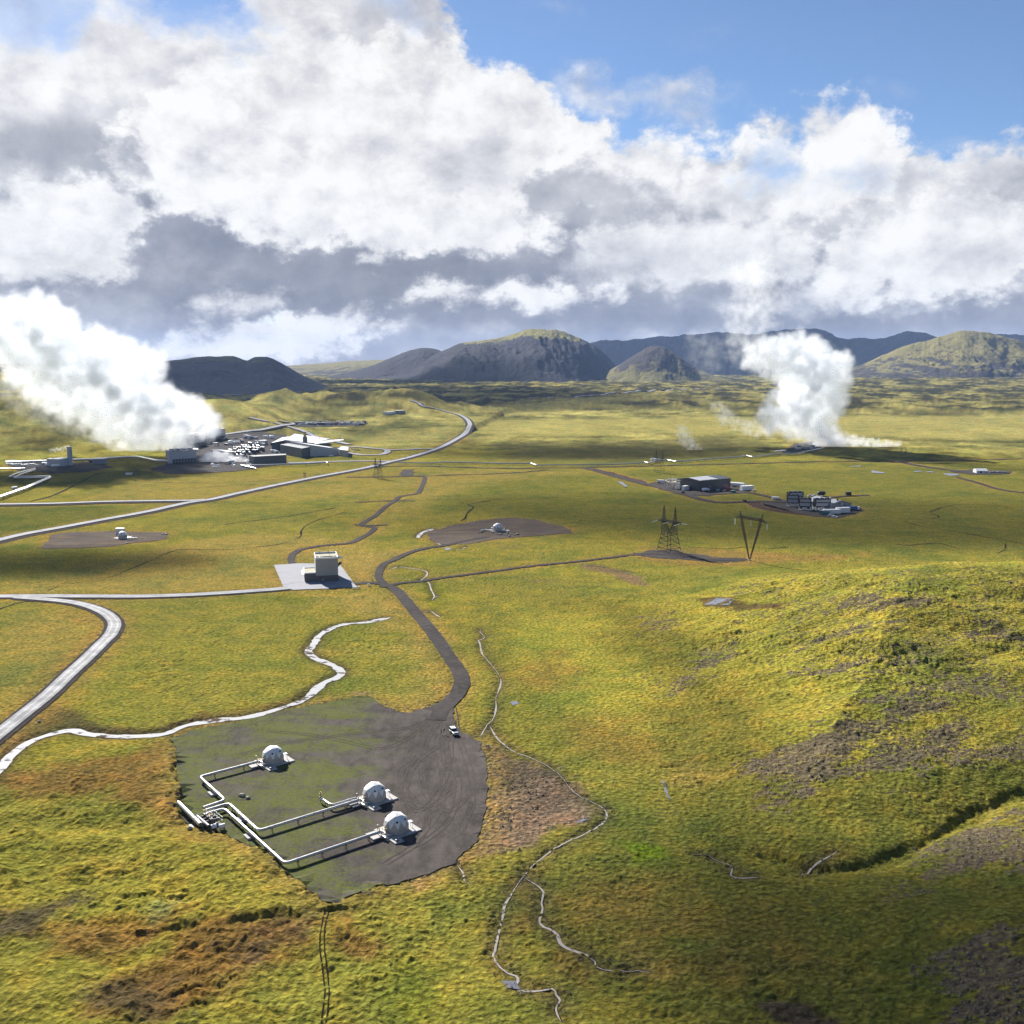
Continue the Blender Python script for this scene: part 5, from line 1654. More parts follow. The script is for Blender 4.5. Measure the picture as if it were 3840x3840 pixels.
    mf.build('silencer_pipe', MAT['steel'], root)
    MB().b(-3.7, -2.9, -5.6, -5.1, .22, .75).build('control_box', MAT['galv'], root, .02)
    vt = MB()
    vt.cyl((-4.9, 1.1, .24), (-4.9, 1.1, 2.5), .10, 8)
    vt.cyl((-4.9, 1.1, 2.5), (-4.9, 1.1, 2.75), .2, 8)
    vt.build('vent_stack', MAT['galv'], root)
    rl = MB()
    for x in (-7.2, -6.3, -5.4):
        rl.cyl((x, 3.1, .24), (x, 3.1, 1.25), .03, 6)
    rl.cyl((-7.2, 3.1, 1.25), (-5.4, 3.1, 1.25), .03, 6)
    rl.cyl((-7.2, 3.1, .8), (-5.4, 3.1, .8), .025, 6)
    rl.build('handrail', MAT['galv'], root)
    return root

# pipe runs on the pad (photo pixels of the pipe axis, which stands 1.25 m up)
PZ = 1.25
def pp(pts, z=PZ):
    return [plane_pt(u, v, z) for u, v in pts]
RUN1 = pp([(762, 3029), (845, 3001), (756, 2920), (950, 2863)])
RUN2 = pp([(765, 3041), (858, 3013), (972, 3117), (1335, 3004)])
RUN3 = pp([(770, 3053), (842, 3033), (1066, 3236), (1405, 3122)])
th = math.atan2(RUN3[-1].y - RUN3[-2].y, RUN3[-1].x - RUN3[-2].x)
ax = Vector((math.cos(th), math.sin(th), 0))
ay = Vector((-math.sin(th), math.cos(th), 0))

def dome_at(px):
    p = GZ(*px)
    return Vector((p.x, p.y, .02))
D1, D2, D3 = dome_at((1024, 2856)), dome_at((1404, 2998)), dome_at((1486, 3116))
def snap(run, dome):
    """bring the last leg in line with its dome"""
    q = dome - ax * 5.0
    run[-1] = Vector((q.x, q.y, PZ))
    return run

dome_src = make_dome(True)
DL = ['faceted white wellhead dome on the shortest of the three pipe runs', 'faceted white wellhead dome with an extra stub pipe beside its feed pipe', 'faceted white wellhead dome at the end of the longest pipe run']
for i, D in enumerate((D1, D2, D3)):
    o = dome_src if i == 0 else copy_tree(dome_src)
    o.location = D
    o.rotation_euler = (0, 0, th)
    tag(o, DL[i], 'dome', 'wellhead domes')

def pipeline(name, label, pts, r, mat=None, post=6.5, slabs=(), group=None, bend=1.6, n=12, zbase=0.0, post_w=.16):
    root = empty(name, (pts[0].x, pts[0].y, zbase), 0, label, 'pipeline', group)
    off = Vector((pts[0].x, pts[0].y, zbase))
    L = [p - off for p in pts]
    MB().tube(L, r, n, bend).build('pipe', mat or MAT['steel'], root)
    for a, b in zip(L[:-1], L[1:]):
        d = b - a
        m = int(d.length / post)
        for k in range(m):
            q = a + d * ((k + .5) / m)
            s = MB()
            dd = d.normalized()
            pz = Vector((-dd.y, dd.x, 0))
            g0 = float(hz(q.x + off.x, q.y + off.y)[0]) - zbase
            for sg in (-1, 1):
                e = q + pz * r * .75 * sg
                s.bar((e.x, e.y, g0 - .1), (e.x, e.y, q.z - r * .5), post_w * .5)
            s.box((q.x, q.y, q.z - r - .02), (r * 2.2, .22, .16), math.atan2(pz.y, pz.x))
            s.build('support', MAT['dark_steel'], root)
    for a, b in zip(L[:-1], L[1:]) if r < .7 else ():
        d = (b - a)
        for k in range(int(d.length / 4.2)):
            c = a + d * ((k + .7) / max(1, int(d.length / 4.2)))
            if (c - a).length > 1.2 and (c - b).length > 1.2:
                e = d.normalized() * .07
                MB().cyl(c - e, c + e, r * 1.07, 12).build('joint_band', MAT['galv'], root)
    for (x, y, rz_, w, l) in slabs:
        MB().box((x - off.x, y - off.y, .14), (w, l, .5), rz_).build('anchor_block', MAT['concrete'], root, .03)
    return root

r_pipe = .41
PL = []
for nm, run, D, lb in (('pipeline', RUN1, D1, 'short silver pipeline with two bends feeding the dome farthest from the track'),
                       ('pipeline', RUN2, D2, 'middle silver pipeline of the pad, between the shortest and the longest'),
                       ('pipeline', RUN3, D3, 'longest silver pipeline of the pad, its far corner near the pad tip')):
    # run the last leg parallel to the domes' axis through the dome
    q = D - ax * 5.0
    c = run[-2]
    # corner moved so that corner -> q is along ax and previous leg keeps its direction
    a = run[-3]
    d1 = (c - a).normalized()
    den = d1.x * ax.y - d1.y * ax.x
    t = ((q.x - a.x) * ax.y - (q.y - a.y) * ax.x) / den
    run[-2] = Vector((a.x + d1.x * t, a.y + d1.y * t, PZ))
    run[-1] = Vector((q.x, q.y, PZ))
    a_, b_ = run[1], run[2]
    mid_ = a_.lerp(b_, .45)
    ang = math.atan2(b_.y - a_.y, b_.x - a_.x)
    PL.append(pipeline(nm, lb, run, r_pipe, slabs=[(mid_.x, mid_.y, ang, 3.0, 2.6)], group='pipe runs on the gravel pad', zbase=.02))
stub = pp([(1202, 2972), (1258, 3010), (1340, 2981)])
stub[-1] = D2 - ax * 4.9 + ay * 1.6 + Vector((0, 0, PZ - .02))
d1 = (stub[1] - stub[0]).normalized()
stub[1] = stub[-1] - ax * 7.6
stub[0] = stub[1] - d1 * 6.2
sp = pipeline('stub_pipe', 'short brownish stub pipe with a capped riser beside the middle dome', stub, .36, group=None, post=4.0, zbase=.02)
rv = MB()
q = stub[0] - stub[0] + Vector((0, 0, 0))
rv.cyl((0, 0, .2), (0, 0, 3.1), .16, 8)
rv.ball((0, 0, 1.3), .45, 10, 6)
rv.torus((0, 0, 2.6), .34, .06, 'z')
rv.build('riser_valve', MAT['brass'], sp)

# header pipe that leaves the pad and the valve manifold
hp = pp([(670, 3011), (752, 3092)], 1.5)
hd = pipeline('header_pipe', 'thick short silver header pipe running into a dark pit', hp, .62, post=5.0, zbase=.02)
mroot = empty('valve_manifold', (hp[1].x, hp[1].y, .02), th, 'dark cluster of valves and rails where the three pipe runs meet', 'valve manifold')
o_ = mroot.matrix_basis.inverted() if False else None
sk = MB()
sk.b(-1.5, 5.5, -2.4, 4.6, -.1, .16)
sk.build('skid', MAT['dark_steel'], mroot)
hh = MB()
hh.cyl((1.2, -2.6, 1.5), (1.2, 5.0, 1.5), .55, 14)
hh.cyl((1.2, -2.6, 1.5), (1.2, -2.6, .3), .5, 12)
hh.build('header', MAT['dark_steel'], mroot)
for i, y in enumerate((.4, 2.2, 4.0)):
    v = MB()
    v.cyl((1.2, y, 1.5), (5.2, y, 1.3), .40, 12)
    v.b(2.6, 3.4, y - .55, y + .55, .5, 2.2)
    vb = v.build('valve_body', MAT['dark_steel'], mroot)
    w = MB()
    w.cyl((3.0, y, 2.2), (3.0, y, 3.2), .09, 8)
    w.torus((3.0, y, 3.2), .42, .06, 'z')
    w.build('handwheel', MAT['brass'], vb)
    f_ = MB()
    f_.cyl((4.5, y, 1.34), (4.7, y, 1.33), .62, 14)
    f_.build('flange', MAT['galv'], vb)
for i, (x, y, z, r_) in enumerate(((2.4, -2.0, .9, .6), (4.4, -2.9, .8, .55))):
    t_ = MB()
    t_.cyl((x - .5, y, z), (x + .9, y, z), r_, 14)
    t_.build('drain_tank', MAT['white'], mroot)
rl = MB()
for y in (-1.0, .5, 2.0, 3.5, 5.0):
    rl.cyl((0.0, y, .1), (0.0, y, 2.3), .05, 6)
    rl.cyl((5.6, y, .1), (5.6, y, 2.2), .05, 6)
for z in (1.4, 2.3):
    rl.cyl((0.0, -1, z), (0.0, 5.0, z), .05, 6)
for z in (1.3, 2.2):
    rl.cyl((5.6, -1, z), (5.6, 5.0, z), .05, 6)
rl.cyl((0, 5, 2.3), (5.6, 5, 2.2), .05, 6)
rl.build('handrail', MAT['galv'], mroot)
MB().b(-2.9, -.6, -4.6, -1.2, -.2, .10).build('footing', MAT['concrete'], mroot, .03)

# dark burrow mouth that swallows the header pipe
pit = GZ(645, 2992)
pm = MB()
for k in range(9):
    a = 2 * math.pi * k / 9
    pm.ball((pit.x + 1.9 * math.cos(a), pit.y + 1.5 * math.sin(a), .15), 1.15 + .3 * math.sin(k * 2.3), 10, 6, .75)
tag(pm.build('soil_mound', MAT['peat']), 'dark heaped soil mound where the header pipe goes underground', 'soil mound')

# two pale boulders on the pad
def boulder(px, r, label, seed, group=None):
    p = GZ(*px)
    bm = bmesh.new()
    bmesh.ops.create_icosphere(bm, subdivisions=3, radius=r)
    P = np.array([v.co[:] for v in bm.verts])
    f = 1 + .35 * fbm(P[:, 0] * 2 / r + seed * 5, P[:, 1] * 2 / r + P[:, 2] * 1.7 / r, 1.4, 3, .5, seed=seed)
    for v, q in zip(bm.verts, f):
        v.co = (v.co.x * q * 1.15, v.co.y * q, v.co.z * q * .75 + r * .45)
    me = bpy.data.meshes.new('boulder')
    bm.to_mesh(me)
    bm.free()
    o = link('boulder', me, MAT['stone'])
    o.location = p + Vector((0, 0, .15))
    return tag(o, label, 'boulder', group)
boulder((909, 2984), .75, 'larger pale boulder of the pair lying on the gravel pad', 1)
boulder((930, 2993), .6, 'smaller pale boulder of the pair lying on the gravel pad', 2)
boulder((147, 2706), .55, 'lone pale boulder beside the bend of the stream road', 3)
boulder((712, 3114), .6, 'white boulder lying in the grass below the valve manifold', 4)

# the lone dome by the stream and the dome beside the main road
def small_dome(px, rz_, label, sc):
    o = copy_tree(dome_src)
    p = GZ(*px)
    o.location = (p.x, p.y, p.z + .3)
    o.rotation_euler = (0, 0, rz_)
    o.scale = (sc, sc, sc)
    tag(o, label, 'dome', 'wellhead domes')
    return o
small_dome((1866, 1990), R(190), 'white wellhead dome alone on a brown gravel pad with scattered stones', 1.12)
small_dome((460, 2018), R(160), 'white wellhead dome beside a boxy white hut near the main road', .98)
hut = GZ(447, 2008)
h_ = empty('hut', (hut.x - 1, hut.y + 4.5, hut.z + .2), R(-4), 'boxy white hut standing behind the roadside dome', 'hut')
MB().b(-2.6, 2.8, -1.4, 1.4, 0, 4.3).build('wall', MAT['offwhite'], h_)
MB().b(-2.8, 3.0, -1.6, 1.6, 4.302, 4.55).build('roof', MAT['white'], h_)
MB().b(-.5, .5, -1.46, -1.402, .1, 2.1).build('door', MAT['midgrey'], h_)
wp = pp([(476, 2019), (515, 2017)], 1.0)
pipeline('stub_pipe', 'short stub pipe with white ends beside the roadside dome', wp, .4, MAT['steel'], post=4, zbase=.0)
lp = pp([(1846, 1990), (1812, 1986), (1800, 1992)], 1.0)
pipeline('stub_pipe', 'bent stub pipe beside the lone dome by the stream', lp, .45, MAT['steel'], post=4, zbase=.0)
for i, (u, v) in enumerate([(1848, 2001), (1864, 2002), (1872, 2005), (1880, 2004), (1892, 2007), (1903, 2008), (1911, 2011), (1905, 2000), (1914, 2003), (1928, 2007), (1936, 2005), (1942, 2004), (1808, 1996), (1797, 1996), (610, 2004), (623, 2005), (532, 2018), (475, 2038)]):
    b_ = boulder((u, v), .5 + .12 * (i % 4), 'dark stone set out on the pad below the lone dome' if u > 1000 else 'dark stone lying on the strip by the roadside dome', 10 + i, 'stones set out on the dome pad' if u > 1000 else 'stones on the roadside strip')
    b_.data.materials[0] = MAT['base_dark']

# ------------------------------------------------------------------ car and two people
cp = GZ(1702, 2752)
car = empty('jeep', (cp.x, cp.y, .06), R(-68), 'silver four-wheel-drive jeep with dark sides parked on the gravel', 'jeep')
# local x forward, y left
lowb = MB()
lowb.hexa([(-2.35, -.93, .48), (2.35, -.93, .48), (2.35, .93, .48), (-2.35, .93, .48)], [(-2.38, -.96, .98), (2.3, -.92, .98), (2.3, .92, .98), (-2.38, .96, .98)])
lowb.build('body', MAT['black'], car, .06)
hd_ = MB()
hd_.hexa([(.95, -.90, .984), (2.32, -.86, .984), (2.32, .86, .984), (.95, .90, .984)], [(.85, -.86, 1.20), (2.22, -.78, 1.10), (2.22, .78, 1.10), (.85, .86, 1.20)])
hd_.build('bonnet', MAT['silver'], car, .04)
cb = MB()
cb.hexa([(-2.33, -.93, .984), (.94, -.90, .984), (.94, .90, .984), (-2.33, .93, .984)], [(-2.2, -.80, 1.82), (.28, -.78, 1.82), (.28, .78, 1.82), (-2.2, .80, 1.82)])
cab = cb.build('cabin', MAT['black'], car, .04)
MB().hexa([(-2.22, -.82, 1.824), (.32, -.80, 1.824), (.32, .80, 1.824), (-2.22, .82, 1.824)], [(-2.16, -.76, 1.92), (.24, -.74, 1.92), (.24, .74, 1.92), (-2.16, .76, 1.92)]).build('roof', MAT['silver'], car, .03)
ws = MB()
ws._add([(.93, -.80, 1.10), (.93, .80, 1.10), (.37, .72, 1.76), (.37, -.72, 1.76)], [(0, 1, 2, 3)])
for v_ in range(len(ws.v)):
    ws.v[v_] = (ws.v[v_][0] + .03, ws.v[v_][1], ws.v[v_][2])
ws.build('windscreen', MAT['glass'], cab)
for sg in (-1, 1):
    for x0, x1 in ((-2.05, -1.2), (-1.1, -.3), (-.2, .5)):
        g_ = MB()
        t0 = x1 - .12 if x1 > .4 else x1
        q_ = [(x0, sg * .925, 1.12), (x1, sg * .918, 1.12), (t0 - .12 * (x1 > .4), sg * .822, 1.72), (x0 + .03, sg * .824, 1.72)]
        g_._add(q_, [(0, 1, 2, 3) if sg < 0 else (3, 2, 1, 0)])
        g_.build('side_window', MAT['glass'], cab)
    mr = MB()
    mr.box((.75, sg * 1.08, 1.2), (.14, .24, .18))
    mr.build('mirror', MAT['black'], car, .03)
    hl = MB()
    hl.cyl((2.28, sg * .62, .86), (2.36, sg * .62, .86), .13, 12)
    hl.build('headlight', MAT['insulator'], car)
    for x in (-1.45, 1.45):
        w = MB()
        w.cyl((x, sg * .98, .46), (x, sg * .68, .46), .46, 20)
        wh = w.build('wheel', MAT['rubber'], car)
        MB().cyl((x, sg * 1.0, .46), (x, sg * .97, .46), .25, 14).build('rim', MAT['silver'], wh)
MB().b(2.32, 2.55, -.85, .85, .5, .72).build('bumper', MAT['silver'], car, .04)
MB().b(-2.55, -2.36, -.85, .85, .5, .72).build('bumper', MAT['black'], car, .04)
MB().cyl((-2.40, 0, 1.2), (-2.60, 0, 1.2), .40, 18).build('spare_wheel', MAT['rubber'], car)
rk = MB()
for y in (-.7, .7):
    rk.cyl((-2.0, y, 2.0), (.1, y, 2.0), .025, 6)
    for x in (-1.9, -.9, .05):
        rk.cyl((x, y, 1.91), (x, y, 2.0), .02, 6)
rk.build('roof_rack', MAT['galv'], car)

def person(px, rz_, label, lean=0.0, bag=False, seed=0):
    p = GZ(*px)
    root = empty('person', (p.x, p.y, .30), rz_, label, 'person', None)
    # body as one skinned figure facing +x
    J = {'pelvis': ((0, 0, .93), .145), 'waist': ((.01, 0, 1.08), .135), 'chest': ((.02, 0, 1.28), .165), 'neck': ((.02, 0, 1.49), .062), 'jaw': ((.035, 0, 1.58), .075), 'head': ((.03, 0, 1.67), .098), 'crown': ((.02, 0, 1.745), .075), 'nose': ((.118, 0, 1.645), .02),
         'hipL': ((0, .09, .88), .105), 'kneeL': ((.03, .11, .49), .068), 'ankL': ((-.01, .12, .09), .046), 'toeL': ((.16, .14, .045), .04),
         'hipR': ((0, -.09, .88), .105), 'kneeR': ((.05, -.11, .49), .068), 'ankR': ((.03, -.12, .09), .046), 'toeR': ((.20, -.15, .045), .04),
         'shL': ((.0, .19, 1.40), .072), 'elL': ((-.03, .27, 1.13), .05), 'wrL': ((.10, .25, .90), .034), 'haL': ((.14, .24, .83), .038),
         'shR': ((.0, -.19, 1.40), .072), 'elR': ((-.03, -.27, 1.13), .05), 'wrR': ((.14, -.20, .98), .034), 'haR': ((.21, -.17, .99), .038)}
    E = [('pelvis', 'waist'), ('waist', 'chest'), ('chest', 'neck'), ('neck', 'jaw'), ('jaw', 'head'), ('head', 'crown'), ('head', 'nose'), ('pelvis', 'hipL'), ('hipL', 'kneeL'), ('kneeL', 'ankL'), ('ankL', 'toeL'),
         ('pelvis', 'hipR'), ('hipR', 'kneeR'), ('kneeR', 'ankR'), ('ankR', 'toeR'), ('chest', 'shL'), ('shL', 'elL'), ('elL', 'wrL'), ('wrL', 'haL'), ('chest', 'shR'), ('shR', 'elR'), ('elR', 'wrR'), ('wrR', 'haR')]
    for s_, h_ in (('L', 'haL'), ('R', 'haR')):
        (hx, hy, hz_), _ = J[h_]
        sg = 1 if s_ == 'L' else -1
        for k in range(4):
            J[f'f{s_}{k}a'] = ((hx + .03, hy + sg * (.03 - .02 * k), hz_ - .03), .010)
            J[f'f{s_}{k}b'] = ((hx + .055 - .004 * abs(k - 1), hy + sg * (.032 - .02 * k), hz_ - .075 + .006 * abs(k - 1)), .009)
            E += [(h_, f'f{s_}{k}a'), (f'f{s_}{k}a', f'f{s_}{k}b')]
        J[f't{s_}'] = ((hx + .05, hy - sg * .045, hz_ + .0), .010)
        E += [(h_, f't{s_}')]
    names = list(J)
    me = bpy.data.meshes.new('body')
    me.from_pydata([J[k][0] for k in names], [(names.index(a), names.index(b)) for a, b in E], [])
    o = link('body', me, MAT['cloth'], root)
    me.skin_vertices or me.update()
    md = o.modifiers.new('skin', 'SKIN')
    md.use_smooth_shade = True
    sv = me.skin_vertices[0].data
    for i, k in enumerate(names):
        sv[i].radius = (J[k][1], J[k][1])
        sv[i].use_root = (k == 'pelvis')
    o.modifiers.new('sub', 'SUBSURF').levels = 1
    o.modifiers['sub'].render_levels = 2
    fc = MB()
    fc.ball((.062, 0, 1.635), .078, 12, 8, 1.15)
    f_ = fc.build('face', MAT['skin'], root)
    for sg in (-1, 1):
        MB().ball((.128, sg * .03, 1.665), .012, 8, 6).build('eye', MAT['black'], f_)
        MB().ball((.02, sg * .098, 1.64), .025, 8, 6, 1.4).build('ear', MAT['skin'], f_)
    MB().b(.128, .138, -.025, .025, 1.583, 1.592).build('mouth', MAT['red'], f_)
    hr = MB()
    hr.ball((0, 0, 1.69), .108, 12, 8, .95)
    hr.build('hat' if seed else 'hair', MAT['black'], root)
    if bag:
        bk = MB()
        bk.box((-.24, 0, 1.24), (.2, .32, .46))
        bk.build('jacket_hood', MAT['cloth'], root, .05)
    return root
person((1655, 2755), R(10), 'person in dark clothes standing farther from the jeep', seed=0)
person((1665, 2753), R(175), 'person in dark clothes and cap standing nearer the jeep', bag=True, seed=1)

# ------------------------------------------------------------------ separator station on the concrete apron
st, wS = frame('separator_station', (1143, 2183), (1269, 2177), 'grey boxy separator station with tall block and lower annex on the apron', 'building', z=.25)
hT, hL, dS = 13.2, 5.0, 17.0
xa = wS * .33            # annex | tower
wl = MB()
wl.b(xa + .05, wS, 0, dS, 3.0, hT - .9)
tw = wl.build('tower_wall', MAT['lightgrey'], st)
for i in range(14):      # horizontal cladding sheets on the near face
    z0 = 3.02 + i * (hT - 3.95) / 14
    MB().b(xa + .06, wS - .01, -.07, -.003, z0, z0 + (hT - 3.95) / 14 - .05).build('cladding_sheet', MAT['grey_panel'], tw)
MB().b(xa + .05, wS + .02, .02, dS - .02, 0, 2.99).build('base_wall', MAT['base_dark'], st)
for k in range(5):
    w_ = (wS - xa - .1) / 5
    MB().b(xa + .08 + k * w_, xa + .08 + (k + 1) * w_ - .05, -.06, .012, .25, 2.9).build('base_panel', MAT['base_dark'], st)
par = MB()
par.b(xa, wS + .1, -.12, .25, hT - .9, hT)
par.b(xa, wS + .1, dS - .25, dS + .1, hT - .9, hT)
par.b(xa, xa + .35, .252, dS - .252, hT - .9, hT)
par.b(wS - .25, wS + .1, .252, dS - .252, hT - .9, hT)
par.build('parapet', MAT['white'], st)
rf = MB().b(xa + .352, wS - .252, .253, dS - .253, hT - 1.0, hT - .86).build('roof_deck', MAT['roof_moss'], st)
gl = MB()
gl.b(xa + .6, wS - .5, 3.9, 4.2, hT - .6, hT - .1)
gl.b(xa + .6, wS - .5, 1.0, 3.4, hT - .84, hT - .70)
for k in range(5):
    gl.b(xa + 1.2 + k * 2.0, xa + 1.35 + k * 2.0, 1.0, 3.5, hT - .70, hT - .45)
gl.b(wS * .78, wS * .78 + .3, 4.3, 12, hT - .84, hT - .6)
gl.build('roof_grating', MAT['dark_steel'], rf)
for x, y in ((xa + 2.3, 2.4), (wS - 2.2, 3.2), (xa + 3.4, .9)):
    MB().cyl((x, y, hT - .70), (x, y, hT + .2), .38, 10).build('roof_vent', MAT['white'], rf)
for x in (xa + 3.0, xa + 8.0):
    c_ = MB()
    c_.cyl((x, dS - .5, hT - .86), (x, dS - .5, hT + .9), .14, 8)
    c_.ball((x, dS - .5, hT + .9), .25, 8, 6)
    c_.build('roof_lamp', MAT['galv'], rf)
# annex
an = MB().b(0, xa, .3, dS - 1.5, 0, hL - .6).build('annex_wall', MAT['base_dark'], st)
for k in range(3):
    w_ = xa / 3
    MB().b(k * w_ + .03, (k + 1) * w_ - .03, .22, .297, .25, hL - .65).build('base_panel', MAT['base_dark'], an)
pa = MB()
pa.b(-.15, xa, .1, .45, hL - .6, hL)
pa.b(-.15, xa, dS - 1.8, dS - 1.4, hL - .6, hL)
pa.b(-.15, .25, .452, dS - 1.802, hL - .6, hL)
pa.build('annex_parapet', MAT['white'], st)
MB().b(.252, xa - .01, .453, dS - 1.803, hL - .62, hL - .5).build('annex_roof', MAT['roof_moss'], st)
for y in (3.0, 8.5):
    MB().b(-.08, -.003, y, y + 3.6, .1, 3.6).build('gate', MAT['offwhite'], an)
lg = MB()
lg.b(-1.3, -.16, 1.5, dS - 2.5, 3.6, 3.75)
lg.build('canopy', MAT['white'], an)
# pipes through the right wall, some level and some slanting
for i, y in enumerate((8.5, 11.0, 13.5)):
    p_ = MB()
    p_.cyl((wS + .0, y, 10.9), (wS + 3.2, y, 10.9), .3, 10)
    p_.build('outlet_pipe', MAT['steel'], st)
    q_ = MB()
    q_.cyl((wS + .0, y - 2.0, 6.4), (wS + 2.7, y - 2.0, 8.6), .36, 10)
    q_.build('slanting_pipe', MAT['brass'], st)
ld = MB()
for x in (xa + 1.2, xa + 1.7):
    ld.cyl((x, -.2, .1), (x, -.2, 2.6), .04, 6)
ld.build('ladder', MAT['galv'], st)
for (u, v, lb) in ((1212, 2196, 'slim black bollard lamp on the apron before the station'), (1382, 2198, 'white box by the gravel lane at the apron corner'), (1336, 2208, 'low white barrier at the apron corner')):
    p = GZ(u, v)
    if 'lamp' in lb:
        t_ = empty('bollard_lamp', (p.x, p.y, .5), 0, lb, 'lamp')
        MB().cyl((0, 0, 0), (0, 0, 2.6), .12, 8).build('post', MAT['black'], t_)
        MB().b(-.4, .4, -.15, .15, 2.6, 2.8).build('lamp_head', MAT['white'], t_)
    elif 'barrier' in lb:
        t_ = empty('barrier', (p.x, p.y, .3), R(8), lb, 'barrier')
        for k in range(3):
            MB().box((k * 1.5 - 1.5, 0, .4), (1.35, .5, .8), 0, .8).build('block', MAT['white'], t_)
    else:
        t_ = empty('meter_box', (p.x, p.y, .3), R(20), lb, 'box')
        MB().b(-.6, .6, -.4, .4, 0, 1.1).build('cabinet', MAT['white'], t_)
        MB().b(-.7, .7, -.5, .5, 1.102, 1.2).build('lid', MAT['dark_steel'], t_)

# ------------------------------------------------------------------ pylons
def lattice(mb, corners0, corners1, n, w, wd=None):
    """four-legged lattice between two rings of corners"""
    wd = wd or w * .6
    L = [[Vector(a).lerp(Vector(b), k / n) for k in range(n + 1)] for a, b in zip(corners0, corners1)]
    m = len(L)
    for i in range(m):
        mb.bar(L[i][0], L[i][n], w)
        j = (i + 1) % m
        for k in range(n):
            mb.bar(L[i][k], L[j][k + 1], wd)
            mb.bar(L[j][k], L[i][k + 1], wd)
            mb.bar(L[i][k + 1], L[j][k + 1], wd)

def sq(cx, cy, z, a, b=None):
    b = a if b is None else b
    return [(cx - a, cy - b, z), (cx + a, cy - b, z), (cx + a, cy + b, z), (cx - a, cy + b, z)]

def insulator(p, q, root, nm='insulator'):
    mb = MB()
    p, q = Vector(p), Vector(q)
    d = (q - p)
    n = max(6, int(d.length / .35))
    mb.cyl(p, q, .10, 6)
    for k in range(n):
        c = p + d * ((k + .5) / n)
        e = d.normalized() * .10
        mb.cyl(c - e, c + e, .27, 8)
    return mb.build(nm, MAT['insulator'], root)

def tension_tower(loc, rz_, label, group, sc=1.0, ins=True, wt=.17):
    root = empty('lattice_pylon', loc, rz_, label, 'pylon', group)
    body = MB()
    lattice(body, sq(0, 0, 0, 6.0, 5.0), sq(0, 0, 11.5, 4.2, 3.0), 4, wt, wt * .6)
    body.build('base_frame', MAT['rust'], root)
    up = MB()
    for s in (-1, 1):
        lattice(up, sq(s * 2.7, 0, 11.5, 1.45, 2.9), sq(s * 4.9, 0, 19.0, .9, .9), 4, wt * .9, wt * .5)
        up.bar((s * 1.2, 0, 11.5), (-s * 3.9, 0, 19), wt * .8)
    up.build('window_frame', MAT['rust'], root)
    arm = MB()
    lattice(arm, [(-9.5, -.7, 19), (-9.5, .7, 19), (-9.5, .5, 20.4), (-9.5, -.5, 20.4)], [(9.5, -.7, 19), (9.5, .7, 19), (9.5, .5, 20.4), (9.5, -.5, 20.4)], 12, wt * .8, wt * .5)
    arm.build('crossarm', MAT['rust'], root)
    for s in (-1, 1):
        pk = MB()
        lattice(pk, sq(s * 4.9, 0, 19.0, .95, .9), sq(s * 4.9, 0, 29.5, .12, .12), 5, wt * .8, wt * .5)
        pk.build('peak', MAT['rust'], root)
    if ins:
        for s in (-9.5, 0, 9.5):
            for d in (-1, 1):
                insulator((s, d * .6, 19.3), (s + d * .8, d * 5.2, 18.4), root)
    for sx_ in (-1, 1):
        for sy_ in (-1, 1):
            MB().box((sx_ * 6.0, sy_ * 5.0, .15), (1.1, 1.1, .8)).build('footing', MAT['concrete'], root)
    root.scale = (sc, sc, sc)
    return root

def vee_tower(loc, rz_, label, group):
    root = empty('lattice_pylon', loc, rz_, label, 'pylon', group)
    for s in (-1, 1):
        m = MB()
        lattice(m, sq(s * .25, 0, .4, .12, .12), sq(s * 5.6, 0, 17.0, .55, .5), 10, .13, .075)
        lattice(m, sq(s * 5.6, 0, 17.0, .55, .5), sq(s * 8.0, 0, 25.5, .45, .45), 5, .13, .075)
        m.build('mast', MAT['rust'], root)
        pk = MB()
        lattice(pk, sq(s * 8.0, 0, 25.5, .5, .5), sq(s * 9.6, 0, 29.5, .08, .08), 3, .09, .05)
        pk.build('peak', MAT['rust'], root)
    arm = MB()
    lattice(arm, [(-8.2, -.7, 25.2), (-8.2, .7, 25.2), (-8.2, .6, 26.8), (-8.2, -.6, 26.8)], [(8.2, -.7, 25.2), (8.2, .7, 25.2), (8.2, .6, 26.8), (8.2, -.6, 26.8)], 13, .11, .07)
    for s in (-1, 1):
        lattice(arm, [(s * 8.2, -.7, 25.2), (s * 8.2, .7, 25.2), (s * 8.2, .6, 26.8), (s * 8.2, -.6, 26.8)], [(s * 13.4, -.08, 24.4), (s * 13.4, .08, 24.4), (s * 13.4, .08, 24.6), (s * 13.4, -.08, 24.6)], 4, .09, .06)
    arm.build('crossarm', MAT['rust'], root)
    for s in (-13.2, 0, 13.2):
        zt = 24.3 if s else 25.1
        insulator((s, 0, zt), (s, 0, zt - 3.9), root)
    gy = MB()
    for s in (-1, 1):
        for d in (-1, 1):
            gy.bar((s * 8.0, 0, 25.4), (s * 9.0, d * 15.0, .1), .022)
    gy.build('guy_wires', MAT['galv'], root)
    MB().box((0, 0, .1), (1.4, 1.4, .8)).build('footing', MAT['concrete'], root)
    return root
tension_tower(GZ(2508, 2068) + Vector((0, 0, .2)), R(-52), 'twin-peaked lattice pylon with wide base and slanting insulators on a black bank', 'pylons', 1.0)
vee_tower(GZ(2811, 2101) + Vector((0, 0, .1)), R(-57), 'slim vee-shaped lattice pylon with three hanging insulators', 'pylons')
tension_tower(GZ(1418, 1793), R(-35), 'lattice pylon standing below the main road near the square pad', 'far pylons', .74, True, .17)
tension_tower(GZ(2472, 1772), R(-40), 'faint lattice pylon in front of the long pipeline near the white rack', 'far pylons', .84, True, .10)
tension_tower(GZ(3386, 1729), R(-40), 'faint lattice pylon standing where the far gravel lanes fork', 'far pylons', .6, True, .10)
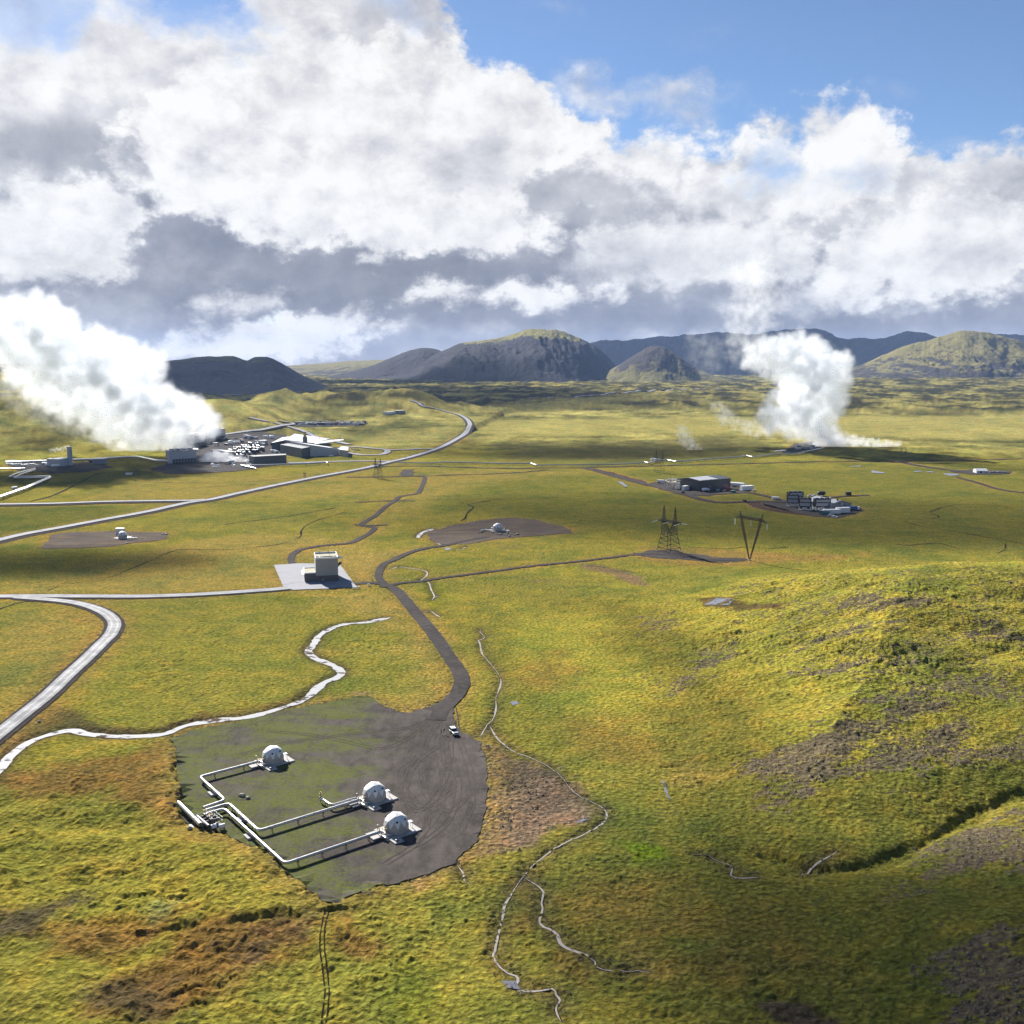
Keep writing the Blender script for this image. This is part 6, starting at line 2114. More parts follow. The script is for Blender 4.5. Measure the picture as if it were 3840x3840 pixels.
tension_tower(GZ(516, 1788), R(-30), 'faint lattice pylon on the green rise below the front cooling tower', 'far pylons', .36, False, .14)
tension_tower(GZ(1143, 1790), R(-30), 'tiny lattice pylon at the end of a ditch below the plant', 'far pylons', .22, False, .2)

# ------------------------------------------------------------------ container, van, tank and other yard things
def container(px, rz_, L, mat, label, w=2.5, h=2.6, group=None, z=.3):
    p = GZ(*px)
    root = empty('container', (p.x, p.y, p.z + z), rz_, label, 'container', group)
    MB().b(-L / 2, L / 2, -w / 2, w / 2, .12, h).build('box', MAT[mat], root)
    rb = MB()
    n = int(L / .6)
    for k in range(n):
        x = -L / 2 + (k + .5) * L / n
        rb.b(x - .12, x + .12, -w / 2 - .05, -w / 2 - .003, .25, h - .15)
    rb.build('ribs', MAT[mat], root)
    MB().b(-L / 2 - .04, L / 2 + .04, -w / 2 - .07, w / 2 + .04, h + .002, h + .12).build('roof', MAT['white'] if mat == 'white' else MAT['galv'], root)
    MB().b(L / 2 + .003, L / 2 + .06, -w / 2 + .1, w / 2 - .1, .2, h - .1).build('door', MAT['galv'], root)
    return root

def tank(px, rz_, L, r, label, mat='white', cat='tank', group=None):
    p = GZ(*px)
    root = empty('tank', (p.x, p.y, p.z + .3), rz_, label, cat, group)
    t_ = MB()
    t_.cyl((-L / 2, 0, r + .5), (L / 2, 0, r + .5), r, 16)
    t_.ball((-L / 2, 0, r + .5), r * .98, 14, 8)
    t_.ball((L / 2, 0, r + .5), r * .98, 14, 8)
    t_.build('vessel', MAT[mat], root)
    for x in (-L * .3, L * .3):
        MB().b(x - .25, x + .25, -r * .8, r * .8, 0, .75).build('saddle', MAT['galv'], root)
    return root

def vehicle(px, rz_, mat, label, L=4.4, kind='car', group=None):
    p = GZ(*px)
    root = empty(kind, (p.x, p.y, p.z + .35), rz_, label, kind, group)
    if kind == 'truck':
        MB().b(-L / 2, L / 2 - 2.2, -1.2, 1.2, 1.0, 3.3).build('cargo_box', MAT[mat], root, .05)
        MB().b(L / 2 - 2.1, L / 2, -1.15, 1.15, .7, 2.9).build('cab', MAT['white'], root, .1)
        MB().b(L / 2 - .02, L / 2 + .03, -1.0, 1.0, 1.7, 2.6).build('windscreen', MAT['glass'], root)
        xs, r_ = (-L / 2 + 1.2, -L / 2 + 2.5, L / 2 - 1.1), .5
    else:
        MB().b(-L / 2, L / 2, -.88, .88, .35, .95).build('body', MAT[mat], root, .12)
        MB().hexa([(-L * .42, -.8, .952), (L * .2, -.8, .952), (L * .2, .8, .952), (-L * .42, .8, .952)], [(-L * .34, -.66, 1.55), (L * .06, -.66, 1.55), (L * .06, .66, 1.55), (-L * .34, .66, 1.55)]).build('cabin', MAT['glass'], root, .05)
        MB().b(-L * .33, L * .05, -.65, .65, 1.553, 1.6).build('roof', MAT[mat], root)
        xs, r_ = (-L * .3, L * .3), .33
    for x in xs:
        for s in (-1, 1):
            y = 1.1 if kind == 'truck' else .82
            MB().cyl((x, s * y, r_), (x, s * (y - .25), r_), r_, 12).build('wheel', MAT['rubber'], root)
    return root

# ------------------------------------------------------------------ black warehouse and its yard
wh, wW = frame('warehouse', (2625, 1843), (2739, 1831), 'black gabled warehouse with a pale ribbed roof', 'building')
hW, dW = 10.0, 30.0
pr = MB()
pr.hexa([(0, 0, 0), (wW, 0, 0), (wW, dW, 0), (0, dW, 0)], [(0, 0, hW), (wW, 0, hW), (wW, dW, hW - .5), (0, dW, hW - .5)])
wl = pr.build('wall', MAT['dark_clad'], wh)
cr = MB()
for k in range(14):
    cr.b(k * wW / 14 + .05, (k + 1) * wW / 14 - .08, -.08, -.004, .2, hW - .3)
cr.build('cladding_ribs', MAT['dark_clad'], wl)
rfm = MB()
rfm.hexa([(-.3, -.3, hW + .01), (wW + .3, -.3, hW + .01), (wW + .3, dW * .5, hW + .03), (-.3, dW * .5, hW + .03)], [(-.3, -.3, hW + .25), (wW + .3, -.3, hW + .25), (wW + .3, dW * .5, hW + 1.9), (-.3, dW * .5, hW + 1.9)])
rfm.hexa([(-.3, dW * .5 + .002, hW + .02), (wW + .3, dW * .5 + .002, hW + .02), (wW + .3, dW + .3, hW - .48), (-.3, dW + .3, hW - .48)], [(-.3, dW * .5 + .002, hW + 1.9), (wW + .3, dW * .5 + .002, hW + 1.9), (wW + .3, dW + .3, hW - .2), (-.3, dW + .3, hW - .2)])
rw = rfm.build('roof', MAT['dark_clad'], wh)
for k in range(9):
    x0 = k * wW * .066
    s_ = MB()
    s_.hexa([(x0, 1.0, hW + .42), (x0 + wW * .058, 1.0, hW + .42), (x0 + wW * .058, dW * .49, hW + 1.92), (x0, dW * .49, hW + 1.92)], [(x0, 1.0, hW + .6), (x0 + wW * .058, 1.0, hW + .6), (x0 + wW * .058, dW * .49, hW + 2.1), (x0, dW * .49, hW + 2.1)])
    s_.build('roof_sheet', MAT['roof_pale'], rw)
for x, y in ((2.0, -.1), (wW * .55, .2)):
    MB().cyl((x, y, hW + .25), (x, y, hW + 1.3), .6, 10).build('roof_fan', MAT['white'], rw)
for x in (wW * .25, wW * .72):
    MB().b(x, x + 5, -.16, -.085, .05, 5).build('gate', MAT['base_dark'], wl)
# white steel rack left of the warehouse
rk = empty('steel_rack', GZ(2536, 1836), wh.rotation_euler.z + R(10), 'open white steel rack full of pipework beside the black warehouse', 'rack')
fr = MB()
for x in (0, 5, 10, 14.5):
    for y in (0, 7, 14):
        fr.b(x - .22, x + .22, y - .22, y + .22, 0, 10.0 if y > 3 else 8.6)
for y in (0, 7, 14):
    fr.b(0, 14.5, y - .2, y + .2, 5.0, 5.35)
    fr.b(0, 14.5, y - .2, y + .2, 8.5, 8.85)
for x in (0, 5, 10, 14.5):
    fr.b(x - .2, x + .2, 0, 14, 5.36, 5.65)
    fr.b(x - .2, x + .2, 0, 14, 8.86, 9.1)
for x in (0, 5, 10):
    fr.bar((x, 0, 0.2), (x + 5, 0, 5.0), .14)
    fr.bar((x + 5, 14, 5.2), (x, 14, 8.6), .14)
fr.build('frame', MAT['offwhite'], rk)
for k in range(5):
    vt = MB()
    vt.cyl((1.5 + k * 2.7, 1.2, .2), (1.5 + k * 2.7, 1.2, 4.4), .85, 12)
    vt.build('vessel', MAT['white'], rk)
    hp_ = MB()
    hp_.cyl((1.5 + k * 2.7, .5, 6.2), (1.5 + k * 2.7, 13, 6.2), .5, 10)
    hp_.build('pipe', MAT['white'] if k % 2 else MAT['brass'], rk)
rzw = wh.rotation_euler.z
container((2572, 1838), rzw + R(6), 9, 'white', 'white container with stacked units before the white steel rack', 3.2, 4.2)
container((2589, 1834), rzw + R(6), 5, 'white', 'small white container between the rack and the warehouse', 2.6, 3.0)
tank((2642, 1843), rzw, 4.2, 1.5, 'stout white tank standing at the warehouse front')
tank((2655, 1842), rzw + R(80), 1.6, 1.2, 'short white tank beside the stout tank at the warehouse front')
cn = container((2704, 1833), rzw + R(-4), 14, 'red', 'long red container at the warehouse front', 5.0, 3.6)
container((2724, 1838), rzw + R(-4), 6, 'red', 'short red container beside the green container', 2.6, 2.8)
container((2748, 1847), rzw + R(-8), 5, 'green', 'low green container near the warehouse corner', 2.4, 2.0)
vehicle((2692, 1840), rzw + R(10), 'white', 'white car parked before the red container', 4.6)
vehicle((2715, 1842), rzw + R(20), 'white', 'white car parked beside the short red container', 4.4)
tank((2766, 1826), R(-38), 13, 2.0, 'long white tank lying behind the warehouse end', group=None)
container((2800, 1838), rzw + R(-12), 13, 'white', 'long white container at the end of the warehouse yard', 4.0, 4.2)
vehicle((2826, 1843), rzw + R(10), 'white', 'white car parked at the link lane', 4.8)
vehicle((2540, 1832), rzw, 'white', 'white pickup beside the stacked units', 4.6)
tk = vehicle((2482, 1812), R(-20), 'white', 'white lorry parked beside the reddish verge', 9.5, 'truck')
container((2502, 1814), R(-30), 6, 'red', 'small rusty red container behind the white lorry', 2.4, 2.4)
vehicle((2535, 1822), R(60), 'red', 'small red car beside the steel rack', 4.0)
container((2908, 1873), R(-10), 6, 'white', 'small white container on the link lane', 2.4, 2.2)
for u, v, lb in ((2561, 1850, 'dark skip standing beside the warehouse lane'), (2792, 1881, 'dark skip standing at the bend of the warehouse lane')):
    p = GZ(u, v)
    t_ = empty('skip', (p.x, p.y, p.z + .4), R(15), lb, 'skip')
    MB().hexa([(-1.0, -.7, 0), (1.0, -.7, 0), (1.0, .7, 0), (-1.0, .7, 0)], [(-1.6, -.95, 1.6), (1.6, -.95, 1.6), (1.6, .95, 1.6), (-1.6, .95, 1.6)]).build('tub', MAT['black'], t_)
    MB().b(-1.62, 1.62, -.97, .97, 1.602, 1.75).build('rim', MAT['dark_steel'], t_)

# ------------------------------------------------------------------ air collectors and their hall
rzc = R(-18)
def collector(px, W_, label, rz_=rzc, h=9.5, dpt=4.2, legs=True):
    p = GZ(*px)
    root = empty('air_collector', (p.x, p.y, p.z + .35), rz_, label, 'air collector', 'air collectors')
    z0 = 2.6 if legs else .3
    fr_ = MB()
    for x in (-W_ / 2, W_ / 2):
        for y in (0, dpt):
            fr_.b(x - .35, x + .35, y - .35, y + .35, z0 - .1, h)
    for z in (z0, (z0 + h) / 2, h - .4):
        fr_.b(-W_ / 2 - .3, W_ / 2 + .3, -.3, dpt + .3, z - .32, z + .32)
    fr_.b(-W_ / 2 + .4, W_ / 2 - .4, .6, dpt - .3, z0, h)
    f_ = fr_.build('frame', MAT['black'], root)
    zs = [(z0 + .45, (z0 + h) / 2 - .45), ((z0 + h) / 2 + .45, h - .85)]
    for a, b in zs:
        n = 6
        for k in range(n):
            x0 = -W_ / 2 + .4 + k * (W_ - .8) / n
            MB().b(x0 + .02, x0 + (W_ - .8) / n - .06, .25, .56, a, b).build('screen', MAT['collector'], f_)
    fans = MB()
    for k in range(3):
        x = -W_ / 2 + W_ * (k + .5) / 3
        fans.cyl((x, dpt / 2, h - .1), (x, dpt / 2, h + .5), W_ / 8, 12)
    fans.build('fan_row', MAT['black'], root)
    if legs:
        for x in (-W_ / 2, W_ / 2):
            for y in (0, dpt):
                MB().b(x - .4, x + .4, y - .4, y + .4, -.3, z0 - .11).build('leg', MAT['white'], root)
        MB().b(-W_ / 2 - .5, W_ / 2 + .5, -.6, .5, -.3, .25).build('plinth', MAT['offwhite'], root)
        MB().b(-W_ * .2, W_ * .15, .8, 3.4, .0, 2.2).build('service_box', MAT['offwhite'], root)
    return root
collector((2972, 1898), 9.2, 'black air collector with pale screens standing nearest the reddish bank')
collector((3018, 1912), 9.2, 'black air collector with pale screens in the middle of the row')
collector((3085, 1912), 12.6, 'wide black air collector with dark screens before the grey hall', R(6), 9.2)
collector((2985, 1880), 13, 'dark air collector without pale screens, behind the two narrow collectors', R(12), 8.2, legs=False)
hl, wH = frame('collector_hall', (3111, 1913), (3192, 1907.5), 'grey hall with a pale pitched roof behind the air collectors', 'building')
Hh, dH = 4.6, 31.0
gb = MB()
gb.prism_y([(0, -.3), (wH, -.3), (wH, Hh), (wH / 2, Hh + 3.0), (0, Hh)], 0, dH)
wl_ = gb.build('wall', MAT['midgrey'], hl)
for sg in (0, 1):
    r2 = MB()
    x0, x1 = (-.4, wH / 2) if sg == 0 else (wH / 2, wH + .4)
    za, zb = (Hh - .05, Hh + 3.02) if sg == 0 else (Hh + 3.02, Hh - .05)
    r2.hexa([(x0, -.4, za), (x1, -.4, zb), (x1, dH + .4, zb), (x0, dH + .4, za)], [(x0, -.4, za + .3), (x1, -.4, zb + .3), (x1, dH + .4, zb + .3), (x0, dH + .4, za + .3)])
    rf_ = r2.build('roof', MAT['roof_pale'] if sg == 0 else MAT['midgrey'], hl)
    if sg == 0:
        for x, y, m_ in ((wH * .42, 2, 'black'), (wH * .46, 12, 'white'), (wH * .40, 22, 'white')):
            MB().cyl((x, y, Hh + 2.4), (x, y, Hh + 4.6), .7, 10).build('roof_fan', MAT[m_], rf_)
MB().b(wH * .6, wH * .6 + 4, -.08, -.003, .1, 4.0).build('gate', MAT['base_dark'], hl)
ds = MB()
ds.cyl((wH * .55, -.4, .5), (wH * .55, -.4, 6.2), .35, 8)
ds.build('duct', MAT['offwhite'], hl)
container((3176, 1910), R(4), 8, 'white', 'white container leaning along the low grey shed', 2.4, 2.4)
container((3118, 1926), R(4), 14, 'white', 'long white site cabin before the grey hall', 3.4, 3.4)
container((3160, 1922), R(6), 11, 'white', 'white site cabin with dark end window beside the long cabin', 3.6, 4.0)
container((3092, 1929), R(-25), 8, 'teal', 'teal container at the yard edge before the cabins', 2.6, 3.0)
vehicle((3116, 1936), R(-28), 'white', 'white car nosing out at the yard edge', 4.6)
vehicle((3130, 1942), R(-28), 'white', 'white and red car at the very tip of the collector yard', 4.4)
vehicle((3205, 1913), R(5), 'blue', 'blue lorry parked past the low grey shed', 8.0, 'truck')
vehicle((3216, 1910), R(15), 'blue', 'blue car parked behind the blue lorry', 4.4)
vehicle((3038, 1864), R(20), 'white', 'white van behind the roof of the collector hall', 5.2)
vehicle((3056, 1862), R(20), 'white', 'second white van behind the roof of the collector hall', 5.2)
tank((3080, 1860), R(10), 4.5, 1.8, 'black tank behind the grey hall', 'black')
p = GZ(3181, 1858)
t_ = empty('hut', (p.x, p.y, p.z + .2), R(8), 'small black hut on the lane past the grey hall', 'hut')
MB().b(-2.2, 2.2, -1.6, 1.6, 0, 3.2).build('wall', MAT['black'], t_)
MB().b(-2.4, 2.4, -1.8, 1.8, 3.202, 3.5).build('roof', MAT['dark_clad'], t_)
p = GZ(3236, 1857)
t_ = empty('lamp_post', (p.x, p.y, p.z), 0, 'thin grey mast at the end of the hut lane', 'mast')
MB().cyl((0, 0, 0), (0, 0, 6), .14, 8).build('post', MAT['galv'], t_)
MB().b(-.5, .5, -.3, .3, 5.6, 6.2).build('lamp_head', MAT['galv'], t_)

# white shed far right
sh_, wSh = frame('shed', (3662, 1774), (3704, 1774), 'small white shed on the dark strip of the far lane', 'shed')
MB().hexa([(0, 0, 0), (wSh, 0, 0), (wSh, 9, 0), (0, 9, 0)], [(0, 0, 2.8), (wSh, 0, 2.8), (wSh, 9, 2.8), (0, 9, 2.8)]).build('wall', MAT['offwhite'], sh_)
MB().prism_x([(-.4, 2.802), (9.4, 2.802), (4.5, 5.0)], -.3, wSh + .3).build('roof', MAT['white'], sh_)
MB().b(wSh * .3, wSh * .3 + 2.2, -.06, -.003, .1, 2.3).build('door', MAT['base_dark'], sh_)
for k in range(7):
    container((3716 + k * 10, 1773 + k * .4), R(5 + 10 * (k % 3)), 3.2, 'galv', 'grey crate in the row beyond the small white shed', 2.0, 1.5 + .4 * (k % 2), 'crates beside the white shed', .2)

# ------------------------------------------------------------------ power plant
def louvred_tower(name, a_px, b_px, h, d, label, group='cooling towers', pillar=True, cells=8):
    root, w = frame(name, a_px, b_px, label, 'cooling tower', group)
    zl = h * .36
    MB().b(.3, w - .3, .8, d - .8, 0, zl).build('intake', MAT['black'], root)
    n = cells * 2
    for k in range(n + 1):
        x = k * w / n
        MB().b(x - .16, x + .16, .1, .5, 0, zl).build('post', MAT['lightgrey'], root)
    bd = MB()
    bd.b(-.1, w + .1, 0, d, zl + .002, h)
    b_ = bd.build('casing', MAT['lightgrey'], root)
    for k in range(cells):
        MB().b(k * w / cells + .08, (k + 1) * w / cells - .08, -.10, -.003, zl + .25, h - .3).build('casing_sheet', MAT['lightgrey'], b_)
    rim = MB()
    rim.b(-.3, w + .3, -.35, d + .3, h + .002, h + .5)
    rim.build('deck', MAT['base_dark'], root)
    for k in range(cells // 2):
        x = (k + .5) * w / (cells // 2)
        f = MB()
        f.cyl((x, d / 2, h + .5), (x, d / 2, h + 2.6), min(d, w / (cells // 2)) * .40, 18, min(d, w / (cells // 2)) * .43)
        f.build('fan_stack', MAT['lightgrey'], root)
    if pillar:
        MB().b(-4.8, -.35, -1.0, 4.0, 0, h + 1.2).build('stair_tower', MAT['lightgrey'], root)
    return root, w
louvred_tower('cooling_tower', (648, 1738), (738, 1732), 14.5, 20, 'long grey cooling tower with dark louvres, apart from the row', cells=8)
# the row of cooling towers behind, partly lost in steam
for i, (a, b, h, lb) in enumerate((((700, 1683), (727, 1677), 17, 'grey cooling tower of the row, half lost in the steam'), ((728, 1680), (768, 1668), 17, 'grey cooling tower in the row beside a white vessel'),
                                   ((770, 1662), (809, 1652), 17, 'grey cooling tower in the row beside the one at its end'), ((812, 1651), (846, 1642), 16, 'grey cooling tower at the hillward end of the row'))):
    louvred_tower('cooling_tower', a, b, h, 20, lb, pillar=False, cells=4)

# main machine hall: dark halls with long pale shed roofs
def far_pts(p0, p1, depth):
    """rectangle with near edge p0 -> p1 and the given depth, as ground points"""
    A, B = GZ(*p0), GZ(*p1)
    d = (B - A).normalized()
    nrm = Vector((-d.y, d.x, 0))
    return A, B, B + nrm * depth, A + nrm * depth

def rect_hall(name, p0, p1, depth, h, wall, roof, label, heights=None, panels=0, over=.4, cat='building'):
    C = far_pts(p0, p1, depth)
    root = empty(name, C[0], 0, label, cat)
    P = [(c.x - C[0].x, c.y - C[0].y) for c in C]
    hs = heights or [h] * 4
    n = 4
    wl_ = MB()
    wl_._add([(x, y, -.5) for x, y in P] + [(x, y, hh) for (x, y), hh in zip(P, hs)], [(3, 2, 1, 0), (4, 5, 6, 7)] + [(i, (i + 1) % n, n + (i + 1) % n, n + i) for i in range(n)])
    w_ = wl_.build('wall', wall, root)
    cx, cy_ = sum(p[0] for p in P) / n, sum(p[1] for p in P) / n
    sc_ = 1 + over / 14
    Q = [(cx + (x - cx) * sc_, cy_ + (y - cy_) * sc_) for x, y in P]
    rf_ = MB()
    rf_._add([(x, y, hh + .02) for (x, y), hh in zip(Q, hs)] + [(x, y, hh + .7) for (x, y), hh in zip(Q, hs)], [(3, 2, 1, 0), (4, 5, 6, 7)] + [(i, (i + 1) % n, n + (i + 1) % n, n + i) for i in range(n)])
    rf_.build('roof', roof, root)
    if panels:
        (x0, y0), (x1, y1) = P[0], P[1]
        L = math.hypot(x1 - x0, y1 - y0)
        a = math.atan2(y1 - y0, x1 - x0)
        for k in range(panels):
            t = (k + .5) / panels
            hh = hs[0] + (hs[1] - hs[0]) * t
            MB().box((x0 + (x1 - x0) * t + math.sin(a) * .10, y0 + (y1 - y0) * t - math.cos(a) * .10, hh * .5), (L / panels - .5, .16, hh * .88), a).build('wall_panel', wall, w_)
    return root

# halls placed by the photo's roof corners, each at its own height
def roof_hall(name, pts, wall, roof, label, cat='building', th=.7, panels=0, floor=True, z0=-.5):
    """pts: (u, v, height) of the roof corners, counter-clockwise seen from above, first edge facing the camera"""
    C = [plane_pt(u, v, h) for u, v, h in pts]
    n = len(C)
    o0 = Vector((C[0].x, C[0].y, 0))
    root = empty(name, o0, 0, label, cat)
    P = [(c.x - o0.x, c.y - o0.y, c.z) for c in C]
    cx, cy_ = sum(p[0] for p in P) / n, sum(p[1] for p in P) / n
    rf_ = MB()
    rf_._add([(x, y, z - th) for x, y, z in P] + P, [tuple(reversed(range(n))), tuple(range(n, 2 * n))] + [(i, (i + 1) % n, n + (i + 1) % n, n + i) for i in range(n)])
    rf_.build('roof', roof, root)
    if floor:
        k = .985
        Q = [(cx + (x - cx) * k, cy_ + (y - cy_) * k, z - th - .02) for x, y, z in P]
        w_ = MB()
        w_._add([(x, y, z0) for x, y, z in Q] + Q, [tuple(reversed(range(n))), tuple(range(n, 2 * n))] + [(i, (i + 1) % n, n + (i + 1) % n, n + i) for i in range(n)])
        wo_ = w_.build('wall', wall, root)
        if panels:
            (x0, y0, h0), (x1, y1, h1) = Q[0], Q[1]
            L = math.hypot(x1 - x0, y1 - y0)
            a = math.atan2(y1 - y0, x1 - x0)
            for q in range(panels):
                t = (q + .5) / panels
                hh = h0 + (h1 - h0) * t
                MB().box((x0 + (x1 - x0) * t + math.sin(a) * .10, y0 + (y1 - y0) * t - math.cos(a) * .10, hh * .5), (L / panels - .6, .16, hh * .92), a).build('wall_panel', wall, wo_)
    return root
def z1(x, y, h):
    return (800 + x / 3.864, 1560 + y / 3.864, h)
roof_hall('turbine_hall', [z1(845, 388, 11.5), z1(1030, 348, 14), z1(1140, 295, 14), z1(1000, 310, 11.5)], MAT['dark_clad'], MAT['midgrey'], 'charcoal rear hall beside the great pale roof')
roof_hall('turbine_hall', [z1(1032, 345, 15), z1(1440, 392, 10), z1(1690, 330, 8), z1(1180, 255, 15)], MAT['midgrey'], MAT['roof_pale'], 'great pale sloping roof of the rear turbine hall')
roof_hall('machine_hall', [z1(965, 412, 12), z1(1280, 470, 12.5), z1(1405, 445, 12.5), z1(1085, 395, 12)], MAT['green_clad'], MAT['dark_clad'], 'dark green panelled machine hall with gates in front', panels=6)
roof_hall('wedge_hall', [z1(1400, 415, 15.3), z1(1810, 478, 8.2), z1(1830, 468, 8.2), z1(1105, 362, 15.3)], MAT['lightgrey'], MAT['white'], 'long pale wedge-shaped hall tapering along the road', panels=1)
roof_hall('end_block', [z1(1826, 486, 8.5), z1(1950, 500, 8.5), z1(1960, 450, 8.5), z1(1850, 440, 8.5)], MAT['grey_panel'], MAT['roof_pale'], 'short pale end block past the wedge-shaped hall')
roof_hall('canopy_wing', [z1(1480, 402, 13), z1(1890, 346, 15), z1(1880, 333, 15), z1(1450, 376, 13)], MAT['green_clad'], MAT['white'], 'white blade-like canopy jutting from the rear hall', floor=False, cat='canopy')
roof_hall('green_block', [z1(1530, 402, 10.5), z1(1700, 385, 10.5), z1(1690, 372, 10.5), z1(1510, 388, 10.5)], MAT['green_clad'], MAT['green_clad'], 'dark green block under the white blade-like canopy')
cw = bpy.data.objects['canopy_wing']
for u, v in ((1200, 1672), (1275, 1664)):
    g = GZ(u, v) - cw.location
    MB().cyl((g.x, g.y, 0), (g.x, g.y, 12.6), .4, 8).build('column', MAT['galv'], cw)
cf = plane_pt(800 + 1330 / 3.864, 1560 + 375 / 3.864, 13)
ch = empty('flue', (cf.x, cf.y, 0), 0, 'dark exhaust flue rising from the great pale roof', 'chimney')
MB().b(-2.6, 2.6, -2.5, 2.5, 8, 20).build('stack', MAT['dark_clad'], ch)
MB().b(-1.6, 1.6, -1.5, 1.5, 20.002, 27).build('duct', MAT['brass'], ch)
roof_hall('black_shed', [z1(588, 588, 10.6), z1(1060, 562, 10.6), z1(1048, 545, 10.6), z1(512, 572, 10.6)], MAT['green_clad'], MAT['dark_clad'], 'long dark green flat-roofed shed in front of the plant', panels=9)
rect_hall('pale_block', (800, 1715), (856, 1724), 9, 9.5, MAT['offwhite'], MAT['offwhite'], 'long pale block standing in the plant steam')
rect_hall('valve_house', (857, 1726), (885, 1722), 9, 8.0, MAT['midgrey'], MAT['midgrey'], 'grey valve house at the end of the pale block')
rect_hall('small_shed', (966, 1667), (993, 1669), 8, 5.5, MAT['lightgrey'], MAT['roof_pale'], 'small pale shed in the plant yard', cat='shed')
random.seed(44)
# mist separators: rows of black pressure vessels with white heads
k_ = 0
for row in range(6):
    for c in range(7):
        u = 866 + c * 15.5 + row * 5 + random.uniform(-5, 5)
        v = 1700 - c * 4.4 + row * 4.4 + random.uniform(-2, 2)
        p = GZ(u, v)
        root = empty('pressure_vessel', (p.x, p.y, p.z + .5), R(-58 + random.uniform(-22, 22)), 'black pressure vessel with white head in the crowded rack of the plant yard', 'pressure vessel', 'pressure vessels of the plant')
        zz = 4.2 + 1.2 * ((c + row) % 2)
        MB().cyl((-4, 0, zz), (3.2, 0, zz), 1.45, 12).build('shell', MAT['black'], root)
        if random.random() < .55:
            MB().ball((3.2, 0, zz), 1.40, 12, 8).build('head', MAT['white'], root)
        lg_ = MB()
        for x in (-2.6, 2.2):
            lg_.b(x - .3, x + .3, -1.1, 1.1, 0, zz - 1.1)
        lg_.build('saddle', MAT['dark_steel'], root)
        k_ += 1
# pipes and pale equipment along the steam bank
random.seed(5)
for i in range(16):
    u, v = 770 + random.random() * 170, 1712 + random.random() * 42
    p = GZ(u, v)
    root = empty('equipment_skid', (p.x, p.y, p.z + .4), R(random.uniform(-30, 60)), 'pale equipment skid standing among the plant pipes', 'equipment skid', 'equipment skids of the plant')
    MB().b(-2.4, 2.4, -1.2, 1.2, 0, .5).build('base', MAT['galv'], root)
    e = MB()
    e.cyl((-1.9, 0, 1.5), (1.9, 0, 1.5), .9, 10)
    e.cyl((.8, 0, 2.0), (.8, 0, 3.6), .35, 8)
    e.build('vessel', MAT['white'], root)
tank((868, 1737), R(30), 5, 1.6, 'white drum lying at the end of the pale block')
tank((1026, 1697), R(10), 5, 1.8, 'white drum standing between the dark halls')
tank((1038, 1700), R(60), 4, 1.6, 'shorter white drum standing between the dark halls')
tank((735, 1692), R(-35), 9, 1.6, 'white slanting vessel between the cooling towers')
tank((779, 1648), R(-25), 6, 2.2, 'white vessel on the end of a cooling tower')
for u, v, r_, L, lb in ((866, 1668, 3.0, 3, 'white rounded vessel in the plant yard'), (889, 1664, 1.8, 7, 'white elbow pipe beside the rounded vessel')):
    tank((u, v), R(20), L, r_, lb)
vehicle((928, 1645), R(10), 'black', 'black lorry parked in the plant yard', 8, 'truck')
vehicle((951, 1645), R(10), 'blue', 'blue lorry parked in the plant yard', 8, 'truck')
vehicle((884, 1646), R(30), 'black', 'black car parked near the cooling towers', 6)
tank((1020, 1645), R(10), 3.5, 2.4, 'pale round tank behind the small shed')
vehicle((1240, 1713), R(10), 'white', 'white van parked before the wedge hall', 5.5)
for i, (u, v) in enumerate(((1320, 1686), (1332, 1688), (1344, 1690), (1330, 1700), (1520, 1718))):
    vehicle((u, v), R(20 + 40 * (i % 2)), ('white', 'silver', 'black', 'white', 'silver')[i], ('white car parked in the loop', 'silver car parked in the loop', 'black car parked in the loop', 'white car parked on the low side of the loop', 'silver car driving on the main road')[i], 4.6)
# low pipe in front of the black shed and the long pipeline
def far_pipe(name, px, z, r_, label, mat='steel', post=14.0, group='long pipelines'):
    pts = []
    for u, v in px:
        p = plane_pt(u, v, z)
        g = float(hz(p.x, p.y)[0])
        pts.append(Vector((p.x, p.y, max(z, g + r_ + .6))))
    return pipeline(name, label, pts, r_, MAT[mat], post=post, group=group, bend=4.0, n=10, zbase=0.0, post_w=.35)
far_pipe('pipeline', [(922, 1745), (1000, 1744), (1120, 1740), (1226, 1734), (1229, 1738)], 2.2, 1.0, 'grey pipeline along the front of the dark shed')
far_pipe('pipeline', [(905, 1745), (960, 1757)], 1.6, 1.0, 'short white pipe ending in the grass below the steam')
far_pipe('pipeline', [(1495, 1735), (1640, 1736), (1652, 1732), (1900, 1738), (1993, 1738), (2009, 1744), (2160, 1743), (2324, 1741), (2418, 1735)], 2.0, .85, 'long dark pipeline across the plain, the stretch nearer the plant')
far_pipe('pipeline', [(2418, 1732), (2432, 1737), (2460, 1727), (2500, 1725), (2540, 1731), (2660, 1721), (2780, 1712), (2800, 1708), (2822, 1714), (2900, 1703), (2980, 1701), (3000, 1698), (3090, 1679)], 2.0, .85, 'long dark pipeline across the plain, the stretch nearer the steam column')
for k, (u, v) in enumerate(((2448, 1730), (2462, 1728))):
    tank((u, v), R(30 * k), 3, 1.3, ('white valve drum on the long pipeline below the faint pylon', 'second white valve drum on the long pipeline below the faint pylon')[k])

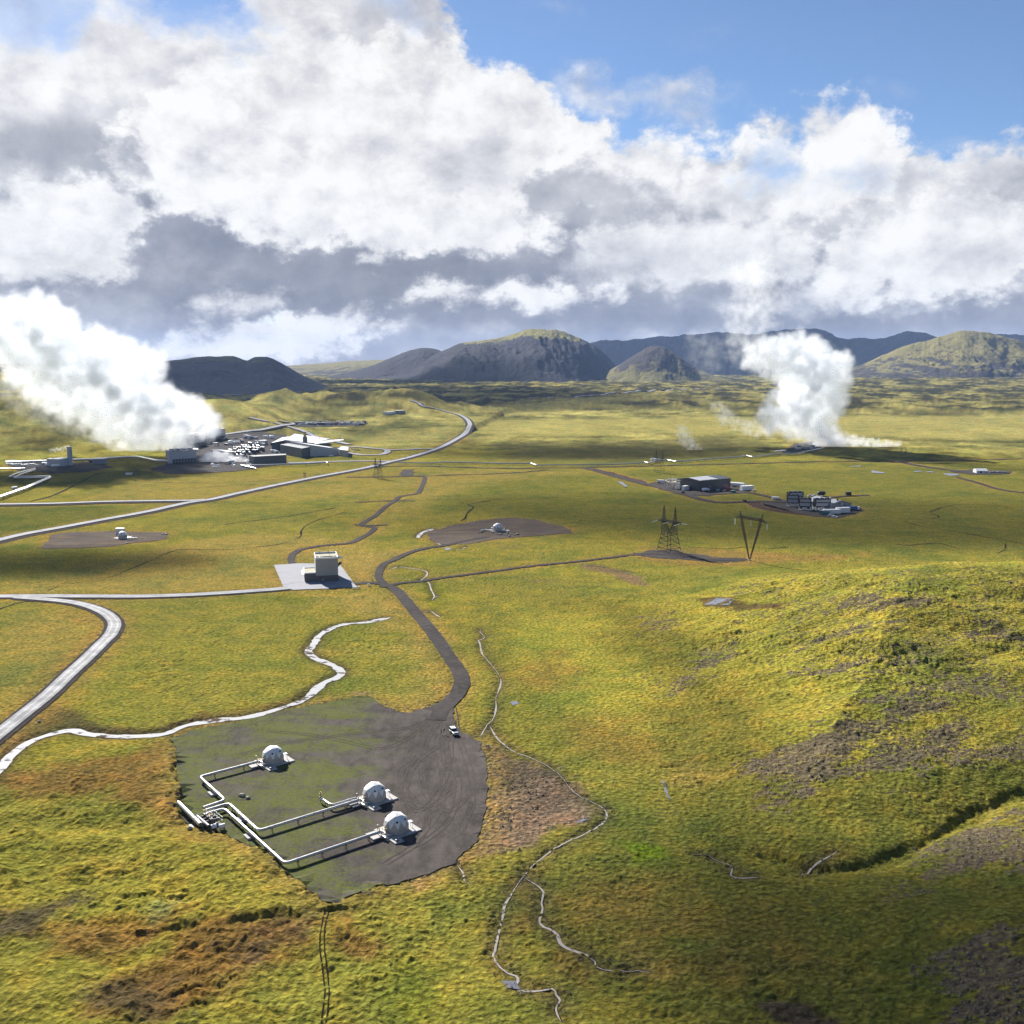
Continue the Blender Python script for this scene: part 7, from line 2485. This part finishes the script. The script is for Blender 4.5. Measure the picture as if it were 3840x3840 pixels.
# ------------------------------------------------------------------ left: pipelines, separator yard, chimney
far_pipe('pipeline', [(22, 1735), (150, 1730), (262, 1726), (350, 1722), (480, 1714), (520, 1714), (590, 1728), (640, 1729)], 3.0, 1.5, 'thick pale pipeline running past the chimney to the cooling tower', post=18, group='pale pipelines')
for j, dv in enumerate((0, 4.5)):
    far_pipe('pipeline', [(-120, 1868 + dv + 24), (0, 1857 + dv + 4), (100, 1826 + dv), (190, 1786 + dv), (180 + 6 * j, 1786 + dv), (32 + 20 * j, 1788 + dv), (70 + 10 * j, 1773 + dv), (132, 1757 + dv)], 2.4, .8,
             ('outer pale pipeline of the zigzag pair below the separator yard', 'inner pale pipeline of the zigzag pair below the separator yard')[j], post=16, group='pale pipelines')
far_pipe('pipeline', [(-100, 1760), (0, 1758), (95, 1757)], 2.4, .9, 'single pale pipeline leaving the separator yard', post=16, group='pale pipelines')
random.seed(9)
for i in range(24):
    u, v = 28 + (i % 12) * 10 + random.uniform(-3, 3), 1740 + (i // 12) * 9 + random.uniform(-2, 2)
    p = GZ(u, v)
    root = empty('pipe_manifold', (p.x, p.y, p.z + .3), R(random.uniform(-20, 40)), 'pale pipe manifold in the separator yard below the thick pipeline', 'pipe manifold', 'pipe manifolds of the separator yard')
    e = MB()
    e.tube([(-3, 0, .2), (-3, 0, 2.4), (2.4, 0, 2.4), (2.4, 0, .2)], .55, 8, .8)
    e.build('pipe', MAT['offwhite'], root)
    w = MB()
    w.cyl((0, 0, 2.4), (0, 0, 3.8), .2, 8)
    w.torus((0, 0, 3.8), .6, .12, 'z', 10, 5)
    w.build('valve', MAT['dark_steel'], root)
for i, (u, v, L) in enumerate(((168, 1743, 7), (186, 1748, 9), (208, 1752, 7), (55, 1838, 5))):
    tank((u, v), R(-20 + 30 * i), L, 1.3, ('white pipe drum lying beside the manifolds', 'white elbow drum lying before the chimney house', 'low white drum at the foot of the chimney house', 'white drum beside the zigzag pipelines')[i])
rect_hall('chimney_house', (228, 1750), (268, 1744), 18, 8.5, MAT['lightgrey'], MAT['offwhite'], 'pale house at the foot of the chimney')
cp_ = GZ(264, 1745)
cm = empty('chimney', cp_, 0, 'tall plain grey chimney with steam at its top', 'chimney')
MB().cyl((0, 0, 0), (0, 0, 21.5), 2.9, 20).build('stack', MAT['lightgrey'], cm)
MB().cyl((0, 0, 21.5), (0, 0, 22.3), 3.1, 20).build('rim', MAT['midgrey'], cm)
tp = GZ(376, 1738)
tn = empty('storage_tank', tp, 0, 'broad grey storage tank beside the thick pipeline', 'tank')
MB().cyl((0, 0, 0), (0, 0, 6.6), 8.4, 28).build('shell', MAT['midgrey'], tn)
MB().cyl((0, 0, 6.602), (0, 0, 7.6), 8.5, 28, 2.0).build('roof', MAT['lightgrey'], tn)
container((484, 1782), R(0), 7, 'white', 'long white box on the green rise below the faint pylon', 2.2, 2.0)
vehicle((345, 1735), R(5), 'black', 'black lorry beside the storage tank', 7, 'truck')

# ------------------------------------------------------------------ storage yard behind the plant
random.seed(21)
cols = ['offwhite', 'white', 'dark_clad', 'black', 'galv', 'midgrey', 'galv', 'black', 'offwhite', 'red', 'galv']
for i in range(44):
    t = i / 43
    u = 1118 + t * 248 + random.uniform(-2, 2)
    v = 1589 + random.uniform(-4, 7) + (2 if t > .8 else 0)
    m_ = random.choice(cols[:3] if t < .25 else cols)
    nm_ = {'offwhite': 'pale', 'white': 'white', 'dark_clad': 'charcoal', 'black': 'black', 'galv': 'grey', 'midgrey': 'dark grey', 'red': 'red'}[m_]
    container((u, v), R(random.uniform(-8, 8)), random.uniform(5, 11), m_, f'{nm_} container in the long storage yard behind the plant', 2.8, random.uniform(2.4, 4.6), 'containers of the storage yard', .6)
rect_hall('farm_building', (1456, 1556), (1486, 1551), 14, 5, MAT['offwhite'], MAT['midgrey'], 'pale farm building on the moss plain beyond the plant', cat='building')
rect_hall('farm_building', (1490, 1552), (1520, 1550), 12, 6, MAT['midgrey'], MAT['lightgrey'], 'grey farm building with pale roof beside the pale farm building', cat='building')
for i, (u, v) in enumerate(((1655, 1424), (1668, 1424), (1682, 1423), (1695, 1424), (1880, 1426), (1790, 1427), (1250, 1432))):
    p = GZ(u, v)
    t_ = empty('house', (p.x, p.y, p.z), R(15 * i), 'tiny white house at the foot of the broad dark mountain', 'house', 'houses under the mountain')
    MB().b(-9, 9, -6, 6, 0, 7).build('wall', MAT['white'], t_)
    MB().prism_x([(-7, 7.01), (7, 7.01), (0, 12)], -10, 10).build('roof', MAT['lightgrey'], t_)
# well gear under the steam column
random.seed(3)
for i in range(9):
    u, v = 2975 + random.random() * 85, 1668 + random.random() * 18
    container((u, v), R(random.uniform(-20, 40)), random.uniform(4, 9), random.choice(('galv', 'offwhite', 'midgrey')), 'grey unit at the well yard under the steam column', 2.6, random.uniform(2, 3.5), 'units of the well yard', .5)

random.seed(77)
for i in range(26):
    u, v = 800 + random.random() * 230, 1640 + random.random() * 90
    m_ = random.choice(('dark_clad', 'midgrey', 'galv', 'offwhite', 'black', 'lightgrey'))
    nm_ = {'offwhite': 'pale', 'dark_clad': 'charcoal', 'black': 'black', 'galv': 'grey', 'midgrey': 'dark grey', 'lightgrey': 'light grey'}[m_]
    container((u, v), R(random.uniform(-40, 60)), random.uniform(3.5, 9), m_, f'{nm_} container standing among the plant pipework', 2.8, random.uniform(2.2, 5), 'containers of the plant yard', .5)

# ------------------------------------------------------------------ clouds that shade the plain (high above and ahead, towards the sun)
def volume_mat(name, density, color=(1, 1, 1), aniso=0.0, attr=False, scale=1.0):
    m = bpy.data.materials.new(name)
    m.use_nodes = True
    t = m.node_tree
    t.nodes.clear()
    n = NT(t)
    out = n.new('ShaderNodeOutputMaterial')
    pv = n.new('ShaderNodeVolumePrincipled')
    n.put(pv.inputs['Color'], color)
    pv.inputs['Anisotropy'].default_value = aniso
    if attr:
        a = n.new('ShaderNodeAttribute', attribute_name='density').outputs['Fac']
        n.put(pv.inputs['Density'], n.mul(a, density))
        pv.inputs['Density Attribute'].default_value = ''
    else:
        pv.inputs['Density'].default_value = density
        pv.inputs['Density Attribute'].default_value = ''
    t.links.new(pv.outputs[0], out.inputs['Volume'])
    return m

def shade_cloud(label, target, rx, ry, alt, tau, seed, rot=0.0):
    """a flattened cumulus whose shadow falls on target"""
    k = alt / math.sin(SUN_EL)
    c = Vector((target[0], target[1], 0)) + SUN_DIR * k
    bm = bmesh.new()
    bmesh.ops.create_icosphere(bm, subdivisions=5, radius=1.0)
    P = np.array([v.co[:] for v in bm.verts])
    f = 1 + .55 * fbm(P[:, 0] * 3 + 7 * seed, P[:, 1] * 3 + P[:, 2], 2.0, 4, .55, seed=seed)
    th = min(rx, ry) * .5
    ca, sa = math.cos(rot), math.sin(rot)
    for v, q in zip(bm.verts, f):
        x, y, z = v.co.x * rx * q, v.co.y * ry * q, v.co.z * th * (q if v.co.z > 0 else .45 * q)
        v.co = (x * ca - y * sa, x * sa + y * ca, z)
    me = bpy.data.meshes.new('cloud')
    bm.to_mesh(me)
    bm.free()
    for p in me.polygons:
        p.use_smooth = True
    o = link('cloud', me, volume_mat('cloud_droplets', tau / (th * 1.2), (.98, .98, 1), .4))
    o.location = c
    return tag(o, label, 'cloud', 'clouds drifting above the plain')

def gxy(u, v):
    p = G(u, v)
    return (p.x, p.y)
shade_cloud('broad cloud that shades the plain about the black warehouse', (330, 800), 430, 135, 1600, .45, 1, R(-6))
shade_cloud('small cloud that shades the grass below the roadside dome', gxy(170, 2105), 110, 42, 1500, 1.0, 2, R(4))
shade_cloud('long cloud that shades the moss beyond the long pipeline', gxy(2150, 1690), 330, 110, 1900, .5, 3)
shade_cloud('thin cloud that shades the near flank of the hill', (150, 162), 150, 80, 1500, 1.1, 4, R(-22))
shade_cloud('large cloud that shades the far plain before the dark range', gxy(1000, 1475), 1300, 1000, 4600, 1.0, 5)
shade_cloud('large cloud that shades the lower face of the broad mountain', (-900, 5600), 900, 480, 6000, 1.5, 6)
shade_cloud('large cloud that shades the long blue range', (2600, 9300), 2600, 900, 8200, 1.8, 7)

# ------------------------------------------------------------------ steam
def in_px(u, v, depth):
    d = cam_ray(u, v)
    t = depth / d[1]
    return Vector((d[0] * t, depth, CAM_H + d[2] * t))

def steam(name, label, outline, depth, spread, n, rad, voxel, dens, nz=(1.0, .6), seed=1, extra=(), color=(1, 1, 1), g=0.0, lo=0.0, soft=1.0, bounds_pad=1.6):
    """billowing vapour grown round points that fill an outline; depth may be a function of (u, v)"""
    rs = np.random.RandomState(seed)
    us = [p[0] for p in outline]
    vs_ = [p[1] for p in outline]
    pts = []
    poly = [(float(a), float(b)) for a, b in outline]
    while len(pts) < n:
        u, v = rs.uniform(min(us), max(us), 400), rs.uniform(min(vs_), max(vs_), 400)
        sdv = poly_sd(u, v, poly)
        dd = depth(u, v) if callable(depth) else np.full(400, depth)
        pxr = rad / dd * FPX
        for a, b, q, d_, pr in zip(u, v, sdv, dd, pxr):
            if q > pr * .34 and len(pts) < n:
                halfw = min(q / FPX * d_ - rad * .6, spread)
                pts.append(in_px(a, b, d_ + rs.uniform(-1, 1) * max(halfw, 0)))
    for e in extra:
        pts.append(Vector(e))
    P = np.array([p[:] for p in pts])
    mn, mx = P.min(0) - rad * bounds_pad, P.max(0) + rad * bounds_pad
    mn[2] = max(mn[2], lo)
    me = bpy.data.meshes.new(name)
    me.from_pydata([tuple(p) for p in P], [], [])
    o = link(name, me)
    tree = bpy.data.node_groups.new(name + '_grow', 'GeometryNodeTree')
    tree.interface.new_socket('Geometry', in_out='INPUT', socket_type='NodeSocketGeometry')
    tree.interface.new_socket('Geometry', in_out='OUTPUT', socket_type='NodeSocketGeometry')
    N = NT(tree)
    gi = N.new('NodeGroupInput')
    go = N.new('NodeGroupOutput')
    pos = N.new('GeometryNodeInputPosition').outputs[0]
    w = N.v('SUBTRACT', N.noise(pos, 1.1 / rad, 2, .5, color=True), (.5, .5, .5))
    pos_w = N.v('ADD', pos, N.v('SCALE', w, scale=rad * .9))
    prox = N.new('GeometryNodeProximity', target_element='POINTS')
    tree.links.new(gi.outputs[0], prox.inputs[0])
    N.put([s for s in prox.inputs if s.name in ('Sample Position', 'Source Position')][0], pos_w)
    dist = prox.outputs['Distance']
    # cauliflower billows: inverted cell noise plus fractal breakup
    v1 = N.voronoi(N.v('ADD', pos, N.v('SCALE', N.v('SUBTRACT', N.noise(pos, 1.6 / rad, 3, .55, color=True), (.5, .5, .5)), scale=rad * 1.3)), .95 / rad)
    n2 = N.noise(pos, 2.2 / rad, 5, .56)
    f = N.sub(1.0, N.m('DIVIDE', dist, rad))
    f = N.add(f, N.mul(N.sub(.42, v1), nz[0]))
    f = N.add(f, N.mul(N.sub(n2, .5), nz[1] * 2))
    dn = N.rng(f, 0.0, soft, 0.0, 1.0)
    vc = N.new('GeometryNodeVolumeCube')
    N.put(vc.inputs['Density'], dn)
    vc.inputs['Background'].default_value = 0.0
    vc.inputs['Min'].default_value = tuple(mn)
    vc.inputs['Max'].default_value = tuple(mx)
    res = [max(8, int((b - a) / voxel)) for a, b in zip(mn, mx)]
    for nm_, r_ in zip(('Resolution X', 'Resolution Y', 'Resolution Z'), res):
        vc.inputs[nm_].default_value = r_
    mat = volume_mat(name + '_droplets', dens, color, g, attr=True)
    sm = N.new('GeometryNodeSetMaterial')
    sm.inputs['Material'].default_value = mat
    tree.links.new(vc.outputs[0], sm.inputs[0])
    tree.links.new(sm.outputs[0], go.inputs[0])
    md = o.modifiers.new('grow', 'NODES')
    md.node_group = tree
    me.materials.append(mat)
    return tag(o, label, 'steam', kind='stuff')

steam('steam_plume', 'huge white steam cloud drifting from the cooling towers',
      [(842, 1622), (836, 1600), (805, 1555), (755, 1500), (690, 1470), (625, 1420), (600, 1330), (520, 1285), (400, 1235), (330, 1220), (240, 1140), (130, 1090), (40, 1120), (-160, 1120), (-160, 1330), (0, 1400), (60, 1450), (170, 1530), (300, 1605), (390, 1650), (480, 1700),
       (610, 1705), (728, 1706), (722, 1668), (780, 1640)],
      lambda u, v: 1330 - 40 * (1700 - v) / 400 + 90 * np.clip((u - 640) / 200, 0, 1) * np.clip((1690 - v) / 60, 0, 1), 70, 680, 18, 2.0, .115, (.50, .52), 3, lo=8, soft=1.15, color=(.98, .99, 1.0))
steam('steam_veil', 'thin torn steam drifting low under the huge steam cloud', [(520, 1712), (430, 1690), (300, 1640), (150, 1580), (40, 1520), (-40, 1440), (40, 1430), (200, 1520), (330, 1600), (480, 1680)], 1310, 26, 130, 13, 2.4, .016, (.6, 1.5), 31, lo=12, soft=1.2)
steam('steam_plume', 'tall white steam column rising from the well beyond the warehouse',
      [(3090, 1690), (3030, 1660), (2985, 1640), (2880, 1630), (2840, 1570), (2870, 1490), (2930, 1440), (2880, 1410), (2800, 1380), (2790, 1310), (2860, 1270), (2990, 1245), (3080, 1270), (3140, 1315), (3205, 1340), (3190, 1430), (3175, 1510), (3135, 1570), (3140, 1630), (3190, 1690)],
      1480, 60, 560, 15, 2.0, .12, (.50, .48), 5, lo=1, soft=1.1, color=(.98, .99, 1.0))
steam('steam_jet', 'flat white steam jet blowing along the ground', [(3060, 1694), (3080, 1590), (3150, 1615), (3230, 1640), (3310, 1652), (3400, 1664), (3400, 1674), (3300, 1688), (3200, 1694)], 1475, 14, 240, 7, 1.3, .15, (.4, .6), 6, lo=.5, soft=1.3)
steam('steam_veil', 'ragged steam veil trailing off above the steam column', [(2900, 1380), (2740, 1360), (2690, 1290), (2720, 1190), (2760, 1080), (2700, 1000), (2860, 960), (2960, 1060), (2930, 1200), (2880, 1270), (2920, 1330)], 1520, 45, 130, 15, 3.0, .020, (.9, 1.2), 8)
steam('steam_veil', 'thin steam veil before the blue range beside the cinder cone', [(2720, 1400), (2620, 1400), (2560, 1330), (2570, 1240), (2660, 1230), (2720, 1300)], 1540, 30, 50, 12, 2.6, .010, (.9, 1.3), 18)
steam('steam_wisp', 'faint steam wisp beside the steam column', [(2880, 1640), (2840, 1640), (2700, 1590), (2660, 1500), (2700, 1490), (2760, 1560), (2880, 1590)], 1500, 12, 60, 9, 1.8, .034, (.7, 1.1), 9)
steam('steam_wisp', 'thin steam wisp rising from the long pipeline', [(2630, 1715), (2600, 1710), (2540, 1650), (2530, 1600), (2565, 1590), (2600, 1640), (2640, 1690)], 1420, 8, 60, 6.0, 1.4, .06, (.7, 1.0), 10)
steam('steam_bank', 'bright steam lying over the pipework of the plant', [(745, 1735), (770, 1690), (850, 1700), (930, 1725), (960, 1760), (880, 1775), (780, 1760)], 1245, 12, 150, 6, 1.4, .2, (.7, .6), 11, lo=.5)
steam('steam_puff', 'small white steam puff blowing off the chimney top', [(268, 1690), (268, 1672), (240, 1674), (200, 1682), (150, 1690), (200, 1693)], 1300, 4, 26, 3.0, .8, .12, (.8, .9), 12)

# ------------------------------------------------------------------ haze
bm = bmesh.new()
bmesh.ops.create_cube(bm, size=1.0)
for v in bm.verts:
    v.co = (v.co.x * 35000, v.co.y * 35000, -80 if v.co.z < 0 else 560)
me = bpy.data.meshes.new('haze')
bm.to_mesh(me)
bm.free()
tag(link('haze', me, volume_mat('thin_haze', 2.3e-5, (.40, .58, 1.0), .1)), 'thin blue air over the whole plain', kind='stuff')
